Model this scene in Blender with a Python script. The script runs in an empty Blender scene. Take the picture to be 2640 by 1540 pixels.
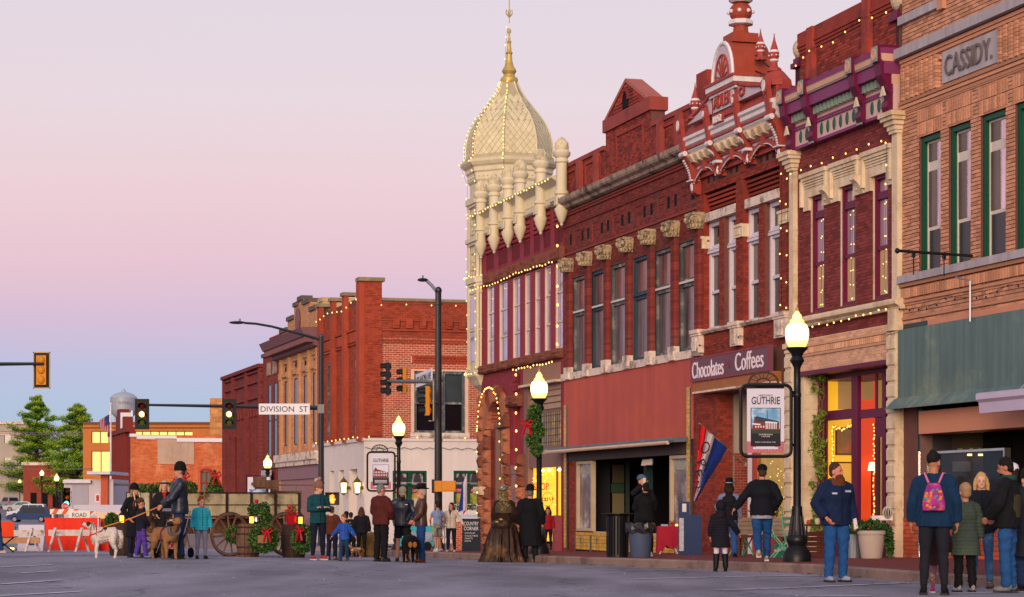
import bpy,math,random
import numpy as np
from mathutils import Vector,Matrix,noise
random.seed(7);rng=np.random.default_rng(7)
S=bpy.context.scene;COL=S.collection
F,CX,CY,CZ=5700.0,1320.0,1305.0,1.2        # lens in photo pixels, principal point, eye height
# ---------------------------------------------------------------- camera
cd=bpy.data.cameras.new('camera');cam=bpy.data.objects.new('camera',cd);COL.objects.link(cam)
cam.location=(0,0,CZ);cam.rotation_euler=(math.radians(90),0,0)
cd.sensor_width=36;cd.lens=36*F/2640;cd.shift_y=(CY-770)/2640;cd.clip_end=6000;cd.clip_start=.5
S.camera=cam
# ---------------------------------------------------------------- sky at dusk
W=bpy.data.worlds.new('World');S.world=W;W.use_nodes=True
nt=W.node_tree;nt.nodes.clear()
def srgb(c):
    if isinstance(c,str): c=[int(c[i:i+2],16)/255 for i in (0,2,4)]
    return tuple(v/12.92 if v <= .04045 else ((v+.055)/1.055)**2.4 for v in c)
wo=nt.nodes.new('ShaderNodeOutputWorld');add=nt.nodes.new('ShaderNodeAddShader')
b1=nt.nodes.new('ShaderNodeBackground');b2=nt.nodes.new('ShaderNodeBackground')
sky=nt.nodes.new('ShaderNodeTexSky');sky.sky_type='NISHITA';sky.sun_disc=False
SUN_EL,SUN_AZ=13.0,191.0          # the afterglow is behind the camera
sky.sun_elevation=math.radians(SUN_EL);sky.sun_rotation=math.radians(SUN_AZ)
b1.inputs[1].default_value=.025;nt.links.new(sky.outputs[0],b1.inputs[0])
tc=nt.nodes.new('ShaderNodeTexCoord');sp=nt.nodes.new('ShaderNodeSeparateXYZ')
nt.links.new(tc.outputs['Generated'],sp.inputs[0])
nz=nt.nodes.new('ShaderNodeTexNoise');nz.inputs['Scale'].default_value=2.2;nz.inputs['Detail'].default_value=2
mp=nt.nodes.new('ShaderNodeMapping');mp.inputs['Scale'].default_value=(1,1,3.2)
nt.links.new(tc.outputs['Generated'],mp.inputs[0]);nt.links.new(mp.outputs[0],nz.inputs[0])
ma=nt.nodes.new('ShaderNodeMath');ma.operation='MULTIPLY_ADD';ma.inputs[1].default_value=.035;ma.inputs[2].default_value=-.0175
nt.links.new(nz.outputs[0],ma.inputs[0])
mb=nt.nodes.new('ShaderNodeMath');mb.operation='ADD';nt.links.new(ma.outputs[0],mb.inputs[0]);nt.links.new(sp.outputs['Z'],mb.inputs[1])
rp=nt.nodes.new('ShaderNodeValToRGB');nt.links.new(mb.outputs[0],rp.inputs[0])
stops=[(0.0,'9ab6d2'),(.040,'9fb4da'),(.060,'aeaed8'),(.082,'cbaacd'),(.108,'e2b3c5'),(.140,'ebc3ca'),(.180,'e9d0d5'),(.25,'e2d3dc'),(.5,'c4c2da'),(1.0,'a8aed2')]
while len(rp.color_ramp.elements) < len(stops): rp.color_ramp.elements.new(.5)
for e,(p,c) in zip(rp.color_ramp.elements,stops): e.position=p;e.color=(*srgb(c),1)
b2.inputs[1].default_value=.90;nt.links.new(rp.outputs[0],b2.inputs[0])
nt.links.new(b1.outputs[0],add.inputs[0]);nt.links.new(b2.outputs[0],add.inputs[1]);nt.links.new(add.outputs[0],wo.inputs[0])
# ---------------------------------------------------------------- low warm light
sl=bpy.data.lights.new('sun','SUN');so=bpy.data.objects.new('sun',sl);COL.objects.link(so)
sl.energy=2.9;sl.angle=math.radians(28);sl.color=(1,.74,.54)
a_,e_=math.radians(SUN_AZ),math.radians(SUN_EL)
dirv=Vector((math.sin(a_)*math.cos(e_),math.cos(a_)*math.cos(e_),math.sin(e_)))
so.rotation_euler=dirv.to_track_quat('Z','Y').to_euler();so.location=(0,-30,60)
S.view_settings.view_transform='Standard';S.view_settings.look='None';S.view_settings.gamma=1
S.view_settings.exposure=0.0;S.view_settings.use_curve_mapping=False
S.render.engine='CYCLES';S.cycles.use_denoising=True;S.cycles.max_bounces=5;S.cycles.transparent_max_bounces=6
S.cycles.sample_clamp_indirect=3;S.cycles.caustics_reflective=False;S.cycles.caustics_refractive=False
# ---------------------------------------------------------------- materials
MATS={}
def M(name,col,rough=.75,var=.18,scale=3.0,bump=0.0,bscale=None,metal=0.0,emit=None,estr=0.0,island=0.0,streak=0.0,ss=(3.5,.22),col2=None,alpha=1.0,spec=.2,coat=0.0,trans=0.0):
    if name in MATS: return MATS[name]
    m=bpy.data.materials.new(name);m.use_nodes=True;n=m.node_tree.nodes;L=m.node_tree.links
    p=n['Principled BSDF'];c=srgb(col) if isinstance(col,str) else tuple(col)
    p.inputs['Roughness'].default_value=rough;p.inputs['Metallic'].default_value=metal
    p.inputs['Specular IOR Level'].default_value=spec;p.inputs['Coat Weight'].default_value=coat
    p.inputs['Transmission Weight'].default_value=trans
    if emit:
        p.inputs['Emission Color'].default_value=(*(srgb(emit) if isinstance(emit,str) else emit),1);p.inputs['Emission Strength'].default_value=estr
    t=n.new('ShaderNodeTexCoord')
    nz=n.new('ShaderNodeTexNoise');nz.inputs['Scale'].default_value=scale;nz.inputs['Detail'].default_value=5;nz.inputs['Roughness'].default_value=.6
    L.new(t.outputs['Object'],nz.inputs['Vector'])
    val=n.new('ShaderNodeMath');val.operation='MULTIPLY_ADD';val.inputs[1].default_value=var*3;val.inputs[2].default_value=1-var*1.5
    L.new(nz.outputs[0],val.inputs[0]);last=val.outputs[0]
    def mul(sock,k,b):
        nonlocal last
        q=n.new('ShaderNodeMath');q.operation='MULTIPLY_ADD';q.inputs[1].default_value=k;q.inputs[2].default_value=b;L.new(sock,q.inputs[0])
        r=n.new('ShaderNodeMath');r.operation='MULTIPLY';L.new(last,r.inputs[0]);L.new(q.outputs[0],r.inputs[1]);last=r.outputs[0]
    if island:
        g=n.new('ShaderNodeNewGeometry');mul(g.outputs['Random Per Island'],island*2,1-island)
    if streak:
        mpn=n.new('ShaderNodeMapping');mpn.inputs['Scale'].default_value=(ss[0],ss[0],ss[1]);L.new(t.outputs['Object'],mpn.inputs[0])
        n2=n.new('ShaderNodeTexNoise');n2.inputs['Scale'].default_value=1.6;n2.inputs['Detail'].default_value=4;L.new(mpn.outputs[0],n2.inputs[0]);mul(n2.outputs[0],streak*3,1-streak*1.5)
    rgb=n.new('ShaderNodeMix');rgb.data_type='RGBA';rgb.inputs[6].default_value=(*c,1);rgb.inputs[7].default_value=(*(srgb(col2) if col2 else c),1)
    n3=n.new('ShaderNodeTexNoise');n3.inputs['Scale'].default_value=scale*.45;n3.inputs['Detail'].default_value=6;n3.inputs['Roughness'].default_value=.7
    L.new(t.outputs['Object'],n3.inputs['Vector'])
    rm=n.new('ShaderNodeMapRange');rm.inputs[1].default_value=.5;rm.inputs[2].default_value=.62;L.new(n3.outputs[0],rm.inputs[0]);L.new(rm.outputs[0],rgb.inputs[0])
    vm=n.new('ShaderNodeVectorMath');vm.operation='SCALE';L.new(rgb.outputs[2],vm.inputs[0]);L.new(last,vm.inputs['Scale'])
    L.new(vm.outputs[0],p.inputs['Base Color'])
    if bump:
        nb=n.new('ShaderNodeTexNoise');nb.inputs['Scale'].default_value=bscale or scale*6;nb.inputs['Detail'].default_value=4;L.new(t.outputs['Object'],nb.inputs['Vector'])
        bp=n.new('ShaderNodeBump');bp.inputs['Strength'].default_value=1;bp.inputs['Distance'].default_value=bump;L.new(nb.outputs[0],bp.inputs['Height']);L.new(bp.outputs[0],p.inputs['Normal'])
    if alpha < 1: p.inputs['Alpha'].default_value=alpha
    MATS[name]=m;return m
def brickmat(name,c1,c2,mortar,bl=.22,bh=.075,rot=True,bump=.01):
    """brick pattern for walls too far off for single bricks (object x,z plane)"""
    m=M(name,c1,.9);n=m.node_tree.nodes;L=m.node_tree.links;p=n['Principled BSDF']
    t=n.new('ShaderNodeTexCoord');mp=n.new('ShaderNodeMapping');mp.inputs['Rotation'].default_value=(math.radians(90),0,0);L.new(t.outputs['Object'],mp.inputs[0])
    b=n.new('ShaderNodeTexBrick');L.new(mp.outputs[0],b.inputs[0]);b.inputs['Scale'].default_value=1
    for k,c in (('Color1',c1),('Color2',c2),('Mortar',mortar)): b.inputs[k].default_value=(*srgb(c),1)
    b.inputs['Brick Width'].default_value=bl;b.inputs['Row Height'].default_value=bh;b.inputs['Mortar Size'].default_value=.011
    nz=n.new('ShaderNodeTexNoise');nz.inputs['Scale'].default_value=1.1;nz.inputs['Detail'].default_value=7;nz.inputs['Roughness'].default_value=.7;L.new(t.outputs['Object'],nz.inputs[0])
    q=n.new('ShaderNodeMath');q.operation='MULTIPLY_ADD';q.inputs[1].default_value=.9;q.inputs[2].default_value=.55;L.new(nz.outputs[0],q.inputs[0])
    vm=n.new('ShaderNodeVectorMath');vm.operation='SCALE';L.new(b.outputs[0],vm.inputs[0]);L.new(q.outputs[0],vm.inputs['Scale']);L.new(vm.outputs[0],p.inputs['Base Color'])
    return m
# ---------------------------------------------------------------- frames
class Fr:                                          # a place's own axes: x along, y away (into the wall), z up
    def __init__(s,o,ang): s.o=Vector((o[0],o[1],0));s.a=ang;s.M=Matrix.Translation(s.o) @ Matrix.Rotation(ang,4,'Z')
WORLD=Fr((0,0),0)
ROWA=math.atan2(-.9606,.2781);P0=(8.3368,48.0)
ROW=Fr(P0,ROWA)
def RU(x,w=0):                                    # photo x -> distance along the row (w metres in front of it)
    a=(x-CX)/F;return (a*(48-w*.2781)-P0[0]+w*.9606)/(.2781+a*.9606)
def RY(u,w=0): return 48-.9606*u-w*.2781
def RZ(x,y,w=0): return CZ-(y-CY)/F*RY(RU(x,w),w)
def WP(x,y,Y): return Vector(((x-CX)/F*Y,Y,CZ-(y-CY)/F*Y))
# ---------------------------------------------------------------- ground heights
YL=[0,30,38,44,46,50,58,70,85,100,238,330,380,450,600,900,2000]
ZL=[.05,.04,.07,.11,.09,0,-.15,-.34,-.6,-.8,-.55,1.0,2.6,5.4,11,14,18]
YR_=[0,30,33.6,38.4,44,50,59,70,80,100,240,2000]
ZR_=[.05,.04,.04,.03,-.03,-.1,-.23,-.39,-.55,-.75,-.6,0]
def GZ(X,Y):
    zl=np.interp(Y,YL,ZL)+.015*np.clip(-np.asarray(X,float)-6,0,8)*(np.asarray(Y) < 100);zr=np.interp(Y,YR_,ZR_)
    t=np.clip((np.asarray(X,float)+6)/7,0,1);t=t*t*(3-2*t);return zl*(1-t)+zr*t
def GP(x,y):                                      # photo pixel -> point on the road
    lo,hi=15.0,95.0
    for _ in range(50):
        m=(lo+hi)/2
        if CY+(CZ-float(GZ((x-CX)/F*m,m)))/m*F > y: lo=m
        else: hi=m
    X=(x-CX)/F*lo;return Vector((X,lo,float(GZ(X,lo))))
def SWZ(Y): return float(np.interp(Y,YR_,ZR_))+.165   # sidewalk height
# ---------------------------------------------------------------- mesh builder
class MB:
    def __init__(s,T=None): s.v=[];s.f=[];s.T=T;s.mi=[];s.cm=0
    def pts(s,P):
        i=len(s.v)
        if s.T is not None: P=[s.T @ Vector(p) for p in P]
        s.v += [tuple(p) for p in P];return i
    def face(s,idx): s.f.append(tuple(idx));s.mi.append(s.cm)
    def box(s,x0,x1,y0,y1,z0,z1):
        if x1 < x0: x0,x1=x1,x0
        if y1 < y0: y0,y1=y1,y0
        if z1 < z0: z0,z1=z1,z0
        i=s.pts([(x0,y0,z0),(x1,y0,z0),(x1,y1,z0),(x0,y1,z0),(x0,y0,z1),(x1,y0,z1),(x1,y1,z1),(x0,y1,z1)])
        for q in ((0,3,2,1),(4,5,6,7),(0,1,5,4),(1,2,6,5),(2,3,7,6),(3,0,4,7)): s.face([i+k for k in q])
        return s
    def beam(s,a,b,w,h=None,up=(0,0,1)):    # square bar from a to b
        a,b=Vector(a),Vector(b);h=h or w;d=(b-a).normalized();U=Vector(up)
        if abs(d.dot(U)) > .98: U=Vector((1,0,0))
        r=d.cross(U).normalized()*w/2;t=r.cross(d).normalized()*h/2
        i=s.pts([p+x for p in (a,b) for x in (-r-t,r-t,r+t,-r+t)])
        for q in ((0,1,2,3),(7,6,5,4),(0,4,5,1),(1,5,6,2),(2,6,7,3),(3,7,4,0)): s.face([i+k for k in q])
        return s
    def tube(s,P,R,n=8,cap=True,closed=False):
        P=[Vector(p) for p in P];R=R if isinstance(R,(list,tuple)) else [R]*len(P);rings=[];ref=None
        for k,p in enumerate(P):
            if closed: d=P[(k+1) % len(P)]-P[k-1]
            else: d=P[min(k+1,len(P)-1)]-P[max(k-1,0)]
            d.normalize()
            if ref is None: ref=Vector((0,0,1)) if abs(d.z) < .9 else Vector((1,0,0))
            x=(ref-d*ref.dot(d)).normalized();y=d.cross(x);ref=x
            rings.append(s.pts([p+x*math.cos(2*math.pi*j/n)*R[k]+y*math.sin(2*math.pi*j/n)*R[k] for j in range(n)]))
        for a,b in zip(rings,rings[1:]+([rings[0]] if closed else [])):
            for j in range(n): s.face((a+j,a+(j+1) % n,b+(j+1) % n,b+j))
        if cap and not closed:
            s.face([rings[0]+j for j in reversed(range(n))]);s.face([rings[-1]+j for j in range(n)])
        return s
    def lathe(s,c,prof,n=12,sx=1,sy=1,ph=0):  # prof [(r,z)] bottom to top
        rings=[s.pts([(c[0]+math.cos(2*math.pi*(j+ph)/n)*r*sx,c[1]+math.sin(2*math.pi*(j+ph)/n)*r*sy,c[2]+z) for j in range(n)]) for r,z in prof]
        for a,b in zip(rings,rings[1:]):
            for j in range(n): s.face((a+j,a+(j+1) % n,b+(j+1) % n,b+j))
        s.face([rings[0]+j for j in reversed(range(n))]);s.face([rings[-1]+j for j in range(n)])
        return s
    def ell(s,c,r,n=10,m=6):
        prof=[(math.sin(math.pi*k/m),-math.cos(math.pi*k/m)*r[2]) for k in range(m+1)];prof[0]=(.02,prof[0][1]);prof[-1]=(.02,prof[-1][1])
        return s.lathe(c,prof,n,r[0],r[1])
    def prof(s,poly,u0,u1):                     # poly [(y,z)] swept along x
        n=len(poly);i=s.pts([(u0,y,z) for y,z in poly]+[(u1,y,z) for y,z in poly])
        s.face([i+k for k in range(n)]);s.face([i+n+k for k in reversed(range(n))])
        for k in range(n): s.face((i+k,i+n+k,i+n+(k+1) % n,i+(k+1) % n))
        return s
    def plate(s,poly,y0,y1):                    # poly [(x,z)] extruded in y
        n=len(poly);i=s.pts([(x,y0,z) for x,z in poly]+[(x,y1,z) for x,z in poly])
        s.face([i+k for k in range(n)]);s.face([i+n+k for k in reversed(range(n))])
        for k in range(n): s.face((i+k,i+n+k,i+n+(k+1) % n,i+(k+1) % n))
        return s
    def slab(s,poly,z0,z1):                     # poly [(x,y)] extruded in z
        n=len(poly);i=s.pts([(x,y,z0) for x,y in poly]+[(x,y,z1) for x,y in poly])
        s.face([i+k for k in reversed(range(n))]);s.face([i+n+k for k in range(n)])
        for k in range(n): s.face((i+k,i+(k+1) % n,i+n+(k+1) % n,i+n+k))
        return s
    def quad(s,*P): i=s.pts(P);s.face(range(i,i+len(P)));return s
    def build(s,name,mat,parent=None,smooth=False,frame=WORLD,kind=None,off=None):
        if not s.v: return None
        me=bpy.data.meshes.new(name)
        off=ORG.get(parent.name,(0,0,0)) if (parent is not None and off is None) else (off or (0,0,0))
        V=np.array(s.v,dtype=np.float64)-np.array(off)
        me.from_pydata(V.tolist(),[],s.f)
        for m in (mat if isinstance(mat,(list,tuple)) else [mat]): me.materials.append(m)
        if isinstance(mat,(list,tuple)): me.polygons.foreach_set('material_index',s.mi)
        if smooth: me.polygons.foreach_set('use_smooth',[True]*len(me.polygons))
        if smooth == 'auto': me.set_sharp_from_angle(angle=math.radians(40))
        o=bpy.data.objects.new(name,me);COL.objects.link(o)
        if parent is not None: o.parent=parent;ORG[o.name]=off
        else: o.matrix_world=frame.M @ Matrix.Translation(off);ORG[o.name]=off
        if kind: o['kind']=kind
        return o
ORG={}
def tag(o,label,cat,group=None):
    o['label']=label;o['category']=cat
    if group: o['group']=group
    return o
def thing(name,org,label,cat,group=None,frame=WORLD,yaw=0.0,scale=1.0):
    """Empty at org (in frame). With yaw/scale the parts are built round the origin."""
    o=bpy.data.objects.new(name,None);COL.objects.link(o);o.empty_display_size=.3
    o.matrix_world=frame.M @ Matrix.Translation(org) @ Matrix.Rotation(yaw,4,'Z') @ Matrix.Scale(scale,4)
    ORG[o.name]=tuple(org) if (frame is not WORLD and not yaw and scale == 1) else (0,0,0)
    return tag(o,label,cat,group)
def structure(o): o['kind']='structure';return o
def copy_thing(src,loc,yaw,label,group=None,scale=None):
    r=src.copy();COL.objects.link(r);sc=scale or src.matrix_world.to_scale().x
    r.matrix_world=Matrix.Translation(loc) @ Matrix.Rotation(yaw,4,'Z') @ Matrix.Scale(sc,4);r['label']=label
    if group: r['group']=group
    def rec(a,b):
        for ch in [c for c in bpy.data.objects if c.parent == a]:
            c=ch.copy();COL.objects.link(c);c.parent=b;rec(ch,c)
    rec(src,r);return r
PENDING=[]                                       # meshes that need a modifier or font evaluated, done once at the end
def later(o,fn): PENDING.append((o,fn))
def text(s,size,mat,parent,org,name='lettering',w=None,h=None,ext=.01,frame=None,R=None,align='CENTER',sub=None):
    """raised lettering: lies in its own x,z plane at org (parent coordinates); R optional extra rotation matrix"""
    c=bpy.data.curves.new(name,'FONT');c.body=s;c.size=size;c.extrude=ext;c.align_x=align;c.align_y='CENTER';c.resolution_u=3
    c.materials.append(mat);o=bpy.data.objects.new(name,c);COL.objects.link(o)
    off=ORG.get(parent.name,(0,0,0));L0=Matrix.Translation(Vector(org)-Vector(off)) @ (R or Matrix()) @ Matrix.Rotation(math.radians(90),4,'X')
    o.parent=parent
    def fn(o,me,w=w,h=h,L0=L0):
        v=np.empty(len(me.vertices)*3);me.vertices.foreach_get('co',v);v=v.reshape(-1,3)
        if len(v):
            dx=np.ptp(v[:,0]);dz=np.ptp(v[:,1]);cx=(v[:,0].max()+v[:,0].min())/2;cz=(v[:,1].max()+v[:,1].min())/2
            if align == 'CENTER': v[:,0] -= cx
            v[:,1] -= cz
            if w: v[:,0] *= w/dx
            if h: v[:,1] *= h/dz
            L=np.array(L0);v=v @ L[:3,:3].T+L[:3,3];me.vertices.foreach_set('co',v.ravel())
        return me
    later(o,fn);return o
def leaves(c,r,n,size,seed=0,flat=False,shell=0.0):
    """cloud of small leaf faces in an ellipsoid: returns (verts, faces)"""
    g=np.random.default_rng(seed);d=g.normal(size=(n,3));d /= np.linalg.norm(d,axis=1)[:,None]
    rad=(shell+(1-shell)*g.random(n))**.5;p=np.array(c)+d*rad[:,None]*np.array(r)
    a=g.normal(size=(n,3));a /= np.linalg.norm(a,axis=1)[:,None];b=np.cross(a,g.normal(size=(n,3)));b /= np.linalg.norm(b,axis=1)[:,None]
    s=size*(.6+.8*g.random(n))[:,None]
    V=np.stack([p-a*s,p+b*s*.35,p+a*s,p-b*s*.35],1).reshape(-1,3)
    return V,np.arange(4*n).reshape(n,4)
def addnp(mb,V,Fc):
    i=len(mb.v);mb.v += [tuple(x) for x in V.tolist()];mb.f += [tuple(x) for x in (Fc+i).tolist()];mb.mi += [mb.cm]*len(Fc)
def grid_minus(u0,u1,z0,z1,holes):
    us=sorted({u0,u1,*[min(max(h[k],u0),u1) for h in holes for k in (0,1)]});zs=sorted({z0,z1,*[min(max(h[k],z0),z1) for h in holes for k in (2,3)]})
    for a,b in zip(us,us[1:]):
        run=None
        for c,d in zip(zs,zs[1:]):
            um,zm=(a+b)/2,(c+d)/2;solid=not any(h[0] < um < h[1] and h[2] < zm < h[3] for h in holes)
            if solid and b-a > 1e-4:
                run=[c,d] if run is None else [run[0],d]
            if (not solid or d == zs[-1]) and run: yield a,b,run[0],run[1];run=None
def wall(u0,u1,z0,z1,holes=(),th=.35,d0=0.0,T=None,mb=None):
    mb=mb or MB(T)
    for a,b,c,d in grid_minus(u0,u1,z0,z1,list(holes)): mb.box(a,b,d0,d0+th,c,d)
    return mb
def bricks(u0,u1,z0,z1,holes=(),d0=0.0,proud=.008,bl=.21,bh=.072,j=.012,T=None,mb=None,soldier=False):
    """single bricks laid in running bond, cut round the openings"""
    mb=mb or MB(T);B=[]
    nrow=max(1,round((z1-z0)/bh));H=(z1-z0)/nrow
    for r in range(nrow):
        za,zb=z0+r*H+j/2,z0+(r+1)*H-j/2;zm=(za+zb)/2
        cuts=sorted([(h[0],h[1]) for h in holes if h[2] < zm < h[3]]);segs=[];x=u0
        for a,b in cuts:
            if a > x: segs.append((x,min(a,u1)))
            x=max(x,b)
        if x < u1: segs.append((x,u1))
        for a,b in segs:
            k=math.floor((a-u0)/bl-(.5 if r % 2 else 0));p=u0+(k+(.5 if r % 2 else 0))*bl
            while p < b:
                l,q=max(p,a)+j/2,min(p+bl,b)-j/2
                if q-l > .02: B.append((l,q,za,zb))
                p += bl
    if not B: return mb
    B=np.array(B);n=len(B);dd=d0-proud*(.55+.9*rng.random(n));e=np.full(n,d0+.002)
    V=np.stack([np.stack([B[:,a],y,B[:,c]],1) for a,y,c in ((0,dd,2),(1,dd,2),(1,dd,3),(0,dd,3),(0,e,2),(1,e,2),(1,e,3),(0,e,3))],1).reshape(-1,3)
    if mb.T is not None: R=np.array(mb.T);V=V @ R[:3,:3].T+R[:3,3]
    q=np.array([(0,1,2,3),(0,4,5,1),(1,5,6,2),(2,6,7,3),(3,7,4,0)]);Fc=(np.arange(n)[:,None,None]*8+q[None]).reshape(-1,4)
    addnp(mb,V,Fc);return mb
# ---------------------------------------------------------------- windows
def window(root,u0,u1,z0,z1,d,fmat,gmat,fw=.07,bars=(),vbars=(),fd=.1,back=None,gd=None,outer=None,name='window'):
    """one window: frame (part) with its panes (sub-parts), glass d metres inside the wall face"""
    mb=MB()
    mb.box(u0,u0+fw,d-fd,d+.04,z0,z1);mb.box(u1-fw,u1,d-fd,d+.04,z0,z1)
    mb.box(u0+fw,u1-fw,d-fd,d+.04,z0,z0+fw);mb.box(u0+fw,u1-fw,d-fd,d+.04,z1-fw,z1)
    zs=[z0+fw]+sum([[b[0],b[1]] for b in bars],[])+[z1-fw]
    for b in bars: mb.box(u0+fw,u1-fw,d-fd+.02,d+.03,b[0],b[1])
    us=[u0+fw]+sum([[b-.02,b+.02] for b in vbars],[])+[u1-fw]
    for b in vbars: mb.box(b-.02,b+.02,d-fd*.6,d+.02,z0+fw,z1-fw)
    if outer is not None:
        mb.cm=1;w=outer[1];mb.box(u0-w,u0,d-outer[2],d+.05,z0,z1+w);mb.box(u0,u1,d-outer[2],d+.05,z1,z1+w);mb.box(u1,u1+w,d-outer[2],d+.05,z0,z1+w)
    o=mb.build(name,[fmat,outer[0]] if outer else fmat,root)
    gm=gmat if isinstance(gmat,(list,tuple)) else [gmat]*9
    k=0
    for za,zb in zip(zs[::2],zs[1::2]):
        for ua,ub in zip(us[::2],us[1::2]):
            g=MB();g.box(ua-.005,ub+.005,d,d+.008,za-.005,zb+.005);g.build('pane',gm[min(k,len(gm)-1)],o)
        k += 1
    return o
# ================================================================ materials used all over
mort=M('mortar_dark','6b4640',.95,.2,4);mort_l=M('mortar_light','d9b7a0',.95,.15,4)
br_adler=M('brick_oxblood','863528',.85,.2,2.0,island=.3,bump=.004,bscale=60)
br_ox2=M('brick_dark_red','78322c',.85,.2,1.4,island=.3,bump=.004,bscale=60,col2='6e3a35')
br_worn=M('brick_worn_red','8d3a30',.9,.2,2.5,island=.4,bump=.006,bscale=50,col2='6b3230')
br_b4=M('brick_plum','7c3634',.85,.18,2,island=.3,bump=.004,bscale=60)
br_crim=M('brick_crimson_paint','862c38',.6,.14,2,island=.16,bump=.004,bscale=60)
br_tan=M('brick_salmon','c08a6c',.85,.12,4,island=.26,bump=.005,bscale=50)
br_pink=M('brick_buff','cfa183',.85,.1,4,island=.2,bump=.004,bscale=50)
br_or=M('brick_orange','b5563a',.85,.15,3,island=.28,bump=.004)
cream=M('cream_stone','d4c0a2',.75,.16,3,bump=.006,streak=.2,col2='bfa684')
cream_p=M('cream_paint','cfc4a6',.6,.08,2.5,bump=.004,streak=.12)
stone_g=M('grey_ledge_stone','a79fa3',.8,.15,2,bump=.005,streak=.25)
stone_w=M('white_painted_stone','d9c6b6',.75,.2,4,bump=.008,col2='8d7c72')
stone_r=M('rough_brown_sandstone','7d4a3a',.95,.3,4,bump=.05,bscale=9)
stone_rl=M('rough_tan_sandstone','a5684e',.95,.3,4,bump=.05,bscale=9)
dark=M('dark_interior','121014',.9,.2,2);darkb=M('dark_bronze','2c2628',.5,.1,3)
black=M('black_iron','121317',.42,.1,6,spec=.3);blackm=M('black_rubber','111114',.8)
plum=M('plum_paint','62153a',.45,.08,2);plum_l=M('mauve_paint','7c3560',.5,.1,2,streak=.1)
sage=M('sage_paint','7f9184',.6,.08,3);green_d=M('dark_green_paint','0f4a35',.45,.08,3)
tanp=M('tan_paint','c79d85',.6,.08,3);pinkp=M('dusty_pink_paint','c9a6a0',.7,.06,3,streak=.1)
redp=M('oxide_red_paint','9c4038',.55,.16,3,streak=.2);whitep=M('white_paint','d8cfcf',.6,.1,4,streak=.1)
frame_w=M('white_frame','d2c9d2',.5,.06,4);frame_g=M('weathered_grey_frame','525a5e',.7,.3,5,streak=.5,col2='8b8a86')
frame_b=M('slate_blue_frame','2f4654',.6,.2,5,streak=.4);frame_c=M('ivory_frame','cfc4b8',.6,.08,4);brownp=M('taupe_paint','7d6259',.65,.1,3)
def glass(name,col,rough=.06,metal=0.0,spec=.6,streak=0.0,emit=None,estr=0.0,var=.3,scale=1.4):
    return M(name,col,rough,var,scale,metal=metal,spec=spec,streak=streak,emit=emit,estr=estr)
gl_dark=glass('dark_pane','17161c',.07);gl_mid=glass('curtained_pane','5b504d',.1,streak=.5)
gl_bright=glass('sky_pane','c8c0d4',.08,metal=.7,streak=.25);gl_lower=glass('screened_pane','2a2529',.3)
gl_green=glass('shaded_pane','3a4448',.12)
bulbm=M('warm_bulb','ffd070',emit=(1,.60,.16),estr=2.3,var=0);cordm=M('light_cord','15201a',.7)
globe=M('lamp_globe','fff0c8',.3,var=0,emit=(1,.60,.07),estr=1.25);globe_t=M('lamp_globe_core','fff4d8',.3,var=0,emit=(1,.80,.36),estr=2.6)
roofm=M('roof_tar','3a3634',.95)
# ================================================================ ground
asph=M('asphalt','8a858e',.85,.12,.35,bump=.006,bscale=30)
def asphalt_nodes(m):
    n=m.node_tree.nodes;L=m.node_tree.links;p=n['Principled BSDF'];src=p.inputs['Base Color'].links[0].from_socket
    t=n.new('ShaderNodeTexCoord');mp=n.new('ShaderNodeMapping');mp.inputs['Scale'].default_value=(.5,.12,1);mp.inputs['Rotation'].default_value=(0,0,.28);L.new(t.outputs['Object'],mp.inputs[0])
    a=n.new('ShaderNodeTexNoise');a.inputs['Scale'].default_value=1.1;a.inputs['Detail'].default_value=6;L.new(mp.outputs[0],a.inputs[0])
    r=n.new('ShaderNodeMapRange');r.inputs[1].default_value=.35;r.inputs[2].default_value=.65;r.inputs[3].default_value=.6;r.inputs[4].default_value=1.18;L.new(a.outputs[0],r.inputs[0])
    f=n.new('ShaderNodeTexNoise');f.inputs['Scale'].default_value=22;f.inputs['Detail'].default_value=3;L.new(t.outputs['Object'],f.inputs[0])
    fr=n.new('ShaderNodeMapRange');fr.inputs[1].default_value=.3;fr.inputs[2].default_value=.7;fr.inputs[3].default_value=.78;fr.inputs[4].default_value=1.22;L.new(f.outputs[0],fr.inputs[0])
    # cracks and tar seams
    v=n.new('ShaderNodeTexVoronoi');v.feature='DISTANCE_TO_EDGE';v.inputs['Scale'].default_value=.22
    w=n.new('ShaderNodeTexNoise');w.inputs['Scale'].default_value=1.5;w.inputs['Detail'].default_value=5;L.new(t.outputs['Object'],w.inputs[0])
    ad=n.new('ShaderNodeVectorMath');ad.operation='ADD';L.new(t.outputs['Object'],ad.inputs[0]);L.new(w.outputs[1],ad.inputs[1]);L.new(ad.outputs[0],v.inputs['Vector'])
    c=n.new('ShaderNodeMapRange');c.inputs[1].default_value=.0;c.inputs[2].default_value=.008;c.inputs[3].default_value=.45;c.inputs[4].default_value=1;L.new(v.outputs[0],c.inputs[0])
    last=src
    for k in (r,fr,c):
        s_=n.new('ShaderNodeVectorMath');s_.operation='SCALE';L.new(last,s_.inputs[0]);L.new(k.outputs[0],s_.inputs['Scale']);last=s_.outputs[0]
    L.new(last,p.inputs['Base Color'])
asphalt_nodes(asph)
ys=np.concatenate([np.arange(-30,26,2.0),np.arange(26,66,.5),np.arange(66,100,2.0),np.arange(100,480,10.0),[520,600,700,900,1200,2000,3500]])
xs=np.concatenate([[-1800,-900,-400,-200,-120],np.arange(-80,-16,4.0),np.arange(-16,16,.5),np.arange(16,81,4.0),[120,200,400,900,1800]])
mb=MB();Xg,Yg=np.meshgrid(xs,ys);Zg=GZ(Xg,Yg);nx=len(xs)
mb.v=np.stack([Xg,Yg,Zg],-1).reshape(-1,3).tolist()
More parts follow.
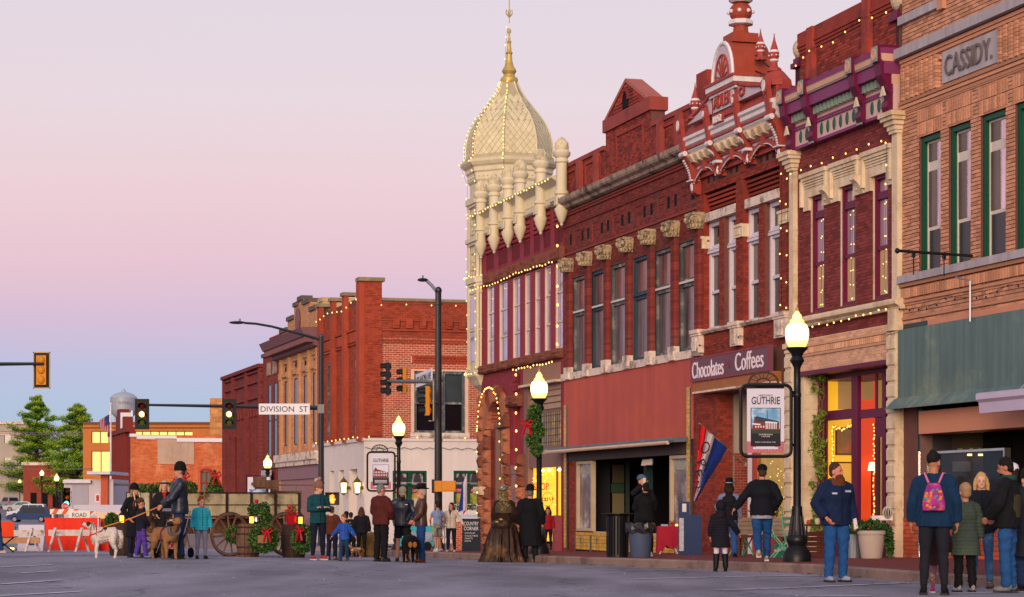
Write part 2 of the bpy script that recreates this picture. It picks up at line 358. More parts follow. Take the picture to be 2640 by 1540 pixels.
for r in range(len(ys)-1):
    for c in range(nx-1): mb.f.append((r*nx+c,r*nx+c+1,(r+1)*nx+c+1,(r+1)*nx+c))
structure(mb.build('road',asph,smooth=True))
# sidewalk with kerb, rounding the street corner
kerb_pts=[(14.2,6),(9.4,22),(7.6,28.2),(6.15,33.6),(5.2,38.2),(2.95,44.3),(1.1,50),(-1.66,59.4),(-4.6,69.6),(-5.2,72),(-5.1,74.5),(-4.2,77.5),(-2.2,80.6),(2,83.2),(10,85.8),(30,91.6)]
def subdiv(P,st=1.0):
    out=[]
    for a,b in zip(P,P[1:]):
        n=max(1,int(math.dist(a,b)/st));out += [(a[0]+(b[0]-a[0])*k/n,a[1]+(b[1]-a[1])*k/n) for k in range(n)]
    return out+[P[-1]]
pave=M('red_paving','7a3c36',.8,.15,1.2,bump=.004);kerbm=M('kerb_concrete','8b7468',.85,.22,1.5,bump=.01,col2='6a5650')
kp=subdiv(kerb_pts)
def kerb_and_pave(kp,inner,names,hgt=.165,rise=.06):
    k=MB();rows=[]
    for i,(x,y) in enumerate(kp):
        a=kp[max(i-1,0)];b=kp[min(i+1,len(kp)-1)];t=Vector((b[0]-a[0],b[1]-a[1],0)).normalized();nrm=Vector((t.y,-t.x,0))
        z=float(GZ(x,y));q=Vector((x,y,0));up=z+hgt
        rows.append([(q.x,q.y,z-.05),(q.x,q.y,up-.03),tuple((q+nrm*.03).xy)+(up,),tuple((q+nrm*.17).xy)+(up,),tuple((q+nrm*.17).xy)+(up-.06,)])
    for r in rows: k.pts(r)
    for i in range(len(rows)-1):
        for j in range(4): k.face((i*5+j,i*5+5+j,i*5+6+j,i*5+j+1))
    structure(k.build(names[0],kerbm))
    s=MB();nn=8
    for i,(x,y) in enumerate(kp):
        e=inner(x,y)
        a=Vector(rows[i][3]);
        for j in range(nn+1):
            t=j/nn;X=a.x+(e[0]-a.x)*t;Y=a.y+(e[1]-a.y)*t
            s.v.append((X,Y,a.z-.004+(SWZ(Y)+rise*0-a.z+.004)*min(1,t*2.5)))
    for i in range(len(kp)-1):
        for j in range(nn): q=i*(nn+1)+j;s.face((q,q+1,q+nn+2,q+nn+1))
    structure(s.build(names[1],pave))
def inner_near(x,y):
    yy=min(y,80.6)
    if y > 74: t=min(1,(y-74)/6);u=-33.9;d=1.2+max(0,x)*1.0;p=ROW.M @ Vector((u,max(.5,d),0));return (p.x,p.y)
    X=P0[0]-.2895*(yy-P0[1]);return (X+.9,yy+.26)
kerb_and_pave(kp,inner_near,('kerb','sidewalk'))
k2=subdiv([(34,101),(6,93.6),(-6,90.6),(-10.6,91.2),(-12.2,94),(-13.6,99.5),(-18,114),(-26,141),(-40,190)],2.0)[::-1]
k2=k2
def inner_far(x,y):
    if x > -10: p=ROW.M @ Vector((-54.5,1+(x+10)*1.0,0));return (p.x,p.y)
    X=P0[0]-.2895*(y-P0[1]);return (X+.5,y+.2)
def kp_far(kp):
    k=MB();R=[]
    for i,(x,y) in enumerate(kp):
        z=float(GZ(x,y));e=inner_far(x,y);ze=float(GZ(x,y))+.17
        R += [(x,y,z-.05),(x,y,z+.16),(e[0],e[1],ze)]
    k.pts(R)
    for i in range(len(kp)-1):
        for j in range(2): k.face((i*3+j,i*3+3+j,i*3+4+j,i*3+j+1))
    structure(k.build('sidewalk_far',M('pale_paving','8a7a74',.85)))
kp_far(k2)
# painted parking lines, worn
linem=M('road_paint','d2cdd6',.8,.3,6,col2='98949e')
mb=MB()
def stripe(x0,y0,x1,y1,w=.1):
    a,b=GP(x0,y0),GP(x1,y1);d=(b-a);L_=d.length;d.normalize();n_=Vector((-d.y,d.x,0))*w/2;k=max(1,int(L_/.6))
    P=[]
    for i in range(k+1):
        c=a.lerp(b,i/k);
        for s_ in (-1,1): q=c+n_*s_;P.append((q.x,q.y,float(GZ(q.x,q.y))+.012))
    i0=mb.pts(P)
    for i in range(k): mb.face((i0+2*i,i0+2*i+1,i0+2*i+3,i0+2*i+2))
for s_ in [(0,1463.5,134,1457.5),(55,1479,142,1474),(0,1508,160,1497),(0,1538,217,1526),(1500,1472.6,1592,1471),(1609,1471,1760,1470.6),(1632,1495,1855,1489),(1870,1489,2058,1485),(1845,1523.5,2010,1518.5),(2020,1518,2380,1502.5),(1985,1486.5,2130,1486),(2440,1532,2640,1528),(2080,1538.5,2250,1538)]: stripe(*s_)
structure(mb.build('parking_lines',linem))
# litter and leaves along the gutter
def litter(name,pts,size,mats,label):
    mb=MB()
    for i,p in enumerate(pts):
        a=random.uniform(0,6.28);s_=size*random.uniform(.5,1.4);t=random.uniform(-.4,.4)
        mb.cm=i % len(mats);c,s2=math.cos(a)*s_,math.sin(a)*s_
        z=p[2]+.012
        mb.quad((p[0]-c,p[1]-s2,z),(p[0]+s2*.6,p[1]-c*.6,z+.01),(p[0]+c,p[1]+s2,z+s_*abs(t)+.004),(p[0]-s2*.6,p[1]+c*.6,z+.006))
    o=mb.build(name,mats,kind='stuff');o['label']=label;return o
P=[]
for _ in range(520):
    t=random.random()**1.0;i=int(t*(len(kp)-12));i=random.randint(14,len(kp)-16);q=kp[i];x=q[0]-abs(random.gauss(0,.28))-.04;y=q[1]+random.uniform(-.5,.5)-.1;P.append((x,y,float(GZ(x,y))))
litter('fallen_leaves',P,.045,[M('leaf_tan','a87f5e',.9),M('leaf_brown','6f4a34',.9)],'small dry leaves gathered in the gutter along the kerb')
P=[]
for _ in range(130):
    Y=random.uniform(28,60);x=random.uniform(-.22,.2)*Y;x=min(x,P0[0]-.2895*(Y-48)-7);P.append((x,Y,float(GZ(x,Y))))
litter('pavement_crumbs',P,.018,[M('crumb_white','d8d4cc',.9),M('crumb_black','1c1a1c',.9)],'scattered crumbs and specks of litter on the asphalt')
# ================================================================ helpers for the brick blocks
def strings(name,pts_list,label,frame=ROW,r=.019,step=.4,sag=.0,mat=None,group='festive string lights'):
    """festoon of warm bulbs on a cord along 3-D polylines"""
    org=tuple(pts_list[0][0]);t=thing(name,org,label,'string lights',group,frame)
    c=MB();b=MB()
    for P in pts_list:
        P=[Vector(p) for p in P];dense=[]
        for a,q in zip(P,P[1:]):
            L_=(q-a).length;k=max(2,int(L_/step))
            for i in range(k):
                f=i/k;p=a.lerp(q,f);p.z -= sag*4*f*(1-f);dense.append(p)
        dense.append(P[-1]);c.tube(dense,.006,3,cap=False)
        for p in dense: b.ell((p.x+random.uniform(-.04,.04),p.y-.03,p.z-.035+random.uniform(-.03,.03)),(r,r,r*1.3),6,4)
    c.build('cord',cordm,t);b.build('bulb_row',mat or bulbm,t,kind='stuff');return t
def base_z(u): return SWZ(48-.9606*u)-.02
def block(t,u0,u1,ztop,depth,holes,mat,z0=None,th=.35):
    """front wall with openings, end walls, back and flat roof of one building"""
    z0=base_z(u0)-.4 if z0 is None else z0
    w=wall(u0,u1,z0,ztop,holes,th);w.build('wall',mat,t)
    o=MB();o.box(u0,u0+.3,th,depth,z0,ztop);o.box(u1-.3,u1,th,depth,z0,ztop);o.box(u0+.3,u1-.3,depth-.3,depth,z0,ztop);o.build('rear_wall',mat,t)
    r=MB();r.box(u0+.3,u1-.3,th,depth-.3,ztop-.9,ztop-.8);r.build('roof',roofm,t)
    return z0
def dentils(mb,u0,u1,n,w,y0,y1,z0,z1):
    for k in range(n): c=u0+(u1-u0)*(k+.5)/n;mb.box(c-w/2,c+w/2,y0,y1,z0,z1)
def interior(t,u0,u1,z0,z1,d,mats,name='room'):
    """shallow room behind a shop window, its back wall in vertical bands of colour"""
    mb=MB();n=len(mats)
    for k in range(n): mb.cm=k;mb.box(u0+(u1-u0)*k/n,u0+(u1-u0)*(k+1)/n,d,d+.1,z0,z1)
    mb.cm=0;mb.box(u0,u1,.5,d,z0-.05,z0);mb.box(u0,u1,.5,d,z1,z1+.05);return mb.build(name,mats,t)
def DPA(x,u): a=(x-CX)/F;return (a*(48-.9606*u)-(P0[0]+.2781*u))/(.9606-a*.2781)
# ================================================================ A: buff brick building with the name plaque
u0,u1=.32,17.0
tA=thing('brick_building',(u0,0,0),'salmon brick building with the CASSIDY plaque, green window casings and green metal canopy','building',None,ROW)
zs_,zt=6.14,9.02
oA=[(1.12,2.10),(2.45,3.41),(3.82,4.85),(5.22,6.2),(6.6,7.6),(8,9),(9.4,10.4),(10.8,11.8),(12.2,13.2)]
holesA=[(a,b,zs_,zt) for a,b in oA]+[(1.0,16.5,.1,3.3)]
zb=block(tA,u0,u1,12.35,14,holesA,mort)
hb=[(h[0]-.001,h[1]+.001,h[2]-.3 if h[2] > 3 else -9,h[3] if h[3] > 4 else 5.15) for h in holesA]
hb=[(a,b,zs_-.02,zt) for a,b in oA]+[(2.22,4.62,9.93,10.62)]
bb=bricks(u0,7.2,5.1,12.2,hb,bl=.22,bh=.08,j=.016,proud=.012)
bb.build('brick_courses',br_tan,tA,kind='stuff')
mb=MB()                                        # soldier arches over windows, corbel courses, dentil slots
for a,b in oA[:5]:
    n=11
    for r in range(2):
        for k in range(n): c=a-.1+(b-a+.2)*(k+.5)/n;mb.box(c-.032,c+.032,-.024,0,zt+.04+r*.27,zt+.28+r*.27)
for z,w in ((9.66,.04),(9.74,.07),(9.82,.1),(10.72,.08),(10.64,.05),(9.2+.42,.03)): mb.box(u0,8,-w,0,z,z+.07)
for seg in ((.42,2.16,8),(4.68,7.3,12)):      # the slotted frieze either side of the plaque
    n=seg[2]
    for k in range(n):
        c=seg[0]+(seg[1]-seg[0])*(k+.5)/n
        for r in range(9): mb.box(c-.055,c+.055,-.13+.005*random.random(),0,9.9+r*.078,9.9+r*.078+.07)
        mb.box(c+.055,c+(seg[1]-seg[0])/n-.055,-.09,0,10.47,10.54)
mb.build('corbel_bricks',br_tan,tA,kind='stuff')
mb=MB();dentils(mb,u0+.05,7.2,62,.062,-.075,0,5.66,5.86);mb.box(u0,7.2,-.09,0,5.9,5.98);mb.box(u0,7.2,-.05,0,5.56,5.62);mb.box(u0,7.2,-.035,0,5.2,5.26);mb.build('brick_dentils',br_tan,tA,kind='stuff')
mb=MB();mb.box(u0,8,-.14,0,5.985,6.145);mb.build('window_sill',stone_g,tA)
mb=MB()
for k in range(9): mb.box(u0-.03+k*.9,u0+.868+k*.9,-.2,0,10.82,11.03)
mb.build('stone_band',stone_g,tA)
mb=MB();mb.box(u0-.05,2.1,-.1,.35,11.56,11.74);mb.build('coping',stone_g,tA)
mb=wall(2.1,9,11.7,13.2);mb.build('parapet',mort,tA);bricks(2.1,7.2,12.2,13.2).build('parapet_bricks',br_tan,tA,kind='stuff')
mb=MB();mb.box(2.1,2.35,-.1,0,11.5,13.2);mb.build('parapet_pier',br_tan,tA)
pl=MB();pl.box(2.24,4.6,-.05,0,9.95,10.6);po=pl.build('name_plaque',stone_g,tA)
letm=M('carved_letters','6d6264',.8);text('CASSIDY.',.5,letm,po,(3.42,-.075,10.275),'carved_lettering',w=2.0,h=.42,ext=.015)
gvc=M('vertical_blind_pane','d0b8c4',.12,.12,1.2,metal=.5,spec=.6,streak=.6)
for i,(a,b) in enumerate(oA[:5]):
    wq=window(tA,a+.12,b-.02,zs_+.01,zt-.12,.15,frame_c,[gl_lower,gvc,gvc],fw=.045,fd=.025,bars=[(7.02,7.09),(8.28,8.47)],outer=(green_d,.1,.11));[MB().box(a+.165,a+.165+(b-a-.23)*.5,.135,.15,z0_,z1_).build('net_curtain',M('dark_drape','5a4a42',.25,.3,2,spec=.6,streak=.6),wq) for z0_,z1_ in ((7.1,8.27),(8.48,8.85))]  # brown strip on left half of upper panes paints the reflected buildings opposite
# lower front: peach tiles, green metal canopy, beam, shop glass
peach=M('peach_tiles','c98768',.5,.08,1.5);canopy=M('green_enamel_sheet','5d7570',.42,.22,.8,streak=.35,metal=.3,col2='7c8a72')
mb=MB()
k=0;x=1.55
while x < 8: mb.box(x,x+.93,-.03,0,4.2,5.12);x += .94
mb.build('tile_panel',peach,tA);mb=MB();mb.box(u0+.1,1.53,-.035,0,4.2,5.1);mb.build('dark_tile',M('bottle_green_tile','123c38',.25,.2,1),tA)
for k in range(4):
    a=.42+k*2.35;mb=MB();mb.box(a,a+2.345,-.16,-.1,3.52,4.98-.0);mb.build('canopy_sheet',canopy,tA)
mb=MB();mb.box(.42,9.5,-.1,-.03,3.52,4.9);mb.build('canopy_backing',dark,tA)
mb=MB();mb.prof([(-.16,3.53),(-.42,3.28),(-.43,3.27),(-.1,3.3),(-.1,3.53)],.3,9.5);mb.build('canopy_flare',canopy,tA)
mb=MB();mb.box(1.28,9.5,-.1,.6,2.72,3.2);mb.build('header_beam',peach,tA)
awn=MB();awn.prof([(-1.15,3.35),(-1.22,3.33),(-1.22,3.22),(-1.16,3.16),(-1.14,2.96),(-.12,3.03),(-.12,3.3)],RU(2518,1.2),12);awn.build('marquee',M('marquee_white','bfb4cc',.45,.1,2),tA)
mb=MB();mb.tube([(7.3,-1.05,3.35),(8.6,-.12,4.7)],.025,6);mb.build('marquee_rod',M('galvanised','8f98a5',.4,metal=.6),tA)
mb=MB();mb.tube([(3.75,-.2,4.9),(3.75,-.2,5.72),(3.72,-.5,5.78)],.022,6);mb.build('gooseneck_pipe',M('galvanised','8f98a5'),tA)
shopgl=M('shop_glass_dim','30303a',.04,0,alpha=.3,spec=.6)
interior(tA,.5,16.5,.12,3.2,4.5,[dark])
for xa,xb,c in ((2374,2404,'6e5450'),(2404,2455,'3a363c'),(2455,2534,'4c443e'),(2534,2612,'1c1a1e'),(2612,2700,'2c2a2a')): m=MB();m.box(1.2,1.25,(DPA(xa,1.25)),DPA(xb,1.25),.12,3.2);m.build('partition',M('partition_'+c,c,.8,.1,2),tA)
for xa,xb,ya,yb in ((2469,2481,1156,1168),(2500,2508,1155,1166),(2522,2529,1155,1166),(2456,2502,1190,1216)): q=DPA(xa,1.27);zz_=lambda y: CZ-(y-CY)/F*(48-1.2+.2781*q);m=MB();m.box(1.25,1.27,q,DPA(xb,1.27),zz_(yb),zz_(ya));m.build('pinned_paper',M('paper_dim','8a8a8c',.8),tA)
for xa in (2496,2524): q=DPA(xa,1.4);zl_=CZ-(1173-CY)/F*(48-1.35+.2781*q);m=MB();m.box(1.36,1.44,q,q+.07,zl_-.02,zl_+.02);m.build('wall_light',M('ceiling_lamp','ffd9a0',emit=(1,.6,.2),estr=6,var=0),tA)
mb=MB();mb.box(.42,1.2,.02,.5,.0,3.3);mb.build('green_tile_pier',M('bottle_green_tile','123c38'),tA)
mb=MB();mb.tube([(1.18,-.03,.12),(1.18,-.03,2.35)],.035,8);mb.build('chrome_post',M('chrome','d8d0c4',.2,metal=.9),tA)
window(tA,1.22,4.6,.72,2.35,.2,M('chrome','d8d0c4'),shopgl,fw=.05,name='shop_window')
window(tA,5.9,9.4,.72,2.6,.2,M('chrome','d8d0c4'),shopgl,fw=.05,name='shop_window')
mb=MB();mb.box(1.2,4.62,.1,.3,-.2,.72);mb.box(5.88,9.4,.1,.3,-.2,.72);mb.build('bulkhead',mort,tA)
bricks(1.2,4.62,0.0,.7,d0=.1,bl=.3,bh=.1).build('bulkhead_bricks',br_or,tA,kind='stuff');bricks(.4,1.2,0.0,.95,d0=-.02,bl=.3,bh=.09).build('pier_bricks',br_or,tA,kind='stuff')
mb=MB();mb.box(.4,1.2,-.02,.02,-.2,.98);mb.build('pier_base',mort,tA)
lampw=M('ceiling_lamp','ffd9a0',emit=(1,.6,.2),estr=6,var=0)
mb=MB();mb.box(5.0,5.25,2.0,2.15,2.25,2.3);mb.box(5.75,5.95,2.6,2.75,2.3,2.35);mb.build('ceiling_lights',lampw,tA)
# bracket that sticks out over the pavement
t=thing('iron_sign_bracket',(3.5,0,6.3),'bare black iron sign arm jutting from the salmon brick wall, its chains hanging empty','bracket',None,ROW)
mb=MB();mb.tube([(3.5,-.02,6.25),(3.5,-1.65,6.3)],.03,6);mb.ell((3.5,-1.68,6.3),(.05,.05,.06));mb.build('arm',black,t)
for a,b in ((.15,0),(.72,.2)):
    p=Vector((3.5,-1.5,6.28)).lerp(Vector((3.5,-.02,6.25)),a*.8);q=p.copy();q.z -= .45
    mb=MB();mb.tube([p,q],.014,4);mb.box(p.x-.03,p.x+.03,p.y-.03,p.y+.03,p.z-.1,p.z);mb.build('chain',black,t)
strings('string_lights',[[(.5,-.12,5.45),(2.6,-.12,5.52),(5.2,-.12,5.5),(8,-.12,5.6)]],'unlit festoon swagged under the grey sill of the salmon brick building',sag=.12,mat=cordm,group=None)

# ================================================================ B: plum cornice building
u0,u1=-5.45,.28
tB=thing('cornice_building',(u0,0,0),'narrow brick building with plum and pink bracketed cornice, cream window hoods, yellow lit shopfront','building',None,ROW)
oB=[(-4.53,-3.75),(-2.86,-2.05),(-1.15,-.36)];zs_,zt=5.78,8.5
holesB=[(a,b,zs_,zt) for a,b in oB]+[(-5.1,-.12,-.6,4.4)]
block(tB,u0,u1,12.05,14,holesB,mort)
hh=[(a,b,zs_,zt) for a,b in oB]+[(a-.28,b+.28,8.2,9.05) for a,b in oB]
bricks(-5.3,.0,5.18,9.75,hh).build('brick_courses',br_b4,tB,kind='stuff')
bricks(-5.1,-.0,11.2,12.2,[(-4.5,-4.2,9,13)]).build('parapet_bricks',br_worn,tB,kind='stuff')
mb=wall(-5.15,0,12.05,12.5);mb.box(-5.2,0,-.06,0,12.2,12.5);mb.box(-4.55,-4.2,-.12,0,11.2,12.5);mb.box(-1.5,-1.15,-.12,0,11.2,12.9);mb.build('parapet',br_worn,tB)
for a,b in ((-5.15,-4.55),(-4.2,-1.5),(-1.15,0)):
    for k in range(3): MB().box(a,b,-.03-.03*k,0,12.0+k*.075,12.07+k*.075).build('corbel_course',br_worn,tB)
bricks(-5.4,.02,4.42,5.16,d0=-.03,bl=.2,bh=.07).build('buff_brick_band',br_pink,tB,kind='stuff')
mb=MB();mb.box(-5.4,.02,-.03,0,4.4,5.17);mb.build('buff_band_backing',mort_l,tB)
mb=MB();dentils(mb,-5.0,-.1,48,.045,-.075,-.03,4.82,4.96);mb.box(-5.2,0,-.09,-.03,4.97,5.02);mb.box(-5.2,0,-.07,-.03,4.75,4.8);mb.build('brick_dentils',br_pink,tB,kind='stuff')
mb=MB();mb.box(-5.4,.0,-.1,.9,4.3,4.4);mb.box(-5.3,0,.38,1.6,4.18,4.3);mb.build('shop_lintel',plum,tB)
mb=MB();mb.prof([(-.2,5.68),(-.24,5.62),(-.24,5.56),(-.14,5.5),(-.12,5.44),(0,5.44),(0,5.68)],-5.5,.45);mb.build('window_sill',cream,tB)
for a,b in oB:                                   # stone hoods
    m=MB();m.box(a-.3,a,-.07,0,8.2,8.98);m.box(b,b+.3,-.07,0,8.2,8.98);m.box(a,b,-.07,0,zt,8.98)
    m.box(a-.34,b+.34,-.17,0,8.98,9.08);m.box(a-.32,b+.32,-.13,0,8.9,8.98);m.box(a-.34,a-.26,-.15,0,8.3,8.9);m.box(b+.26,b+.34,-.15,0,8.3,8.9)
    for k in range(3): m.box(a-.2,b+.2,-.09-.012*k,-.07,8.72+.06*k,8.76+.06*k)
    m.build('stone_hood',cream,tB)
    m=MB();m.box(a,a+.05,.0,.1,zs_,zt);m.build('window_jamb',cream,tB)
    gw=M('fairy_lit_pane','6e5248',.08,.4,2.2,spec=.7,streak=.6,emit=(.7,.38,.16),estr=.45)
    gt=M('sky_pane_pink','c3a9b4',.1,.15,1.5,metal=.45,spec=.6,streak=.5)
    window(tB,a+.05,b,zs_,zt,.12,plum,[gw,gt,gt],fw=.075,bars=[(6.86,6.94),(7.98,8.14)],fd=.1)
for x in (oB[0][1]+.42,oB[1][1]+.42):
    m=MB();m.prof([(-.28,8.6),(-.3,8.5),(-.2,8.42),(-.12,8.3),(-.06,8.2),(0,8.2),(0,8.6)],x-.12,x+.12);m.build('corbel',cream,tB)
NB={o.name for o in bpy.data.objects}
# cornice
mb=MB();mb.box(-5.45,.2,-.16,0,9.76,10.46);fr_=mb.build('frieze',pinkp,tB)
mb=MB();mb.box(-5.45,.2,-.2,0,9.7,9.77);mb.box(-5.45,.2,-.2,-.16,10.32,10.36);mb.box(-5.45,.2,-.24,-.16,10.24,10.29);mb.build('frieze_moulding',plum_l,tB)
mb=MB();mb.box(-5.45,.2,-.22,0,10.46,10.72);mb.build('dentil_backing',tanp,tB)
dm=MB();dm.box(-.045,.045,-.4,-.22,10.47,10.7);
for k in range(26):
    m=MB();c=-5.3+k*.21;m.box(c-.055,c+.055,-.36,-.22,10.48,10.7);m.build('dentil',sage,tB)
mb=MB();mb.prof([(-.55,10.72),(-.55,11.02),(-.6,11.04),(-.6,11.06),(0,11.06),(0,10.72)],-5.45,.2);mb.build('fascia',plum_l,tB)
mb=MB();mb.prof([(-.6,11.06),(-.66,11.1),(-.67,11.24),(-.7,11.26),(0,11.26),(0,11.06)],-5.45,.2);mb.build('roll_moulding',tanp,tB)
mb=MB();mb.prof([(-.7,11.26),(-.72,11.4),(-.5,11.42),(0,11.42),(0,11.26)],-5.45,.2);mb.build('cornice_cap',plum_l,tB)
mb=MB();mb.box(-5.45,.2,-.62,-.6,11.05,11.09);mb.build('sage_fillet',sage,tB)
for c in (-5.22,-3.95,-1.32,.02):
    m=MB();m.prof([(-.16,9.72),(-.3,9.72),(-.4,9.86),(-.38,10.0),(-.26,10.08),(-.3,10.2),(-.44,10.45),(-.66,10.7),(-.7,11.0),(-.8,11.1),(-.8,11.5),(0,11.5),(0,9.72)],c-.15,c+.15);b_=m.build('cornice_bracket',plum,tB)
    m=MB();m.box(c-.13,c+.13,-.85,-.8,11.05,11.46);m.box(c-.13,c+.13,-.36,-.3,9.68,9.72);q=m.build('bracket_face',sage,b_)
    m=MB();m.lathe((0,0,0),[(.12,0),(.12,.03),(.07,.03),(.07,.01)],12);m.v=[(c+x,-.85-z,11.25+y*1.4) for x,y,z in m.v];m.build('rosette',tanp,b_)
    m=MB();m.plate([(c-.12,10.15),(c+.12,10.15),(c,10.42)],-.5,-.42);m.build('bracket_leaf',cream_p,b_)
medm=M('medallion_green','2f5c48',.6,.3,12,bump=.02,bscale=30)
def reshape(before,fn):
    for o in bpy.data.objects:
        if o.name not in before and o.type == 'MESH':
            for v in o.data.vertices: v.co=fn(v.co)
reshape(NB,lambda c: Vector((c.x,c.y if c.y > -.16 else -.16+(c.y+.16)*.55,c.z if c.z < 9.75 else 9.75+(c.z-9.75)*.81)))
for c in (-4.75,-4.4,-3.55,-3.2,-2.85,-2.5,-2.15,-1.8,-.85,-.5):
    m=MB();m.ell((c,-.16,9.97),(.085,.03,.15),10,8);m.build('medallion',medm,tB)
# end columns, plum urn pedestals
for c,w_ in ((-5.42,.13),(.17,.13)):
    m=MB();m.box(c-w_,c+w_,-.12,.1,5.68,9.25);m.build('stone_column',cream,tB)
    m=MB()
    for k,(a,z) in enumerate(((.16,9.25),(.19,9.32),(.24,9.42),(.3,9.52),(.34,9.6))): m.box(c-a,c+a,-a-.02,.1,z,z+.1)
    m.build('column_capital',cream,tB)
    m=MB();m.box(c-.17,c+.17,-.2,.1,5.1,5.44);m.box(c-.22,c+.22,-.26,.1,4.98,5.1);m.build('column_base',cream,tB)
    z=base_z(c)-.05
    z=z+.05
    while z < 4.95:
        for q in (0,1):
            h_=min(.335,4.97-z);m=MB();a=c-.2+q*.27;bw=.26 if q == 0 else .13
            m.prof([(-.2,z+.03),(-.22,z+.05),(-.22,z+h_-.05),(-.2,z+h_-.02),(.1,z+h_-.02),(.1,z+.03)],a,a+bw);m.build('stone_block',cream,tB)
        z += .345
    m=MB();m.box(c-.19,c+.19,-.19,.1,base_z(c)-.2,4.97);m.build('pilaster_core',cream,tB)
for c in (-5.3,.02):
    m=MB();m.box(c-.12,c+.12,.0,.25,11.1,11.75);m.box(c-.22,c+.22,-.1,.34,11.72,11.84);m.box(c-.17,c+.17,-.05,.29,11.84,11.95);m.build('urn_pedestal',plum,tB)
    m=MB();m.ell((c,.12,12.18),(.24,.24,.26),14,10);m.build('stone_ball',M('ball_stone','b9a78c',.7),tB)
# shopfront
yel=M('lit_yellow_wall','e8b030',.8,.15,1.2,emit=(1,.52,.03),estr=.85,streak=.2);oran=M('lit_orange_wall','c0301a',.8,.2,1.2,emit=(1,.09,.01),estr=.75)
dimw=M('lit_cream_wall','b08850',.8,.2,1.2,emit=(.8,.42,.12),estr=.35)
clr=M('clear_shop_glass','0c0c0e',.02,0,alpha=.12,spec=.5)
zf=base_z(-3)
mb=MB();mb.box(-5.25,-4.95,.0,.42,zf-.2,4.3);q=mb.build('return_wall',cream,tB)
for k in range(12): m=MB();m.box(-4.95,-4.93,.02,.4,zf+.03+k*.345,zf+.34+k*.345);m.build('stone_block',cream,tB)
D=.42
def post(a,b,d0,d1,za=None,zb_=4.2,mat=plum,nm='shopfront_post'): m=MB();m.box(a,b,d0,d1,zf-.1 if za is None else za,zb_);return m.build(nm,mat,tB)
uu=lambda x: RU(x,-D)
post(uu(2118),uu(2134)-.05,D-.02,D+.03);post(uu(2201),uu(2222)-.1,D-.06,D+.03);post(uu(2278),uu(2289)-.05,D-.04,D+.03)
m=MB();m.box(uu(2134)-.05,uu(2201),D-.04,D+.03,3.22,3.45);m.box(uu(2222)-.1,uu(2278),D-.03,D+.03,3.2,3.4);m.box(uu(2289)-.05,-.1,D-.04,D+.03,3.25,3.48);m.build('transom_bar',plum,tB)
m=MB();m.box(-4.95,uu(2222),D-.03,D+.02,zf-.1,.62);m.box(uu(2289),-.1,D-.1,D+.08,zf-.1,.62);m.build('stall_riser',plum,tB)
for a,b,z0_,z1_ in ((2134,2201,.62,3.22),(2134,2201,3.45,4.15),(2289,2312,.62,3.2),(2289,2312,3.48,4.15),(2222,2256,3.4,4.15),(2222,2254,.5,3.2)):
    m=MB();m.box(uu(a),min(uu(b),-.1),D,D+.01,z0_,z1_);m.build('shop_pane',clr,tB)
post(uu(2256),uu(2261),D+.0,D+.03);post(uu(2261),uu(2278),D+.0,D+.03,za=2.75,zb_=3.2,mat=plum,nm='door_head')
dm_=MB();dm_.box(uu(2261),uu(2265),D,D+.04,zf,2.75);dm_.box(uu(2274),uu(2278),D,D+.04,zf,2.75);dm_.box(uu(2265),uu(2274),D,D+.04,zf,.5);do=dm_.build('door',M('brown_door','4a2a22',.5),tB)
m=MB();m.box(uu(2265),uu(2274),D+.02,D+.03,.5,2.7);m.build('door_glass',clr,do)
for a,b,mt in ((-5.0,-2.45,yel),(-2.45,-1.1,oran),(-1.1,0.1,dimw)):
    m=MB();m.box(a,b,5.2,5.3,zf,4.2);m.build('shop_back_wall',mt,tB)
def DP(x,u):                                     # how deep behind the facade the view through photo column x meets the plane u
    a=(x-CX)/F;return (a*(48-.9606*u)-(P0[0]+.2781*u))/(.9606-a*.2781)
SU=-4.9
for xa,xb,mt in ((2130,2203,yel),(2203,2216,dimw),(2216,2259,oran),(2259,2330,dimw)): m=MB();m.box(SU-.05,SU,DP(xa,SU),DP(xb,SU),zf,4.3);m.build('shop_side_wall',mt,tB)
m=MB();m.box(SU,SU+.04,DP(2160,SU),DP(2203,SU),3.52,4.3);m.box(SU,SU+.04,DP(2222,SU),DP(2250,SU),3.75,4.3);m.build('ceiling_bulkhead',dimw,tB)
m=MB();m.box(-5.0,.1,1,5.2,zf-.05,zf+.02);m.build('shop_floor',M('wood_floor','5a3420',.6),tB)
# things inside the lit shop window
def framed(xa,xb,za,zb,label,cm):
    u_=SU+.05;a,b=DP(xa,u_),DP(xb,u_);t=thing('framed_picture',(u_,a,za),label,'picture',None,ROW);m=MB();w=.035
    for y0,y1,z0,z1 in ((a,b,za,za+w),(a,b,zb-w,zb),(a,a+w,za,zb),(b-w,b,za,zb)): m.box(u_,u_+.03,y0,y1,z0,z1)
    m.build('frame',M('gilt_frame','6a4420',.5),t);m=MB();m.box(u_,u_+.01,a+w,b-w,za+w,zb-w);m.build('picture_panel',cm,t)
framed(2153,2198,2.42,3.08,'framed picture high on the yellow wall above the bearded man',M('picture_brown','7a5a3a',.6,.6,5,emit=(.5,.2,.05),estr=.35,col2='b04a20'))
framed(2142,2199,1.25,2.26,'large framed mirror on the yellow wall behind the bearded man',M('mirror_yellow','d8a040',.3,.2,2,emit=(.95,.5,.06),estr=.6))
strings('string_lights',[[(uu(2135)+.05,D+.12,.8),(uu(2135)+.05,D+.12,3.12),(uu(2160),D+.12,3.02),(uu(2180),D+.12,3.1),(uu(2200),D+.12,3.08)],[(uu(2225),D+.3,.8),(uu(2225),D+.3,3.1)],[(uu(2292),D+.3,3.1),(uu(2305),D+.3,2.9)]],'fairy lights edging the inside of the yellow shop window',r=.017,step=.07)
t=thing('table_lamp',(-4.7,DP(2248,-4.7),2.0),'small bright lamp glowing in front of the orange shop wall','lamp',None,ROW)
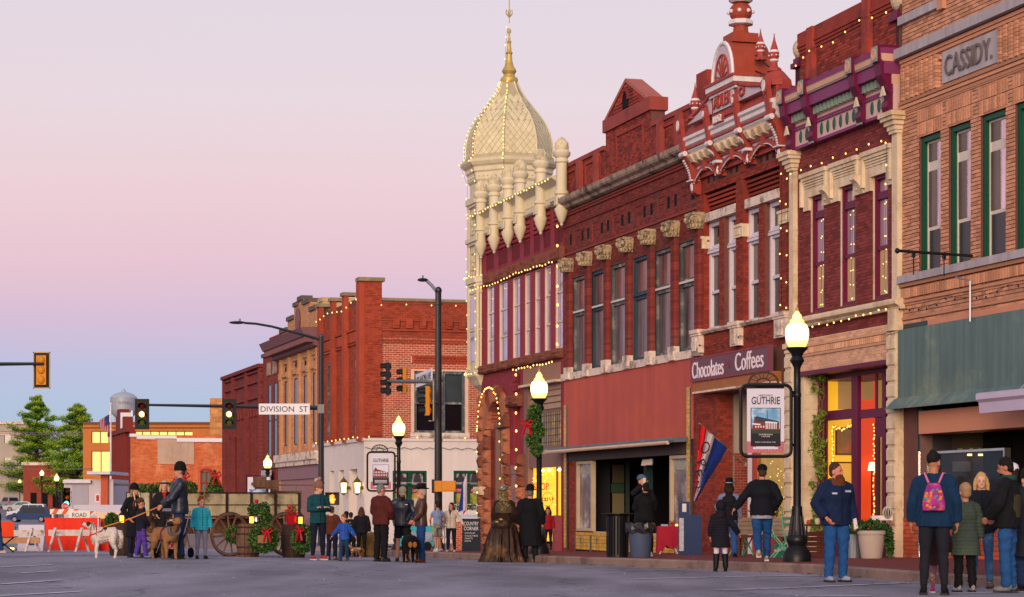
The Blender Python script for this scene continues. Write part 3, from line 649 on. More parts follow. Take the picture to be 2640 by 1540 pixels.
m=MB();q=DP(2248,-4.7);m.lathe((-4.7,q,2.05),[(.1,0),(.06,.2)],10);m.build('lamp_shade',M('lamp_shade','ffe0a0',emit=(1,.7,.3),estr=5),t);m=MB();m.lathe((-4.7,q,zf),[(.12,0),(.02,.1),(.02,2.1)],8);m.build('lamp_stand',darkb,t)
for i,(a,b) in enumerate(oB):
    strings('string_lights',[[(a+.42+.08*j,.1,5.95),(a+.38+.16*j,.1,6.6),(a+.44+.1*j,.1,7.2),(a+.42+.1*j,.1,7.9+.4*j)] for j in (0,1)],'warm fairy lights hanging inside the %s plum window' % ('left','middle','right')[i],r=.012,step=.32)
strings('string_lights',[[(-5.2,-.22,9.18),(-.2,-.22,9.2)],[(-5.45,-.2,9.1),(-5.45,-.2,6.0)],[(-.05,-.2,9.1),(-.03,-.2,8.2)]],'sparse warm bulbs above the cream window hoods',step=.62)
strings('string_lights',[[(-5.0,-.25,5.45),(-2.6,-.25,5.42),(.1,-.25,5.5)]],'warm bulbs hanging below the cream ledge of the plum building',step=.36)
strings('string_lights',[[(-5.0,-.15,11.75),(-4.2,-.15,11.95),(-2.9,-.15,11.9),(-1.5,-.15,12.1),(-.1,-.15,11.95)]],'sparse warm bulbs strung across the plum building parapet',step=.62)
# ================================================================ C: the ornate red and white building
u0,u1=-12.05,-5.7
tC=thing('ornate_building',(u0,0,0),'dark red brick building with white scrolled cornice, ADLER pediment and white sash windows','building',None,ROW)
zs_,zt=5.85,8.76
bays=[(-11.55,-9.26),(-8.78,-6.4)]
holesC=[(a,b,zs_,9.55) for a,b in bays]+[(-10.6,-5.95,-.7,4.15)]
block(tC,u0,u1,11.0,14,holesC,mort,th=.45)
bricks(u0+.02,u1,5.1,10.9,[(a,b,zs_,9.55) for a,b in bays]+[(-11.3,-8.9,9.75,10.02),(-8.6,-6.3,9.75,10.02)]).build('brick_courses',br_adler,tC,kind='stuff')
bricks(u0+.02,-10.6,-.1,5.1,bl=.22).build('pier_bricks',br_adler,tC,kind='stuff');bricks(-6.0,u1,3,5.1).build('pier_bricks',br_adler,tC,kind='stuff')
m=MB()
for a,b in bays:                                 # brick lining of each bay and the stepped courses above
    m.box(a,a+.01,.0,.45,zs_,9.55)
    for k in range(5): m.box(a+.06*(5-k)*.5,b,.02+.045*k,.3,9.5-.1*(k+1),9.5-.1*k-.035)
    m.box(a,b,.25,.45,9.0,9.55)
m.build('stepped_courses',br_adler,tC)
for a,b in bays: bricks(0,.3,zs_,8.76,bl=.16,T=Matrix(((0,1,0,a+.01),(1,0,0,.0),(0,0,1,0),(0,0,0,1))) @ Matrix.Diagonal((1,-1,1,1))).build('reveal_bricks',br_adler,tC,kind='stuff')
m=MB();m.box(-11.3,-8.9,.02,.06,9.76,10.01);m.box(-8.6,-6.3,.02,.06,9.76,10.01)
for k in range(12): m.box(-11.28+k*.4,-11.1+k*.4,-.0,.03,9.78,10.0) if not -9.2 < -11.28+k*.4 < -8.6 else None
m.build('sunk_panel',M('panel_red','5a1a18',.9),tC)
m=MB();[m.box(-8.86+.09*k,-8.81+.09*k,-.04,0,9.72,10.08) for k in range(4)];m.build('fluted_block',br_adler,tC)
mull=[(-10.47,-10.12),(-7.78,-7.38)]
for (a,b),(c,d) in zip(bays,mull):
    m=MB();m.box(a+.18,b,-.03,.3,8.76,8.99);m.build('stone_lintel',stone_w,tC)
    m=MB();m.box(c,d,.02,.45,zs_,8.76);m.build('mullion_core',mort,tC)
    bricks(c,d,zs_,8.76,d0=.02,bl=.17).build('mullion_bricks',br_adler,tC,kind='stuff')
    for x0,x1 in ((a+.02,c),(d,b)):
        window(tC,x0,x1,zs_+.02,8.74,.25,frame_w,[gl_lower,gl_mid,gl_dark],fw=.1,bars=[(6.85,6.93),(7.86,8.14)],fd=.1)
        m=MB();m.box(x0,x1,.1,.17,7.93,8.0);m.box(x0,x1,.12,.17,8.02,8.06);m.build('transom_moulding',frame_w,tC)
for a,b,rv in ((u0+.02,-11.56,.16),(-9.26,-8.78,.2),(-6.38,u1-.05,.0)):
    m=MB();m.box(a-.02,b+.02,-.05,.02,8.08,8.4);m.box(a-.04,b+.04,-.08,0,8.34,8.41);m.box(a+.1,b-.1,-.07,-.05,8.15,8.3);
    if rv: m.box(b+.0,b+.03,-.05,.3,8.08,8.41)
    m.build('stone_band_block',cream,tC)
    m=MB();m.box(a-.02,b+.04,-.16,0,5.3,5.86);m.box(a-.06,b+.1,-.22,0,5.82,5.92);m.box(a-.04,b+.08,-.19,0,5.76,5.82);m.box(a+.12,b-.1,-.2,-.16,5.35,5.7);m.build('console',stone_w,tC)
m=MB();m.prof([(-.1,5.78),(-.16,5.84),(-.16,5.88),(0,5.9),(0,5.78)],u0,u1);m.build('window_sill',stone_w,tC)
# sign board with lettering
m=MB();m.box(-11.62,-6.28,-.34,-.22,4.5,5.14);q=m.build('sign_board',M('sign_mauve','6b4652',.5,.15,1),tC)
m=MB();
for a,b,c,d in ((-11.62,-6.28,5.1,5.14),(-11.62,-6.28,4.5,4.54),(-11.62,-11.58,4.54,5.1),(-6.32,-6.28,4.54,5.1)): m.box(a,b,-.35,-.34,c,d)
m.box(-9.16,-9.13,-.345,-.34,4.54,5.1);m.build('sign_border',M('sign_border_red','8a2f3c',.5),q)
sgn=M('sign_lettering','e9dce4',.5,.03);sgn_d=M('sign_dot_red','7f2b3d',.5)
text('Chocolates',.5,sgn,q,(-10.38,-.345,4.8),'lettering',w=2.25,h=.44);text('Coffees',.5,sgn,q,(-7.53,-.345,4.84),'lettering',w=1.85,h=.46)
m=MB();m.lathe((0,0,0),[(.09,0),(.09,.01)],12);m.v=[(-8.92+x,-.34-z,4.82+y) for x,y,z in m.v];m.build('red_dot',sgn_d,q)
m=MB();m.box(-11.55,-6.3,-.3,0,4.24,4.5);[m.box(-11.55+.175*k,-11.54+.175*k,-.305,-.3,4.24,4.5) for k in range(31)];m.build('timber_soffit',M('amber_timber','9a6036',.5,.2,2),tC)
m=MB();m.box(-11.55,-6.3,-.33,0,4.19,4.24);m.build('soffit_trim',stone_w,tC)
# entrance
zf=base_z(-9)
m=MB();m.box(-10.55,-9.2,.9,1.0,zf,4.2);m.box(-10.6,-10.5,.45,.9,zf,4.2);m.build('entry_panel',M('beige_panel','9a8c80',.7,.1,1,streak=.1),tC)
for a_,d0_,d1_,zt_ in ((-10.595,0,.45,4.15),(-10.495,.45,.84,2.6)): bricks(0,d1_-d0_,zf,zt_,bl=.17,T=Matrix(((0,1,0,a_),(1,0,0,d0_),(0,0,1,0),(0,0,0,1))) @ Matrix.Diagonal((1,-1,1,1))).build('jamb_bricks',br_adler,tC,kind='stuff')
m=MB();m.box(-10.5,-9.25,.84,.9,zf,2.62);m.build('recess_brick_back',mort,tC);bricks(-10.5,-9.25,zf,2.6,d0=.84).build('recess_bricks',br_adler,tC,kind='stuff')
m=MB();m.box(-9.2,-9.02,.3,.6,zf,4.2);m.box(-9.0,-8.9,.3,.5,zf,4.2);m.build('white_post',whitep,tC);m=MB();m.box(-6.35,-6.0,.1,.5,zf,4.2);m.box(-8.9,-8.8,.3,.5,zf,4.2);m.build('oxide_post',redp,tC)
m=MB();m.box(-8.85,-6.3,.35,.5,zf,.55);m.build('stall_riser',redp,tC)
glit=M('glitter_window','8a6a3a',.3,.9,7,streak=.9,emit=(.8,.5,.14),estr=.5)
m=MB();m.box(-8.85,-8.8,.4,1.6,zf,4.2);m.box(-8.85,-6.3,1.6,1.65,zf,4.2);m.build('lit_backdrop',glit,tC)
m=MB();m.box(-8.8,-6.35,.42,.43,.55,4.1);m.build('shop_pane',M('clear_shop_glass2','101012',.02,0,alpha=.15,spec=.5),tC)
mb=MB()
for k in range(140):
    mb.ell((random.uniform(-8.7,-7.2),random.uniform(.5,1.2),random.uniform(.7,3.3)),(.016,)*3,5,3)
t=thing('string_lights',(-7.6,.9,2),'tangle of tiny lights filling the window behind the hanging photo sign','string lights',None,ROW);mb.build('bulb_row',bulbm,t,kind='stuff')
# metal cornice
NB={o.name for o in bpy.data.objects}
rw=redp;wt=whitep
m=MB();m.box(u0,u1,-.1,0,10.2,11.0);m.build('cornice_back',rw,tC)
m=MB();m.prof([(-.34,10.9),(-.4,10.96),(-.4,11.06),(-.46,11.1),(-.46,11.2),(-.52,11.24),(-.52,11.32),(0,11.5),(0,10.86),(-.3,10.86)],u0,u1);m.build('white_moulding',wt,tC)
m=MB();m.prof([(-.5,11.33),(-.42,11.4),(-.12,11.75),(0,11.8),(0,11.33)],u0,u1);m.build('red_gutter',rw,tC)
m=MB();m.prof([(-.42,10.99),(-.44,11.0),(-.44,11.05),(-.4,11.05)],u0,u1);m.build('red_fillet',rw,tC)
bk=[-11.85,-9.98,-7.94,-5.92]
for i,c in enumerate(bk):
    big=i in (0,3);zb_=9.55 if big else 9.85;w_=.13 if big else .09
    m=MB();m.prof([(-.1,zb_),(-.2,zb_+.05),(-.24,zb_+.4),(-.16,zb_+.55),(-.26,zb_+.62),(-.34,10.62),(-.46,10.84),(-.48,10.9),(0,10.9),(0,zb_)],c-w_,c+w_);b_=m.build('cornice_bracket',rw,tC)
    m=MB()
    for k in range(9):
        t_=k/8;y=-.26-.2*t_**1.6;z=zb_+.68+(10.72-zb_-.68)*t_;m.ell((c,y,z),(w_*.6,.03,.034),8,4)
    m.ell((c,-.22,zb_+.28),(w_*.7,.04,.2),8,6);m.box(c-w_-.03,c+w_+.03,-.32,-.05,zb_+.55,zb_+.62);m.build('bracket_scallops',wt,b_)
    m=MB();m.tube([(c-w_-.04,-.48,10.9),(c+w_+.04,-.48,10.9)],.07,10);m.build('bracket_roll',wt,b_)
    zt_=11.42;m=MB();m.prof([(-.5,10.96),(-.62,zt_+.26),(-.5,zt_+.3),(-.4,10.96)],c-w_,c+w_);m.lathe((0,0,0),[(w_+.02,0),(w_+.02,.12)],14);m.v=m.v[:8]+[(c+x,-.5-z,zt_+.24+y*1.4) for x,y,z in m.v[8:]];m.build('scroll_top',rw,b_)
    m=MB();m.lathe((0,0,0),[(w_-.03,0),(w_-.03,.02)],14);m.v=[(c+x,-.625-z,zt_+.24+y*1.4) for x,y,z in m.v];m.build('scroll_face',wt,b_)
for a,b in zip(bk,bk[1:]):
    n=4
    for k in range(n):
        c=a+(b-a)*(k+.8)/(n+.6);m=MB();m.prof([(-.2,10.62),(-.34,10.66),(-.44,10.8),(-.44,10.86),(0,10.86),(0,10.6)],c-.1,c+.1);m.build('modillion',cream,tC)
    mid=(a+b)/2;r=(b-a)/2-.16;m=MB();P_=[(mid-math.cos(math.pi*k/12)*r,9.98+math.sin(math.pi*k/12)*.5) for k in range(13)]
    for k in range(12): m.box(P_[k][0],P_[k+1][0],-.15,-.1,(P_[k][1]+P_[k+1][1])/2+.06,10.6)
    m.build('spandrel_panel',M('spandrel_pale','c3b3bb',.6,.1,3),tC)
    m=MB();m.tube([(x,-.2,z) for x,z in P_],.055,6);m.box(mid-.07,mid+.07,-.26,-.1,10.35,10.62);m.box(a+.15,b-.15,-.2,-.1,10.56,10.64)
    for s_ in (-1,1):
        m.beam((mid+s_*.12,-.17,10.55),(mid+s_*.12,-.17,10.5+.04),.03);m.plate([(mid+s_*r*.55,10.38),(mid+s_*r*.92,10.5),(mid+s_*r*.92,10.2)],-.18,-.15)
    m.build('arch_tracery',rw,tC)
    m=MB();m.tube([(x,-.22,z-.06) for x,z in P_],.02,5);m.build('arch_bead',wt,tC)
reshape(NB,lambda c: Vector((c.x,c.y,c.z-.28*min(1,max(0,(c.z-9.75)/.5)))))
NB={o.name for o in bpy.data.objects}
# pediment tower with the name
ta,tb=-10.05,-8.3;tc_=(ta+tb)/2
m=MB();m.box(ta,tb,-.4,.5,11.4,12.1);m.build('pediment_base',rw,tC)
m=MB();m.box(ta+.2,tb-.2,-.44,-.4,11.58,12.04);pn=m.build('name_panel',M('panel_grey_white','c0b6be',.6,.06),tC)
text('ADLER',.4,redp,pn,(tc_+.12,-.46,11.6),'name_lettering',w=1.15,h=.34,ext=.025)
m=MB();m.box(tc_-.4,tc_+.3,-.56,-.52,11.22,11.44);q2=m.build('date_panel',rw,tC);text('1892',.3,wt,q2,(tc_+.07,-.58,11.11),'date_lettering',w=.55,h=.19,ext=.02)
m=MB();m.box(ta-.08,tb+.08,-.52,.6,12.16,12.24);m.box(ta-.14,tb+.14,-.58,.66,12.38,12.44);m.build('pediment_cornice',rw,tC)
m=MB();m.box(ta-.03,tb+.03,-.47,.55,12.1,12.16);m.box(ta-.1,tb+.1,-.54,.6,12.24,12.38);m.build('pediment_white_band',wt,tC)
P_=[(tc_-math.cos(math.pi*k/14)*.74,12.44+math.sin(math.pi*k/14)*1.0) for k in range(15)]
m=MB();m.plate(P_,-.42,.6);m.build('arched_gable',M('copper_red','96402c',.55,.2,3),tC)
m=MB();m.tube([(x*.0+tc_+(x-tc_)*.94,-.44,12.44+(z-12.44)*.94) for x,z in P_],.055,6);m.build('gable_rim',wt,tC)
m=MB();m.plate([(tc_+(x-tc_)*.86,12.46+(z-12.44)*.86) for x,z in P_],-.45,-.42);m.build('gable_fan',M('panel_grey_white','c0b6be'),tC)
m=MB();[m.beam((tc_,-.47,12.48),(tc_+(x-tc_)*.6,-.47,12.46+(z-12.44)*.6),.035) for x,z in P_[1:-1:2]];m.tube([(tc_+(x-tc_)*.62,-.47,12.46+(z-12.44)*.62) for x,z in P_],.03,5);m.build('fan_ribs',rw,tC)
m=MB();m.box(tc_-.34,tc_+.34,-.3,.4,13.38,13.62);m.lathe((tc_,0.05,13.62),[(.28,0),(.2,.08),(.18,.3)],12);m.ell((tc_,.05,14.2),(.3,.3,.27),14,8);m.lathe((tc_,.05,14.75),[(.22,0),(.16,.3),(.05,.9)],12);m.build('finial',M('copper_red','96402c'),tC)
m=MB();m.lathe((tc_,.05,13.85),[(.22,0),(.33,.03),(.34,.1),(.28,.15)],8);m.lathe((tc_,.05,14.45),[(.25,0),(.33,.06),(.32,.16),(.25,.2)],8)
for k in range(8): m.ell((tc_+.31*math.cos(k*.785+.3),.05+.31*math.sin(k*.785+.3),14.2),(.055,)*3,6,4)
m.build('finial_collar',wt,tC)
reshape(NB,lambda c: Vector((c.x+.12,c.y,c.z-.34 if c.z > 12.1 else c.z-.22)))
def spire(u,y,z,s,nm='corner_spire'):
    m=MB();m.lathe((u,y,z),[(.3*s,0),(.3*s,.1*s),(.15*s,.22*s),(.13*s,.42*s)],12);m.lathe((u,y,z+.5*s),[(.16*s,0),(.21*s,.12*s),(.2*s,.3*s)],12);m.lathe((u,y,z+.88*s),[(.17*s,0),(.05*s,.4*s),(.015*s,.62*s)],10);o=m.build(nm,rw,tC)
    m=MB();m.lathe((u,y,z+.4*s),[(.14*s,0),(.19*s,.04*s),(.17*s,.1*s)],12);m.lathe((u,y,z+.78*s),[(.21*s,0),(.2*s,.05*s),(.17*s,.1*s)],12);m.ell((u,y,z+1.55*s),(.055*s,)*3,8,6)
    for k in range(7): m.ell((u+.21*s*math.cos(k*.9),y+.21*s*math.sin(k*.9),z+.65*s),(.038*s,)*3,6,4)
    m.build('spire_trim',wt,o)
spire(RU(1792,.3),-.3,11.5,.62);spire(RU(1996,.2),-.2,11.8,.6);spire(tb+.2,.2,12.45,.52)
m=MB();q=RU(1996,.2);m.lathe((q,-.15,11.42),[(.4,0),(.38,.15),(.22,.34),(.16,.4)],14);m.box(q-.3,q+.35,-.3,.3,11.0,11.42);m.build('corner_dome',rw,tC)
for s_,e in ((ta,u0+.3),(tb,RU(1985,.3))):   # side scroll walls
    m=MB();m.plate([(s_,11.4),(s_,11.85),(s_+(e-s_)*.5,11.6),(e,11.45),(e,11.4)],-.38,-.2);m.build('scroll_wing',M('spandrel_pale','c3b3bb'),tC)
    m=MB();m.tube([(s_,-.4,11.88),(s_+(e-s_)*.5,-.4,11.65),(e,-.4,11.48)],.05,6);m.tube([(s_+(e-s_)*.22+.16*math.cos(k*.7),-.41,11.6+.1*math.sin(k*.7)) for k in range(10)],.035,5);m.build('scroll_rim',rw,tC)
m=MB();m.tube([(tb+.1,.1,12.6),(-6.6,.3,11.6)],.022,4);m.tube([(tb+.1,.1,12.2),(-6.7,.3,11.6)],.02,4);m.build('stay_rods',black,tC)
strings('string_lights',[[(-6.05,-.1,9.3),(-6.05,-.1,6.1)]],'sparse warm bulbs down the right pier of the ornate red building',step=.62)
strings('string_lights',[[(-11.5,-.12,5.5),(-10.4,-.12,5.42),(-9.3,-.12,5.55)],[(-8.7,-.12,5.55),(-7.6,-.12,5.5),(-6.4,-.12,5.62)]],'unlit festoon looped above the chocolate and coffee sign',sag=.08,mat=cordm,group=None)

# ================================================================ D: building with six tall windows between brick columns
u0,u1=-24.0,-12.05
tD=thing('gabled_brick_building',(u0,0,0),'wide dark red brick building, six tall windows between carved-capital columns, plain red panel below','building',None,ROW)
pc=[-23.65,-21.47,-19.62,-17.62,-15.68,-13.72,-12.2];zs_,zt=5.42,8.42
oD=[]
edges=[1480.5,1528.6,1578.8,1636.6,1692.0,1754.6];right=[1505.5,1554,1609.6,1666.7,1726.8,1786]
for a,b in zip(edges,right): oD.append((RU(a)-.2,RU(b,.12)+.02))
holesD=[(a,b,zs_,zt) for a,b in oD]+[(-23.6,-12.4,-1,3.0)]
block(tD,u0,u1,10.9,16,holesD,mort,th=.4)
slots=[]
xs_=[1472,1502,1517,1552,1568,1605,1622,1662,1680,1724,1742,1787]
for x in xs_: u_=RU(x);slots.append((u_-.11,u_+.11,9.5,9.86))
m=MB();[m.box(a,b,-.003,.0,c,d) for a,b,c,d in slots];m.build('vent_slots',dark,tD)
hd=[(a-.0,b,zs_,zt) for a,b in oD]+slots
bricks(u0+.02,u1-.02,5.42,10.62,hd).build('brick_courses',br_ox2,tD,kind='stuff')
m=MB()
for x in (1487,1535,1588,1645,1704,1765): u_=RU(x);m.box(u_-.25,u_-.18,-.03,0,9.35,9.95);m.box(u_-.18,u_+.42,-.03,0,9.89,9.95);m.box(u_-.1,u_+.3,-.03,0,9.68,9.73)
for z,p in ((10.1,.05),(9.2,.05),(9.02,.035),(10.45,.06),(10.52,.09)): m.box(u0,u1,-p,0,z,z+.06)
m.build('corbel_course',br_ox2,tD)
shad=M('weathered_stone','a08c7c',.9,.35,3,bump=.01,streak=.4,col2='5e524a')
m=MB();m.prof([(-.1,10.62),(-.2,10.66),(-.24,10.74),(-.36,10.8),(-.4,10.86),(-.42,10.97),(0,11.02),(0,10.62)],u0-.15,u1);m.build('cornice_ledge',shad,tD)
bricks(u0+.02,-19.75,11.0,12.0).build('parapet_bricks',br_worn,tD,kind='stuff');bricks(-19.75,-15.7,11.0,12.5).build('parapet_bricks',br_worn,tD,kind='stuff');bricks(-15.7,u1,11.0,12.0).build('parapet_bricks',br_worn,tD,kind='stuff')
m=MB();m.box(u0,-19.75,0,.35,10.9,12.0);m.box(-19.75,-15.7,0,.42,10.9,12.5);m.box(-15.7,u1,0,.35,10.9,12.0);m.build('parapet_wall',mort,tD)
cap=M('red_tile_coping','94423a',.7,.15,2,col2='7a3630')
m=MB();[MB().box(*b).build('coping',cap,tD) for b in ((u0,-19.85,-.06,.4,12.0,12.13),(-15.6,u1,-.06,.4,12.0,12.13),(-19.85,-15.6,-.08,.48,12.5,12.88))]
for x in (-22.3,-20.6,-14.9,-13.4): MB().box(x,x+.32,-.14,0,11.02,12.0).build('parapet_pier',cap,tD)
m=MB()                                          # raised borders of the parapet panels
for a,b,z0_,z1_ in ((-23.7,-22.6,11.2,11.8),(-21.7,-20.2,11.2,11.8),(-18.7,-16.3,11.3,12.2),(-15.3,-13.7,11.2,11.8)):
    [MB().box(*q,-.05,0,*w).build('panel_border',br_worn,tD) for q,w in (((a,b),(z1_,z1_+.07)),((a,a+.07),(z0_,z1_)),((b-.07,b),(z0_,z1_)))]
m=MB();m.plate([(-19.5,12.88),(-16.1,12.88),(-17.8,13.65)],-.02,.4);m.build('gable',br_worn,tD)
m=MB();n=10
for k in range(7):
    z=12.92+k*.1;hw=1.5*(1-(z-12.88)/.77);m.box(-17.8-hw+.1,-17.8+hw-.1,-.045,-.02,z,z+.075)
m.build('gable_shingles',br_worn,tD)
m=MB();[m.beam((-17.8+s_*1.9,.2,12.86),(-17.8,.2,13.74),.1,.52,up=(0,1,0)) for s_ in (-1,1)];m.build('gable_roof',M('copper_roof','a85842',.5,.15,2),tD)
m=MB();m.plate([(-17.8-math.cos(math.pi*k/10)*.26,13.12+math.sin(math.pi*k/10)*.26) for k in range(11)]+[(-17.54,12.92),(-18.06,12.92)],-.06,-.02);m.build('gable_vent',dark,tD)
m=MB();m.tube([(-17.8-math.cos(math.pi*k/10)*.32,-.07,13.12+math.sin(math.pi*k/10)*.32) for k in range(11)],.05,5);m.build('vent_arch',br_worn,tD)
m=MB();m.box(-12.9,-12.1,.3,1.1,12.1,13.0);m.build('chimney',br_worn,tD)
# columns, capitals, bases and sill
capm=M('carved_capital_stone','b09c7c',.85,.35,9,bump=.03,bscale=24,col2='6b5c4c')
for i,x in enumerate([1458,1505.5,1554,1609.6,1666.7,1726.8,1788]):
    a=RU(x,.12);w_=.4;c=a+w_/2;w2=.55
    m=MB();m.slab([(a,0),(a,-.06),(a+.06,-.12),(a+w_-.06,-.12),(a+w_,-.06),(a+w_,0)],5.6,8.62);m.build('brick_column',br_ox2,tD)
    m=MB()
    for k in range(40): z=5.6+k*.0755;m.slab([(a-.008,0),(a-.008,-.06),(a+.056,-.128),(a+w_-.056,-.128),(a+w_+.008,-.06),(a+w_+.008,0)],z+.006,z+.066)
    m.build('column_courses',br_ox2,tD,kind='stuff')
    m=MB();m.lathe((c,-.06,8.62),[(.26,0),(.24,.04),(.27,.1),(.31,.26),(.34,.36)],10);m.box(c-.32,c+.32,-.34,0,8.98,9.05);m.box(c-.29,c+.29,-.3,0,8.93,8.98);q=m.build('capital',capm,tD,smooth='auto')
    m=MB()
    for r_,z in ((.27,8.7),(.31,8.82)):
        for k in range(9): t_=math.pi+math.pi*(k+.5)/9;m.ell((c+r_*math.cos(t_),-.06+r_*math.sin(t_),z),(.045,.045,.07),6,4)
    for s_ in (-1,1): m.lathe((0,0,0),[(.09,0),(.05,.05),(.02,.06)],10);nn=32;m.v[-30:]=[(c+s_*.24+x_,-.32-z_,8.88+y_) for x_,y_,z_ in m.v[-30:]]
    m.build('acanthus_leaves',capm,q)
    m=MB();m.box(a-.03,a+w_+.03,-.18,0,5.22,5.6);m.build('column_base',stone_w,tD)
m=MB();m.box(u0+.05,u1,-.12,.2,5.2,5.42);m.build('window_sill',stone_w,tD)
for i,(a,b) in enumerate(oD):
    fm=frame_b if i in (1,3) else frame_g
    window(tD,a+.02,b-.0,zs_+.01,zt-.01,.12,fm,[M('drape_pane','6a5e60',.15,.4,1,spec=.5,streak=.9),M('drape_pane_upper','7a5550',.12,.4,1,spec=.5,streak=.9)],fw=.09,bars=[(7.2,7.42)],fd=.08)
    m=MB();m.box(a,b,.0,.1,7.3,7.36);m.build('transom_ledge',frame_c if i != 3 else frame_b,tD)
# plain painted panel
panm=M('salmon_red_stucco','b0544a',.75,.14,.5,streak=.16,ss=(1.3,.12),col2='bc5a42')
for k in range(3): q=-23.75+3.82*k;MB().box(q,q+3.81,-.07,0,3.02,5.2).build('stucco_panel',panm,tD)
bricks(-23.98,-23.75,-.4,5.2,d0=-.0).build('pier_bricks',M('brick_rose','8e3d45',.8,island=.2),tD,kind='stuff');bricks(-12.35,-12.06,-.4,5.2).build('pier_bricks',br_ox2,tD,kind='stuff')
ytile=M('yellow_glazed_tile','c79a2a',.35,.3,5,spec=.5,island=.2);btile=M('black_white_tile','55504e',.4,.9,14)
for a in (-23.72,-12.62):
    m=MB();[m.box(a+q*.12,a+q*.12+.11,-.09,-.07,z,z+.11) for q in range(2) for z in [base_z(-18)+.05+.12*k for k in range(38)]];m.build('tile_strip',ytile,tD,kind='stuff')
    m=MB();m.box(a+.25,a+.32,-.09,-.07,base_z(-18),4.4);m.build('dark_tile_strip',btile,tD)
m=MB();m.prof([(-.07,3.08),(-.5,3.06),(-.52,3.0),(-.5,2.93),(-.07,2.95)],-24.15,-12.5);q=m.build('awning_housing',M('weathered_sheet','5d6670',.6,.4,3,streak=.3),tD)
m=MB()
for k in range(6): a=-24.1+k*1.87;m.tube([(a,-.52,2.93),(a+1.84,-.52,2.93)],.055,8)
m.build('roller_tube',M('cream_aluminium','c9ae93',.45,.15,2),q)
m=MB();m.box(-23.4,-12.65,-.05,.3,2.62,2.95);m.build('header_beam',M('grey_brown_beam','4a4240',.7),tD)
zf=base_z(-18);
m=MB();m.box(-23.6,-12.4,6,6.1,zf-1,3);m.box(-23.6,-23.5,.4,6,zf-1,3);m.build('dark_room',dark,tD)
ui=-22.2
for xa,xb,za_,zb__,c in ((1578,1608,.5,1.6,'6a6044'),(1575,1608,1.62,1.9,'2c4434'),(1578,1608,1.92,2.5,'4a4232'),(1536,1572,-.2,2.6,'24222a'),(1612,1622,-.2,2.6,'2e3a3a')): MB().box(ui,ui+.04,DPA(xa,ui),DPA(xb,ui),za_,zb__).build('inner_partition',M('dim_'+c,c,.8,.1,2),tD);m=MB();m.box(-17.75,-17.5,.5,.7,zf,2.7);m.build('teal_post',M('teal_paint','34565a',.6),tD)
m=MB();[m.tube([(-17.0+.16*k,.25,2.55),(-17.05+.18*k,.22,2.38)],.05,6) for k in range(5)];m.build('track_lights',frame_c,tD)
m=MB();m.box(-23.35,-22.75,-.02,.2,zf-.2,2.62);m.build('brick_post',mort,tD);bricks(-23.35,-22.75,zf-.2,2.62,d0=-.02).build('post_bricks',br_adler,tD,kind='stuff')
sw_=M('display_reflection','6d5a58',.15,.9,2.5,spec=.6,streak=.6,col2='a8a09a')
for a,b in ((-22.7,-21.15),(-14.2,-12.75)):
    window(tD,a,b,.42,2.6,.1,M('cream_metal','b7a48a',.5),sw_,fw=.09,name='display_window')
    m=MB();m.box(a+.12,b-.12,.085,.092,2.2,2.45);m.build('window_banner',M('faded_banner','9a9c92',.6,.4,8),tD)
m=MB();m.box(-21.1,-14.2,.05,.1,.3,.42);m.build('shop_sill',M('cream_metal','b7a48a'),tD)
for a in (-22.7,-21.1,-19.5,-17.9,-16.3,-14.7,-13.6):
    m=MB();[m.box(a+q*.2+.02,a+q*.2+.2,-.02,.1,z,z+.1) for q in range(7) for z in [zf+.02+.11*k for k in range(5)] if a+q*.2 < -12.8];m.build('bulkhead_tiles',ytile,tD,kind='stuff')
    m=MB();m.box(a-.14,a+.0,-.03,.1,zf-.1,.3);m.box(a+.5,a+.56,-.03,-.02,zf+.2,zf+.4);m.build('dark_tile_strip',btile,tD)
m=MB();m.box(-22.7,-12.7,-.01,.12,zf-.3,.3);m.build('bulkhead',dark,tD)
def rock(mb,u0,u1,y0,y1,z0,z1,amp=.045,n=5):
    """quarry-faced stone: front bulges unevenly"""
    def P(i,j,y):
        x=u0+(u1-u0)*i/n;z=z0+(z1-z0)*j/n;edge=i in (0,n) or j in (0,n)
        b=0 if edge else -amp*(.5+random.random());return (x,y0+b*(1 if y == 0 else 0) if y == 0 else y1,z)
    i0=mb.pts([P(i,j,0) for j in range(n+1) for i in range(n+1)]);k=n+1
    for j in range(n):
        for i in range(n): q=i0+j*k+i;mb.face((q,q+1,q+k+1,q+k))
    b=mb.pts([(u0,y1,z0),(u1,y1,z0),(u1,y1,z1),(u0,y1,z1)]);c=(i0,i0+n,i0+n*k+n,i0+n*k)
    for a in range(4): mb.face((c[a],b+a,b+(a+1) % 4,c[(a+1) % 4]))
    mb.face((b+3,b+2,b+1,b))
# ================================================================ E: the crimson corner building with the domed turret
u0,u1=-33.95,-24.0
tE=thing('corner_building',(u0,0,0),'crimson painted brick corner building with cream drop-column cornice and rough stone arched door','building',None,ROW)
zs_,zt=6.28,9.12
oE=[(RU(1256),RU(1276)),(RU(1287),RU(1310.6)),(RU(1322),RU(1343)),(RU(1353),RU(1369)),(RU(1379),RU(1395)),(RU(1404),RU(1421.6)),(RU(1432),RU(1451))]
arc_u,arc_r,spr,zf=-31.75,.98,3.95,base_z(-31)
hole_arch=[]
for k in range(8):
    z0_=spr+arc_r*k/8;hw=arc_r*math.sqrt(1-((k+.5)/8)**2);hole_arch.append((arc_u-hw,arc_u+hw,z0_,z0_+arc_r/8+.001))
holesE=[(a,b,zs_,zt) for a,b in oE]+hole_arch+[(arc_u-arc_r,arc_u+arc_r,-2,spr),(RU(1324),RU(1341),2.6,4.6),(RU(1350),-24.3,-2,5.85)]
block(tE,u0,u1,11.4,16,holesE,br_crim,th=.4)
hE=[(a,b,c,d) for a,b,c,d in holesE]
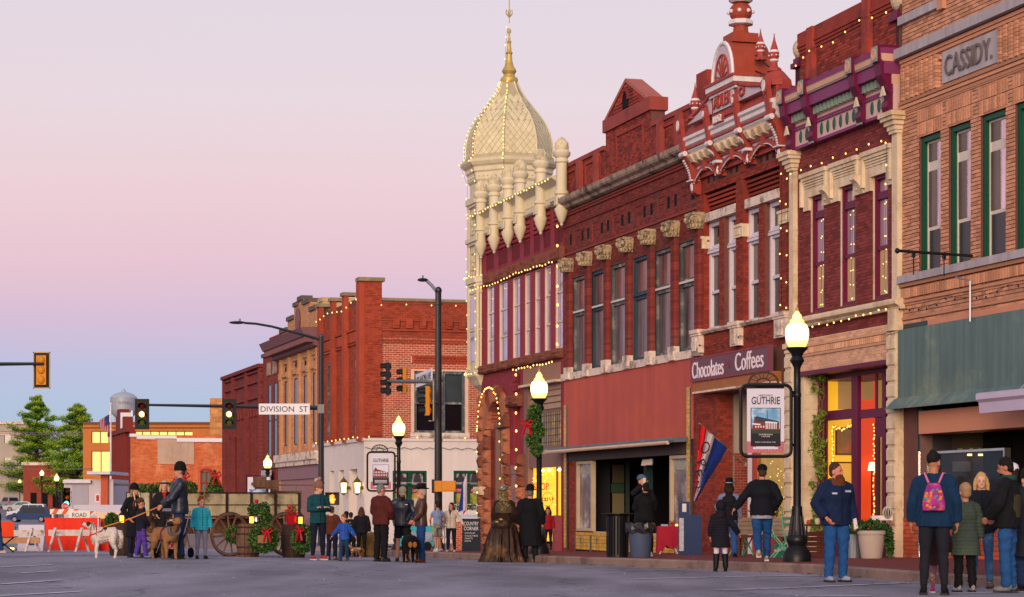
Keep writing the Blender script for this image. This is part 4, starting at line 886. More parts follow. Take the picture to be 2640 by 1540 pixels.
bricks(u0,u1,3.2,10.95,hE,bl=.2).build('brick_courses',br_crim,tE,kind='stuff')
for a,b in zip([u0]+[o[1] for o in oE],[o[0] for o in oE]+[u1]):   # piers run up through the frieze
    if b-a > .15: m=MB();m.box(a+.02,b-.02,-.04,0,zs_+.02,10.95);m.build('brick_pier',br_crim,tE)
for a,b in oE:
    m=MB();m.box(a-.05,b+.05,-.02,0,9.72,10.2);m.build('sunk_panel',M('deep_crimson','6a1622',.7),tE)
    m=MB();n=max(3,int((b-a)/.13))
    for r in range(4):
        for k in range(n): m.box(a+(b-a)*k/n+.015,a+(b-a)*(k+1)/n-.03,-.09,-.0,10.28+r*.15,10.28+r*.15+.1)
    m.build('waffle_bricks',br_crim,tE,kind='stuff')
    m=MB();rock(m,a-.22,b+.22,-.12,.1,9.12,9.55,.07);m.build('rough_lintel',stone_r,tE)
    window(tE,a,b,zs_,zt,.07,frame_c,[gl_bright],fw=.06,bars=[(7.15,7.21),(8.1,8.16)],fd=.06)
x=u0
while x < u1-.3:
    w_=random.uniform(1.2,1.7);w_=min(w_,u1-x);m=MB();rock(m,x,x+w_-.02,-.16,.1,5.98,6.28,.06);m.build('rough_sill',stone_r,tE);x += w_
# cream cornice with drop columns
m=MB();m.box(u0,u1,-.14,0,10.95,11.72);m.prof([(-.14,10.95),(-.2,11.0),(-.2,11.1),(-.14,11.12)],u0,u1);m.prof([(-.14,11.55),(-.3,11.66),(-.42,11.74),(-.42,11.8),(0,11.86),(0,11.55)],u0,u1);m.build('cream_cornice',cream_p,tE)
m=MB();n=74
for k in range(n): c=u0+(u1-u0)*(k+.5)/n;m.box(c-.03,c+.03,-.17,-.14,11.2,11.5)
m.build('cornice_flutes',cream_p,tE,kind='stuff')
cr2=M('cream_urn','cfc19a',.6,.2,5,bump=.01,col2='a89c80')
for x in (1240,1274,1310,1341,1394,1448):
    w_=.24;u_=RU(x,w_);
    m=MB();m.lathe((u_,-w_,10.12),[(.02,0),(.06,.04),(.04,.08),(.1,.16),(.17,.32),(.23,.5),(.23,.56),(.19,.58),(.18,.62),(.18,.98),(.23,1.02),(.23,1.1),(.18,1.14),(.18,2.0),(.22,2.04),(.22,2.1),(.19,2.14),(.19,2.16),(.27,2.24),(.29,2.34),(.23,2.42)],14);q=m.build('drop_column',cream_p,tE,smooth='auto')
    m=MB();m.lathe((u_,-w_,12.52),[(.21,0),(.235,.1),(.21,.24),(.13,.36),(.05,.42),(.02,.44)],14);m.build('acorn_finial',cr2,q,smooth='auto')
    m=MB();[m.tube([(u_+.22*math.cos(t_),-w_+.22*math.sin(t_),12.56),(u_+.21*math.cos(t_+.5),-w_+.21*math.sin(t_+.5),12.76),(u_+.08*math.cos(t_+1),-w_+.08*math.sin(t_+1),12.92)],.02,4) for t_ in [k*.785 for k in range(8)]];m.box(u_-.13,u_+.13,-w_-.22,-w_-.17,10.78,11.05);m.build('acorn_ribs',cream_p,q)
m=MB();m.box(u0,u1,.1,.5,11.8,11.9);m.build('parapet_cap',cream_p,tE)
# rough stone arch
for k in range(9):
    t0,t1=math.pi*k/9,math.pi*(k+1)/9;R0,R1=arc_r,arc_r+.5
    m=MB();m.plate([(arc_u+math.cos(t0+.01)*R0,spr+math.sin(t0+.01)*R0),(arc_u+math.cos(t1-.01)*R0,spr+math.sin(t1-.01)*R0),(arc_u+math.cos(t1-.01)*R1,spr+math.sin(t1-.01)*R1),(arc_u+math.cos((t0+t1)/2)*(R1+.06),spr+math.sin((t0+t1)/2)*(R1+.06)),(arc_u+math.cos(t0+.01)*R1,spr+math.sin(t0+.01)*R1)],-.12-.05*random.random(),.35);m.build('arch_stone',stone_rl if k % 3 else stone_r,tE)
for s_,mt in ((-1,stone_r),(1,stone_rl)):
    z=zf-.2;
    while z < spr-.02:
        h_=min(random.uniform(.3,.5),spr-z);m=MB();a=arc_u+s_*arc_r;rock(m,min(a,a+s_*.52),max(a,a+s_*.52),-.1,.35,z,z+h_-.015,.1);m.build('jamb_stone',stone_rl if random.random() < .5 else stone_r,tE);z += h_
m=MB();rock(m,u0-.1,arc_u-1.3,-.3,.5,1.6,1.9,.05);m.build('impost_block',cream,tE)
z=zf-.2
while z < 5.0:                                    # corner quoins
    h_=.45;m=MB();rock(m,u0-.04,u0+.5,-.12,.5,z,z+h_-.015,.08);m.build('corner_stone',stone_r if random.random() < .4 else stone_rl,tE);z += h_
m=MB();m.box(arc_u-arc_r,arc_u+arc_r,.3,.38,zf,spr+arc_r);m.build('arch_infill',brownp,tE)
m=MB();m.box(arc_u-.95,arc_u-.75,.14,.3,zf,4.2);m.box(arc_u-.95,arc_u+.9,.1,.3,4.0,4.12);m.box(arc_u-.95,arc_u+.9,.16,.3,4.2,4.26);m.box(arc_u+.6,arc_u+.9,.2,.3,zf,4.0);dq=m.build('door_case',brownp,tE)
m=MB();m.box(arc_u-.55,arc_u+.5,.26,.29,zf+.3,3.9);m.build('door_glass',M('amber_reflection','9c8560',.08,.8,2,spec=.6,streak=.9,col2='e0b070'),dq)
m=MB();m.box(arc_u-.3,arc_u+.3,.22,.25,2.95,3.35);m.build('paper_notice',whitep,dq)
a,b=RU(1324),RU(1341)
m=MB();rock(m,a-.35,b+.35,-.18,.1,4.62,5.02,.12);m.build('rough_lintel',stone_r,tE);m=MB();m.box(a,b,.38,.4,2.6,4.6);m.build('niche_back',M('deep_crimson','6a1622'),tE)
m=MB();m.box(a-.1,b+.1,-.08,.1,2.3,2.6);m.box(a-.05,b+.05,-.06,.0,zf,2.3);q=m.build('mauve_pilaster',M('mauve_stone','8a6a6c',.7),tE)
m=MB();[m.box(a+.02+.16*k,a+.1+.16*k,-.09,-.06,1.75,2.25) for k in range(3)];[m.ell((a+.1+.17*k,-.07,1.0+.35*r),(.03,)*3,6,4) for k in range(3) for r in range(3)];m.build('pilaster_trim',M('mauve_stone','8a6a6c'),q)
for s_ in (a-.6,b+.12):
    z=zf-.1
    while z < 2.6: m=MB();h_=random.uniform(.32,.5);rock(m,s_,s_+.46,-.12,.05,z,z+h_-.02,.1);m.build('pier_stone',stone_rl if z < 1.6 else stone_r,tE);z += h_
m=MB();m.box(a,b,-.03,0,5.15,5.75);q=m.build('vent_panel',M('deep_crimson','6a1622'),tE)
m=MB();[m.box(a+.07+.14*k,a+.13+.14*k,-.06,-.03,z,z+.12) for k in range(int((b-a)/.14)) for z in (5.18,5.32,5.5,5.62)];m.build('vent_bricks',br_crim,q,kind='stuff')
# shop under the windows
a,b=RU(1350),-24.3
m=MB();m.box(a,b,-.02,.2,5.3,5.86);m.build('fascia',M('rose_taupe','96705f',.6,.1,2),tE);m=MB();m.box(a,b,-.2,.1,5.22,5.3);m.build('fascia_ledge',cream,tE)
m=MB();[m.prof([(.1,z),(.06,z),(.12,z+.2),(.2,z+.2),(.2,z)],a,b) for z in (4.4,4.61,4.82,5.02)];m.build('siding_board',M('siding_taupe','a0836f',.6,.08,2),tE)
m=MB();m.box(a,a+.5,.0,.3,zf,5.22);m.box(b-.12,b,.1,.35,zf,5.2);m.box(a,b,.04,.3,2.48,3.2);m.box(a,b,.1,.3,4.3,4.42);m.build('shop_frame',brownp,tE)
leadg=M('leaded_glass','6b5a6c',.15,.6,6,spec=.6,streak=1.2,col2='c89a40',emit=(.6,.33,.05),estr=.22)
m=MB();m.box(a+.5,b-.12,.12,.13,3.2,4.3);q=m.build('leaded_transom',leadg,tE)
m=MB();[m.box(a+.5+k*.2,a+.512+k*.2,.1,.12,3.2,4.3) for k in range(17)];[m.box(a+.5,b-.12,.1,.12,z,z+.015) for z in np.arange(3.3,4.3,.22)];m.build('lead_cames',darkb,q)
text('BARBERSHOP W',.3,frame_c,q,((a+b)/2+.3,.03,3.0),'lettering',w=2.6,h=.14,ext=.005)
m=MB();m.box(a+.3,b-.12,.2,.22,zf+.4,2.48);yw=m.build('lit_shop_blind',M('lit_blind_yellow','f0b020',.7,.12,2,emit=(1,.55,.05),estr=.95),tE)
text('SHOP',.4,M('shop_letter_red','c0382a',.5,emit=(.7,.05,.01),estr=.4),yw,(RU(1394,-.18),.19,1.85),'lettering',w=1.75,h=.24,ext=.005)
text('BARBER SHOP',.2,M('shop_letter_olive','6e5a20',.6),yw,(RU(1411,-.18),.19,1.55-.13),'lettering',w=1.35,h=.12,ext=.004)
q_=RU(1411,-.18);m=MB();m.tube([(q_+.6*math.cos(t_),.19,1.42+.24*math.sin(t_)) for t_ in np.linspace(0,6.28,21)],.008,4);q_=RU(1436,-.18);m.box(q_,q_+.12,.15,.19,zf+.4,2.48);m.build('logo_ring',M('shop_letter_olive','6e5a20'),yw)
m=MB();[m.ell((RU(x_,-.1),.1,2.38),(.05,)*3,8,6) for x_ in (1401,1415,1442)];m.build('ceiling_bulbs',M('hot_bulb','fff0d0',emit=(1,.62,.22),estr=14),tE)
m=MB();[m.ell((a+.5+random.random()*2.9,.17,random.uniform(zf+.5,2.3)),(.016,)*3,5,3) for k in range(70)];m.build('blind_bulbs',bulbm,tE,kind='stuff')
m=MB();
for k in range(4): m.box(a+.4,b-.1,.1-.25*(3-k)*.6,.6,zf-.1+.1*k,zf+.1*k);
m.build('stone_step',stone_r,tE);m=MB();m.box(b-.12,b+.12,-.25,.1,zf,.9);m.build('rose_pedestal',M('rose_paint','8a4450',.8,.3,4),tE)
strings('string_lights',[[(u0,-.5,11.72),(u1,-.5,11.72)]],'warm bulbs along the cream cornice ledge of the corner building',step=.34,r=.023)
strings('string_lights',[[(u0,-.4,9.1),(-31,-.4,9.02),(-28,-.4,9.12),(u1+.1,-.4,9.05)]],'warm bulbs under the rough stone lintels of the crimson building',step=.34,r=.023)
strings('string_lights',[[(RU(1347),-.3,5.86),(-24.2,-.3,5.88)]],'warm bulbs over the barber shop fascia',step=.34,r=.026)
strings('string_lights',[[(arc_u-1.5,-.34,zf+.6),(arc_u-1.5,-.34,spr)]+[(arc_u-math.cos(t_)*1.5,-.34,spr+math.sin(t_)*1.5) for t_ in np.linspace(.1,3.04,12)]+[(arc_u+1.5,-.34,2.2)]],'warm bulbs outlining the rough stone arch',step=.62,r=.027)
strings('string_lights',[[(RU(1347),-.2,5.7),(RU(1347),-.2,1.9)],[(u1+.05,-.2,10.2),(u1+.05,-.2,6.4)]],'sparse bulbs down both sides of the barber shop and up to the cornice',step=.62,r=.04)
# turret
tx,ty=-34.5,1.2
RS=1.06
tT=thing('domed_turret',(tx,ty,0),'cream octagonal corner turret with pointed shingled onion dome, gilded spire and weathervane','turret',None,ROW)
R=1.55;m=MB();prof_=[(.55,5.2),(1.0,5.35),(1.35,5.62),(1.45,5.8),(1.58,5.95),(1.58,6.1),(1.5,6.18)]
m.lathe((tx,ty,0),prof_,8,ph=.5);m.build('corbelled_foot',cream_p,tT)
m=MB();m.lathe((tx,ty,0),[(1.48,6.18),(1.48,9.25)],8,ph=.5);m.build('oriel_wall',cream_p,tT)
m=MB()
for z0_,z1_,r in ((9.25,9.35,1.56),(9.35,9.55,1.62),(9.55,9.62,1.56),(10.75,10.85,1.56),(10.85,11.0,1.64),(12.15,12.25,1.56),(12.25,12.45,1.63),(12.45,12.52,1.55),(7.6,7.68,1.53),(8.98,9.05,1.53)): m.lathe((tx,ty,0),[(r,z0_),(r,z1_)],8,ph=.5)
m.build('belt_moulding',cream_p,tT)
m=MB();m.lathe((tx,ty,0),[(1.46,9.62),(1.46,13.0),(1.55,13.1),(1.56,13.35),(1.62,13.4),(1.64,13.55),(1.74,13.62),(1.82,13.72),(1.84,13.82),(1.72,13.86)],8,ph=.5);m.build('upper_drum',cream_p,tT)
def face8(k,rad): t_=(k+.0)*math.pi/4;return Matrix.Translation((tx,ty,0)) @ Matrix.Rotation(t_,4,'Z') @ Matrix.Translation((0,-rad*math.cos(math.pi/8),0))
wmat=gl_bright
for k in range(8):
    T=face8(k,1.48);m=MB(T);
    m.box(-.56,-.46,-.09,0,6.2,9.25);m.box(.46,.56,-.09,0,6.2,9.25);m.box(-.56,-.46,-.06,0,9.62,12.15);m.box(.46,.56,-.06,0,9.62,12.15)
    for z0_ in (9.85,11.15): m.box(-.3,.3,-.03,0,z0_,z0_+.05);m.box(-.3,.3,-.03,0,z0_+.6,z0_+.65);m.box(-.3,-.25,-.03,0,z0_+.05,z0_+.6);m.box(.25,.3,-.03,0,z0_+.05,z0_+.6);m.box(-.04,.04,-.05,0,z0_+.15,z0_+.5);m.box(-.15,.15,-.05,0,z0_+.28,z0_+.37)
    m.build('pilaster',cream_p,tT)
    m=MB(T);m2=MB(T)
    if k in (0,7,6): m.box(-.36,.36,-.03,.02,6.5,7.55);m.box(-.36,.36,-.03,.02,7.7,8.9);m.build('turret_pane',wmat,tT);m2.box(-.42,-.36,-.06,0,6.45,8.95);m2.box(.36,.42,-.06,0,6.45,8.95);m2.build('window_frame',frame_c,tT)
    else:
        for z in np.arange(6.35,9.0,.3): m.box(-.34,.34,-.035,0,z,z+.09)
        m.build('raised_panel',cream_p,tT)
    m=MB(T @ Matrix.Translation((0,-.07,0)));[m.box(-.56+.1*j,-.51+.1*j,-.07,0,13.42,13.52) for j in range(12)];[m.ell((-.45+.18*j,-.02,13.22),(.03,)*3,5,4) for j in range(6)];m.build('dentil_row',cream_p,tT,kind='stuff')
dome=[(1.66,13.86),(1.66,13.98),(1.6,14.0),(1.6,14.3),(1.57,14.6),(1.49,14.9),(1.36,15.2),(1.17,15.5),(.93,15.8),(.69,16.1),(.51,16.35),(.38,16.6),(.3,16.8)]
domem=M('dome_shingle_cream','d2c6a0',.55,.14,3,bump=.004,col2='c4b996',island=.06);dcore=M('dome_seams','ada384',.7)
m=MB();m.lathe((tx,ty,0),dome,8,ph=.5);m.build('dome',dcore,tT)
# diamond shingles proud of the dome, face by face
m=MB();zs2=[p[1] for p in dome[2:]];rs2=[p[0] for p in dome[2:]];dz=.145
for k in range(8):
    for r,z in enumerate(np.arange(14.0,16.3,dz)):
        rr=lambda zz: float(np.interp(zz,zs2,rs2))*math.cos(math.pi/8)
        hw=rr(z)*math.tan(math.pi/8);n=max(2,round(hw*2/.23));wd=hw*2/n
        for j in range(n+1):
            c=-hw+wd*(j+(.5 if r % 2 else 0));
            if c > hw+.01: continue
            P_=[]
            for dx,dzz in ((0,-dz*.95),(wd*.475,0),(0,dz*.95),(-wd*.475,0)):
                zz=max(13.99,z+dzz);x=max(-rr(zz)*.4142,min(rr(zz)*.4142,c+dx));P_.append((x,-rr(zz)-.012-(.012 if dzz < 0 else 0),zz))
            T=Matrix.Translation((tx,ty,0)) @ Matrix.Rotation(k*math.pi/4,4,'Z');m.T=T;m.quad(*P_)
m.build('dome_shingles',domem,tT,kind='stuff')
m=MB();[m.tube([(tx+math.cos(math.pi/4*(k+.5))*(r+.01),ty+math.sin(math.pi/4*(k+.5))*(r+.01),z) for r,z in dome[2:]],.03,5) for k in range(8)];m.build('dome_ribs',domem,tT)
gilt=M('gilded_metal','c4a860',.45,.2,5,metal=.35,col2='a88c4c')
m=MB();m.lathe((tx,ty,0),[(.29,16.72),(.31,16.8),(.33,16.9),(.3,16.98),(.22,17.02),(.2,17.1),(.24,17.16),(.27,17.22),(.25,17.28),(.17,17.4),(.12,17.6),(.1,17.85),(.14,17.88),(.09,17.95),(.06,18.25),(.09,18.3),(.05,18.36),(.03,18.6),(.07,18.66),(.07,18.74),(.02,18.8)],10);m.build('spire',gilt,tT,smooth='auto')
m=MB();m.tube([(tx,ty,19.0),(tx,ty,20.7)],.022,5);m.beam((tx-.5,ty+.15,20.02),(tx+.3,ty-.09,20.02),.025)
R3=Matrix.Translation((tx,ty,20.05)) @ Matrix.Rotation(math.radians(70),4,'Z')
m.T=R3;m.box(.0,.55,-.012,.012,.11,.15);m.box(0,.55,-.012,.012,-.15,-.11);m.box(0,.04,-.012,.012,-.11,.11);m.box(.51,.55,-.012,.012,-.11,.11);m.box(.2,.3,-.012,.012,-.11,.11);m.box(.3,.5,-.012,.012,-.02,.02);m.plate([(-.38,0),(-.25,.07),(-.25,-.07)],-.012,.012);m.beam((-.28,0,0),(0,0,0),.025)
m.T=Matrix.Translation((tx,ty,19.35));[m.tube([(0,0,-.15),(.12*math.cos(t_),.12*math.sin(t_),0),(.1*math.cos(t_),.1*math.sin(t_),.14)],.02,4) for t_ in (0,1.57,3.14,4.7)];m.build('weathervane',gilt,tT)
P=[]
for k in (5,6,7):                               # bulbs up the arrises of dome and drum
    t_=math.pi/4*(k+.5)-math.pi/2*0
    P.append([(tx+math.cos(t_)*(r+.06),ty+math.sin(t_)*(r+.06),z) for r,z in [(1.46,6.3),(1.5,9.3),(1.5,13.1),(1.78,13.8)]+dome[2:]]+([(tx-.15,ty-.1,17.2),(tx-.1,ty-.1,18.2),(tx,ty-.05,18.9)] if k == 5 else []))
P.append([(tx+math.cos(t_)*1.62,ty+math.sin(t_)*1.62,6.08) for t_ in np.linspace(math.pi*.9,math.pi*1.75,12)])
P.append([(tx+math.cos(t_)*1.64,ty+math.sin(t_)*1.64,9.6) for t_ in np.linspace(math.pi*.95,math.pi*1.7,12)])
strings('string_lights',P,'warm bulbs up the ribs of the turret and round its foot',step=.5,r=.022)
# ================================================================ F: buildings across the side street
u0=RU(940);uW=u0-0.0                       # corner nearest to us of the far block
tF=thing('corner_brick_building',(u0,0,0),'orange brick building with white painted ground floor on the far corner of the side street','building',None,ROW)
uL=RU(826);gz=-.95;zw,zp=4.15,10.7
# street front (recedes), seen edge-on, and the side wall that faces us
winF=[(RU(845),RU(853.5),4.6,8.1),(RU(884),RU(891),4.9,8.2),(RU(917),RU(927),4.4,8.4)]
for w_ in winF: pass
wall(uL,u0,zw,zp,winF,.4).build('street_wall',mort,tF)
brF=M('brick_red_orange','9a432e',.85,.2,2,island=.22,bump=.004,col2='944030')
bricks(uL,u0,zw,10.4,winF,bl=.22,bh=.09).build('street_bricks',brF,tF,kind='stuff')
m=MB()
for x in (829,862,893): a=RU(x);m.box(a,a+.55,-.22,0,zw,11.0)
m.box(u0-.75,u0+.0,-.24,0,zw,11.35)
for a,b in ((RU(832),RU(860)),(RU(866),RU(890)),(RU(898),RU(936))):
    m.box(a,b,-.12,0,9.25,9.35);m.box(a,b,-.08,0,8.6,8.68);[m.box(a+.05+k*.3,a+.2+k*.3,-.1,0,8.75,9.2) for k in range(max(1,int((b-a)/.3)))]
m.build('brick_pilaster',brF,tF)
m=MB();lc_=M('lichen_coping','8a7c62',.9,.4,4);[MB().box(RU(x)-.08,RU(x)+.63,-.3,.4,z,z+.16).build('coping',lc_,tF) for x,z in ((829,11.0),(862,11.0),(893,11.0))]
for w_ in winF: window(tF,*w_,.08,frame_g,gl_green,fw=.1,bars=[((w_[2]+w_[3])/2-.05,(w_[2]+w_[3])/2+.05)])
# side wall: x runs away to the right along the side street
TS=Matrix.Translation((u0,0,0)) @ Matrix.Rotation(math.radians(90),4,'Z')     # local x = into the block, local -y faces us
SL=17.0
def SX(x):                                        # photo x -> metres along the side wall
    a=(x-CX)/F;C0=ROW.M @ Vector((u0,0,0));return (a*C0.y-C0.x)/(.9606-a*.2781)
def SZ(x,y): C0=ROW.M @ Vector((u0,0,0));return CZ-(y-CY)/F*(C0.y+.2781*SX(x))
w1=(SX(1068),SX(1199),SZ(1100,1116),SZ(1100,957))
wall(0.0,SL,zw,10.5,[w1],.4,T=TS).build('side_wall',mort_l,tF)
pw=SX(984)
bricks(0,pw,zw,11.3,bl=.24,bh=.085,proud=.07,T=TS).build('corner_pier_bricks',brF,tF,kind='stuff')
m=MB(TS);m.box(0,pw,-.06,.5,zw,11.35);m.build('corner_pier',brF,tF)
m=MB(TS);m.box(-.3,pw+.12,-.18,.6,11.35,11.52);m.build('pier_coping',M('lichen_coping','8a7c62'),tF)
brS=M('brick_pale_joint','a8503a',.85,.12,2,island=.2)
bricks(pw,SL,zw+.1,SZ(1000,872),[(w1[0]-.15,w1[1]+.15,w1[2]-.25,w1[3]+.1),(SX(1060),SL,SZ(1060,937),SZ(1060,916))],bl=.25,bh=.1,j=.024,proud=.015,T=TS).build('side_bricks',brS,tF,kind='stuff')
zA=SZ(1000,872)
bricks(pw,SL,zA,10.45,bl=.24,bh=.085,proud=.02,T=TS).build('parapet_bricks',brF,tF,kind='stuff');m=MB(TS);m.box(pw,SL,-.005,.3,zA,10.48);m.build('parapet_backing',mort,tF)
m=MB(TS);m.box(pw,SL,-.1,.5,10.5,10.62);m.build('parapet_coping',M('lichen_coping','8a7c62'),tF)
m=MB(TS)
z=SZ(1000,846)
for k in range(26): a=pw+.5+k*.62;m.box(a,a+.3,-.12,0,z,z+.42);m.box(a+.1,a+.3,-.16,0,z+.12,z+.42)
m.box(pw,SL,-.08,0,SZ(1000,827),SZ(1000,824));m.box(pw,SL,-.1,0,SZ(1000,853),SZ(1000,849))
for yy in (878,884): m.box(pw,SL,-.06,0,SZ(1000,yy),SZ(1000,yy-3))
m.build('corbel_bricks',brF,tF)
m=MB(TS);za,zb_=SZ(1060,936),SZ(1060,917);a=SX(1062);m.box(a,SL,-.05,.02,zb_-.06,zb_);m.box(a,SL,-.05,.02,za,za+.06);m.box(a,SL,-.01,.02,za,zb_);m.build('sawtooth_panel',brF,tF)
m=MB(TS);[m.prof([(-.01,za+.08+.1*r),(-.06,za+.12+.1*r),(-.01,za+.15+.1*r)],a+.1+k*.16+(.08 if r % 2 else 0),a+.2+k*.16+(.08 if r % 2 else 0)) for r in range(2) for k in range(80)];m.build('sawtooth_bricks',brF,tF,kind='stuff')
mid=SX(1135)
def swin(a,b,z0_,z1_,nm='side_window'):
    m=MB(TS);m.box(a,a+.12,.05,.3,z0_,z1_);m.box(b-.12,b,.05,.3,z0_,z1_);m.box(a,b,.05,.3,z1_-.12,z1_);m.box(a,b,.05,.3,z0_,z0_+.1);zc=z0_+(z1_-z0_)*.48;m.box(a+.12,b-.12,.06,.28,zc-.04,zc+.06);q=m.build(nm,frame_g,tF)
    m=MB(TS);m.box(a+.1,b-.1,.2,.21,z0_+.1,zc);m.build('pane',gl_dark,q);m=MB(TS);m.box(a+.1,b-.1,.16,.17,zc,z1_-.1);m.build('pane',gl_green,q)
swin(w1[0],mid-.08,w1[2],w1[3]);swin(mid+.12,w1[1],w1[2],w1[3]);m=MB(TS);m.box(mid-.08,mid+.12,.0,.3,w1[2],w1[3]);m.build('window_post',frame_g,tF)
m=MB(TS);m.box(w1[0]-.2,w1[1]+.2,-.1,.1,w1[2]-.25,w1[2]);m.build('side_sill',stone_w,tF)
# white ground floor
white=M('white_stucco','d8cec8',.7,.08,.8,streak=.08)
sg=[(SX(1012),SX(1100),SZ(1050,1300),SZ(1050,1214)),(SX(1169),SX(1245),SZ(1200,1300),SZ(1200,1214))]
wall(0,SL,gz,zw,sg,.35,d0=-.03,T=TS).build('white_side_wall',white,tF)
m=MB(TS);m.box(-.1,SL,-.1,.4,zw,zw+.12);[m.box(0,SL,-.034,-.03,z,z+.012) for z in (zw-.9,zw-1.9)];[m.box(x,x+.012,-.034,-.03,gz,zw) for x in np.arange(1.5,SL,2.4)];m.build('white_cornice',white,tF)
sf=[(RU(851),RU(862),gz,2.9),(RU(874),RU(887),gz,2.9),(RU(901),RU(922),gz,2.9)]
wall(RU(812),u0,gz,zw,sf,.4,d0=-.02).build('white_front_wall',white,tF);m=MB();m.box(RU(811),u0,-.12,.4,zw-.02,zw+.13);m.build('white_cornice',white,tF)
for a,b,c,d in sf[:2]: m=MB();m.box(a,b,.22,.3,c,d);m.build('green_door',green_d,tF)
m=MB();m.box(sf[2][0],sf[2][1],.38,.45,gz,2.9);m.build('niche',M('niche_tan','a08c78',.8),tF)
posts=M('poster_photo','a39aa4',.6,1.2,3.5,col2='4c4650');banr=M('banner_crimson','8c2038',.6);lime=M('poster_lime','8c9a3c',.6,.9,4,col2='b07a30')
words_=[('BREAKFAST','LUNCH'),('DINNER','ANYTIME')]
for i,(a,b,c,d) in enumerate(sg):
    m=MB(TS);m.box(a,b,.0,.2,d-.1,d);m.box(a,a+.1,0,.2,c,d-.1);m.box(b-.1,b,0,.2,c,d-.1);mm=(a+b)/2;m.box(mm-.08,mm+.08,0,.2,c,d-.1);m.box(a,b,0,.2,c+.9-.1,c+.9);q=m.build('green_window',green_d,tF)
    for j,(l,r) in enumerate(((a+.1,mm-.08),(mm+.08,b-.1))):
        m=MB(TS);m.box(l+.04,r-.04,.14,.16,c+.9,d-.12);m.build('window_poster',posts,q);m=MB(TS);m.box(l+.04,r-.04,.13,.16,c+.5,c+.78);bq=m.build('red_banner',banr,q)
        text(words_[i][j],.2,frame_c,q,(TS @ Vector(((l+r)/2,.12,c+.63))),'banner_lettering',w=(r-l)*.7,h=.13,ext=.004,R=Matrix.Rotation(math.radians(90),4,'Z'))
        m=MB(TS);m.box(l+.04,r-.04,.15,.16,c,c+.5);m.build('window_poster',lime,q)
        m=MB(TS);cc=(l+r)/2
        if j == 0: m.plate([(cc-.35,c+1.0),(cc+.35,c+1.0),(cc+.35,c+1.2),(cc+.15,c+1.22),(cc,c+1.5),(cc-.12,c+1.22),(cc-.35,c+1.2)],.125,.138)
        else: m.ell((cc,.13,c+1.45),(.1,.012,.12));m.plate([(cc-.2,c+.95),(cc+.2,c+.95),(cc+.12,c+1.35),(cc-.12,c+1.35)],.125,.138)
        m.build('poster_figure',M('poster_dark','3c3640',.7),q)
o=MB();o.box(uL-.0,uL+.3,.4,SL,gz,10.3);o.box(uL,u0,SL-.3,SL,gz,10.3);o.box(uL+.3,u0-.4,.5,SL-.3,9.6,9.7);o.build('rear_wall',mort,tF)
m=MB(TS);[m.tube([(k*.6,-.13,zw-.3),(k*.6+.3,-.13,zw-.38),(k*.6+.6,-.13,zw-.3)],.015,3) for k in range(28)];m.build('cord_swag',cordm,tF)
def lantern(x,y,lab):
    p=(RU(x,.3),-.3,RZ(x,y,.3));t=thing('wall_lantern',p,lab,'lantern','wall lanterns on the white front',ROW);u_,yy,z_=p
    m=MB();m.lathe((u_,yy,z_-.3),[(.03,-.06),(.1,0),(.12,.02),(.12,.04)],8);m.lathe((u_,yy,z_+.22),[(.2,0),(.12,.12),(.03,.22),(.01,.3)],8);m.box(u_-.04,u_+.04,yy,0,z_-.1,z_+.05);[m.beam((u_+.13*sx,yy+.13*sy,z_-.27),(u_+.17*sx,yy+.17*sy,z_+.24),.02) for sx in (-1,1) for sy in (-1,1)];m.build('lantern_cage',M('aged_brass','6a5a30',.5,metal=.5),t)
    m=MB();m.lathe((u_,yy,z_-.25),[(.11,0),(.15,.46)],8);m.build('lantern_glass',M('lantern_glow','ffe9b0',emit=(1,.68,.28),estr=3.2),t)
lantern(886,1257,'glowing wall lantern left of the tan niche on the white corner');lantern(921,1257,'glowing wall lantern right of the tan niche on the white corner')
P=[[tuple(TS @ Vector((x,-.12,10.35))) for x in (pw,SL)],[tuple(TS @ Vector((x,-.15,zw+.2))) for x in (.2,SL)]]
strings('string_lights',P,'sparse bulbs along the orange brick side wall on the far corner',step=1.1,r=.03)
strings('string_lights',[[(RU(832),-.3,10.3),(RU(862),-.3,10.5),(RU(898),-.3,10.3),(RU(936),-.3,10.6)],[(RU(832),-.3,zw+.2),(u0,-.3,zw+.2)]],'sparse bulbs along the receding front of the far corner building',step=.95,r=.03)
# ---- G tan brick, stepped parapet, mauve cornice
def simple_block(name,xl,xr,ztop,depth,label,mat,wins,gz_=-1.0,brick=None,glm=gl_dark,fm=None,bars=True,z0b=None):
    a,b=RU(xl),RU(xr);t=thing(name,(a,0,0),label,'building',None,ROW)
    wall(a,b,gz_,ztop,wins,.35).build('front_wall',mat,t)
    m=MB();m.box(a,b-.0,depth-.3,depth,gz_,ztop);m.box(b-.35,b,.35,depth-.3,gz_,ztop);m.box(a,a+.35,.35,depth-.3,gz_,ztop);m.build('side_wall',mat,t);m=MB();m.box(a+.35,b-.35,.35,depth-.3,ztop-.7,ztop-.6);m.build('roof',roofm,t)
    for w_ in wins:
        if w_[2] > 2: window(t,*w_,.03,fm or M('maroon_frame','4a2028',.6),glm,fw=.06,fd=.02,bars=[((w_[2]+w_[3])/2-.04,(w_[2]+w_[3])/2+.04)] if bars else ())
    return t,a,b
tanb=brickmat('brick_tan_far','bd8558','a8714a','c9a680',.3,.11);redb=brickmat('brick_red_far','86322a','6e2822','8a4a3e',.3,.11)
xw=[(733,742),(758,769),(783,793),(806.5,817)]
winG=[(RU(a),RU(b),4.4,7.9) for a,b in xw]
tG,a,b=simple_block('tan_brick_building',719,827,9.4,14,'tan brick building with a mauve bracketed cornice and a stepped grey-capped gable',tanb,winG+[(RU(724),RU(822),-.8,2.6)])
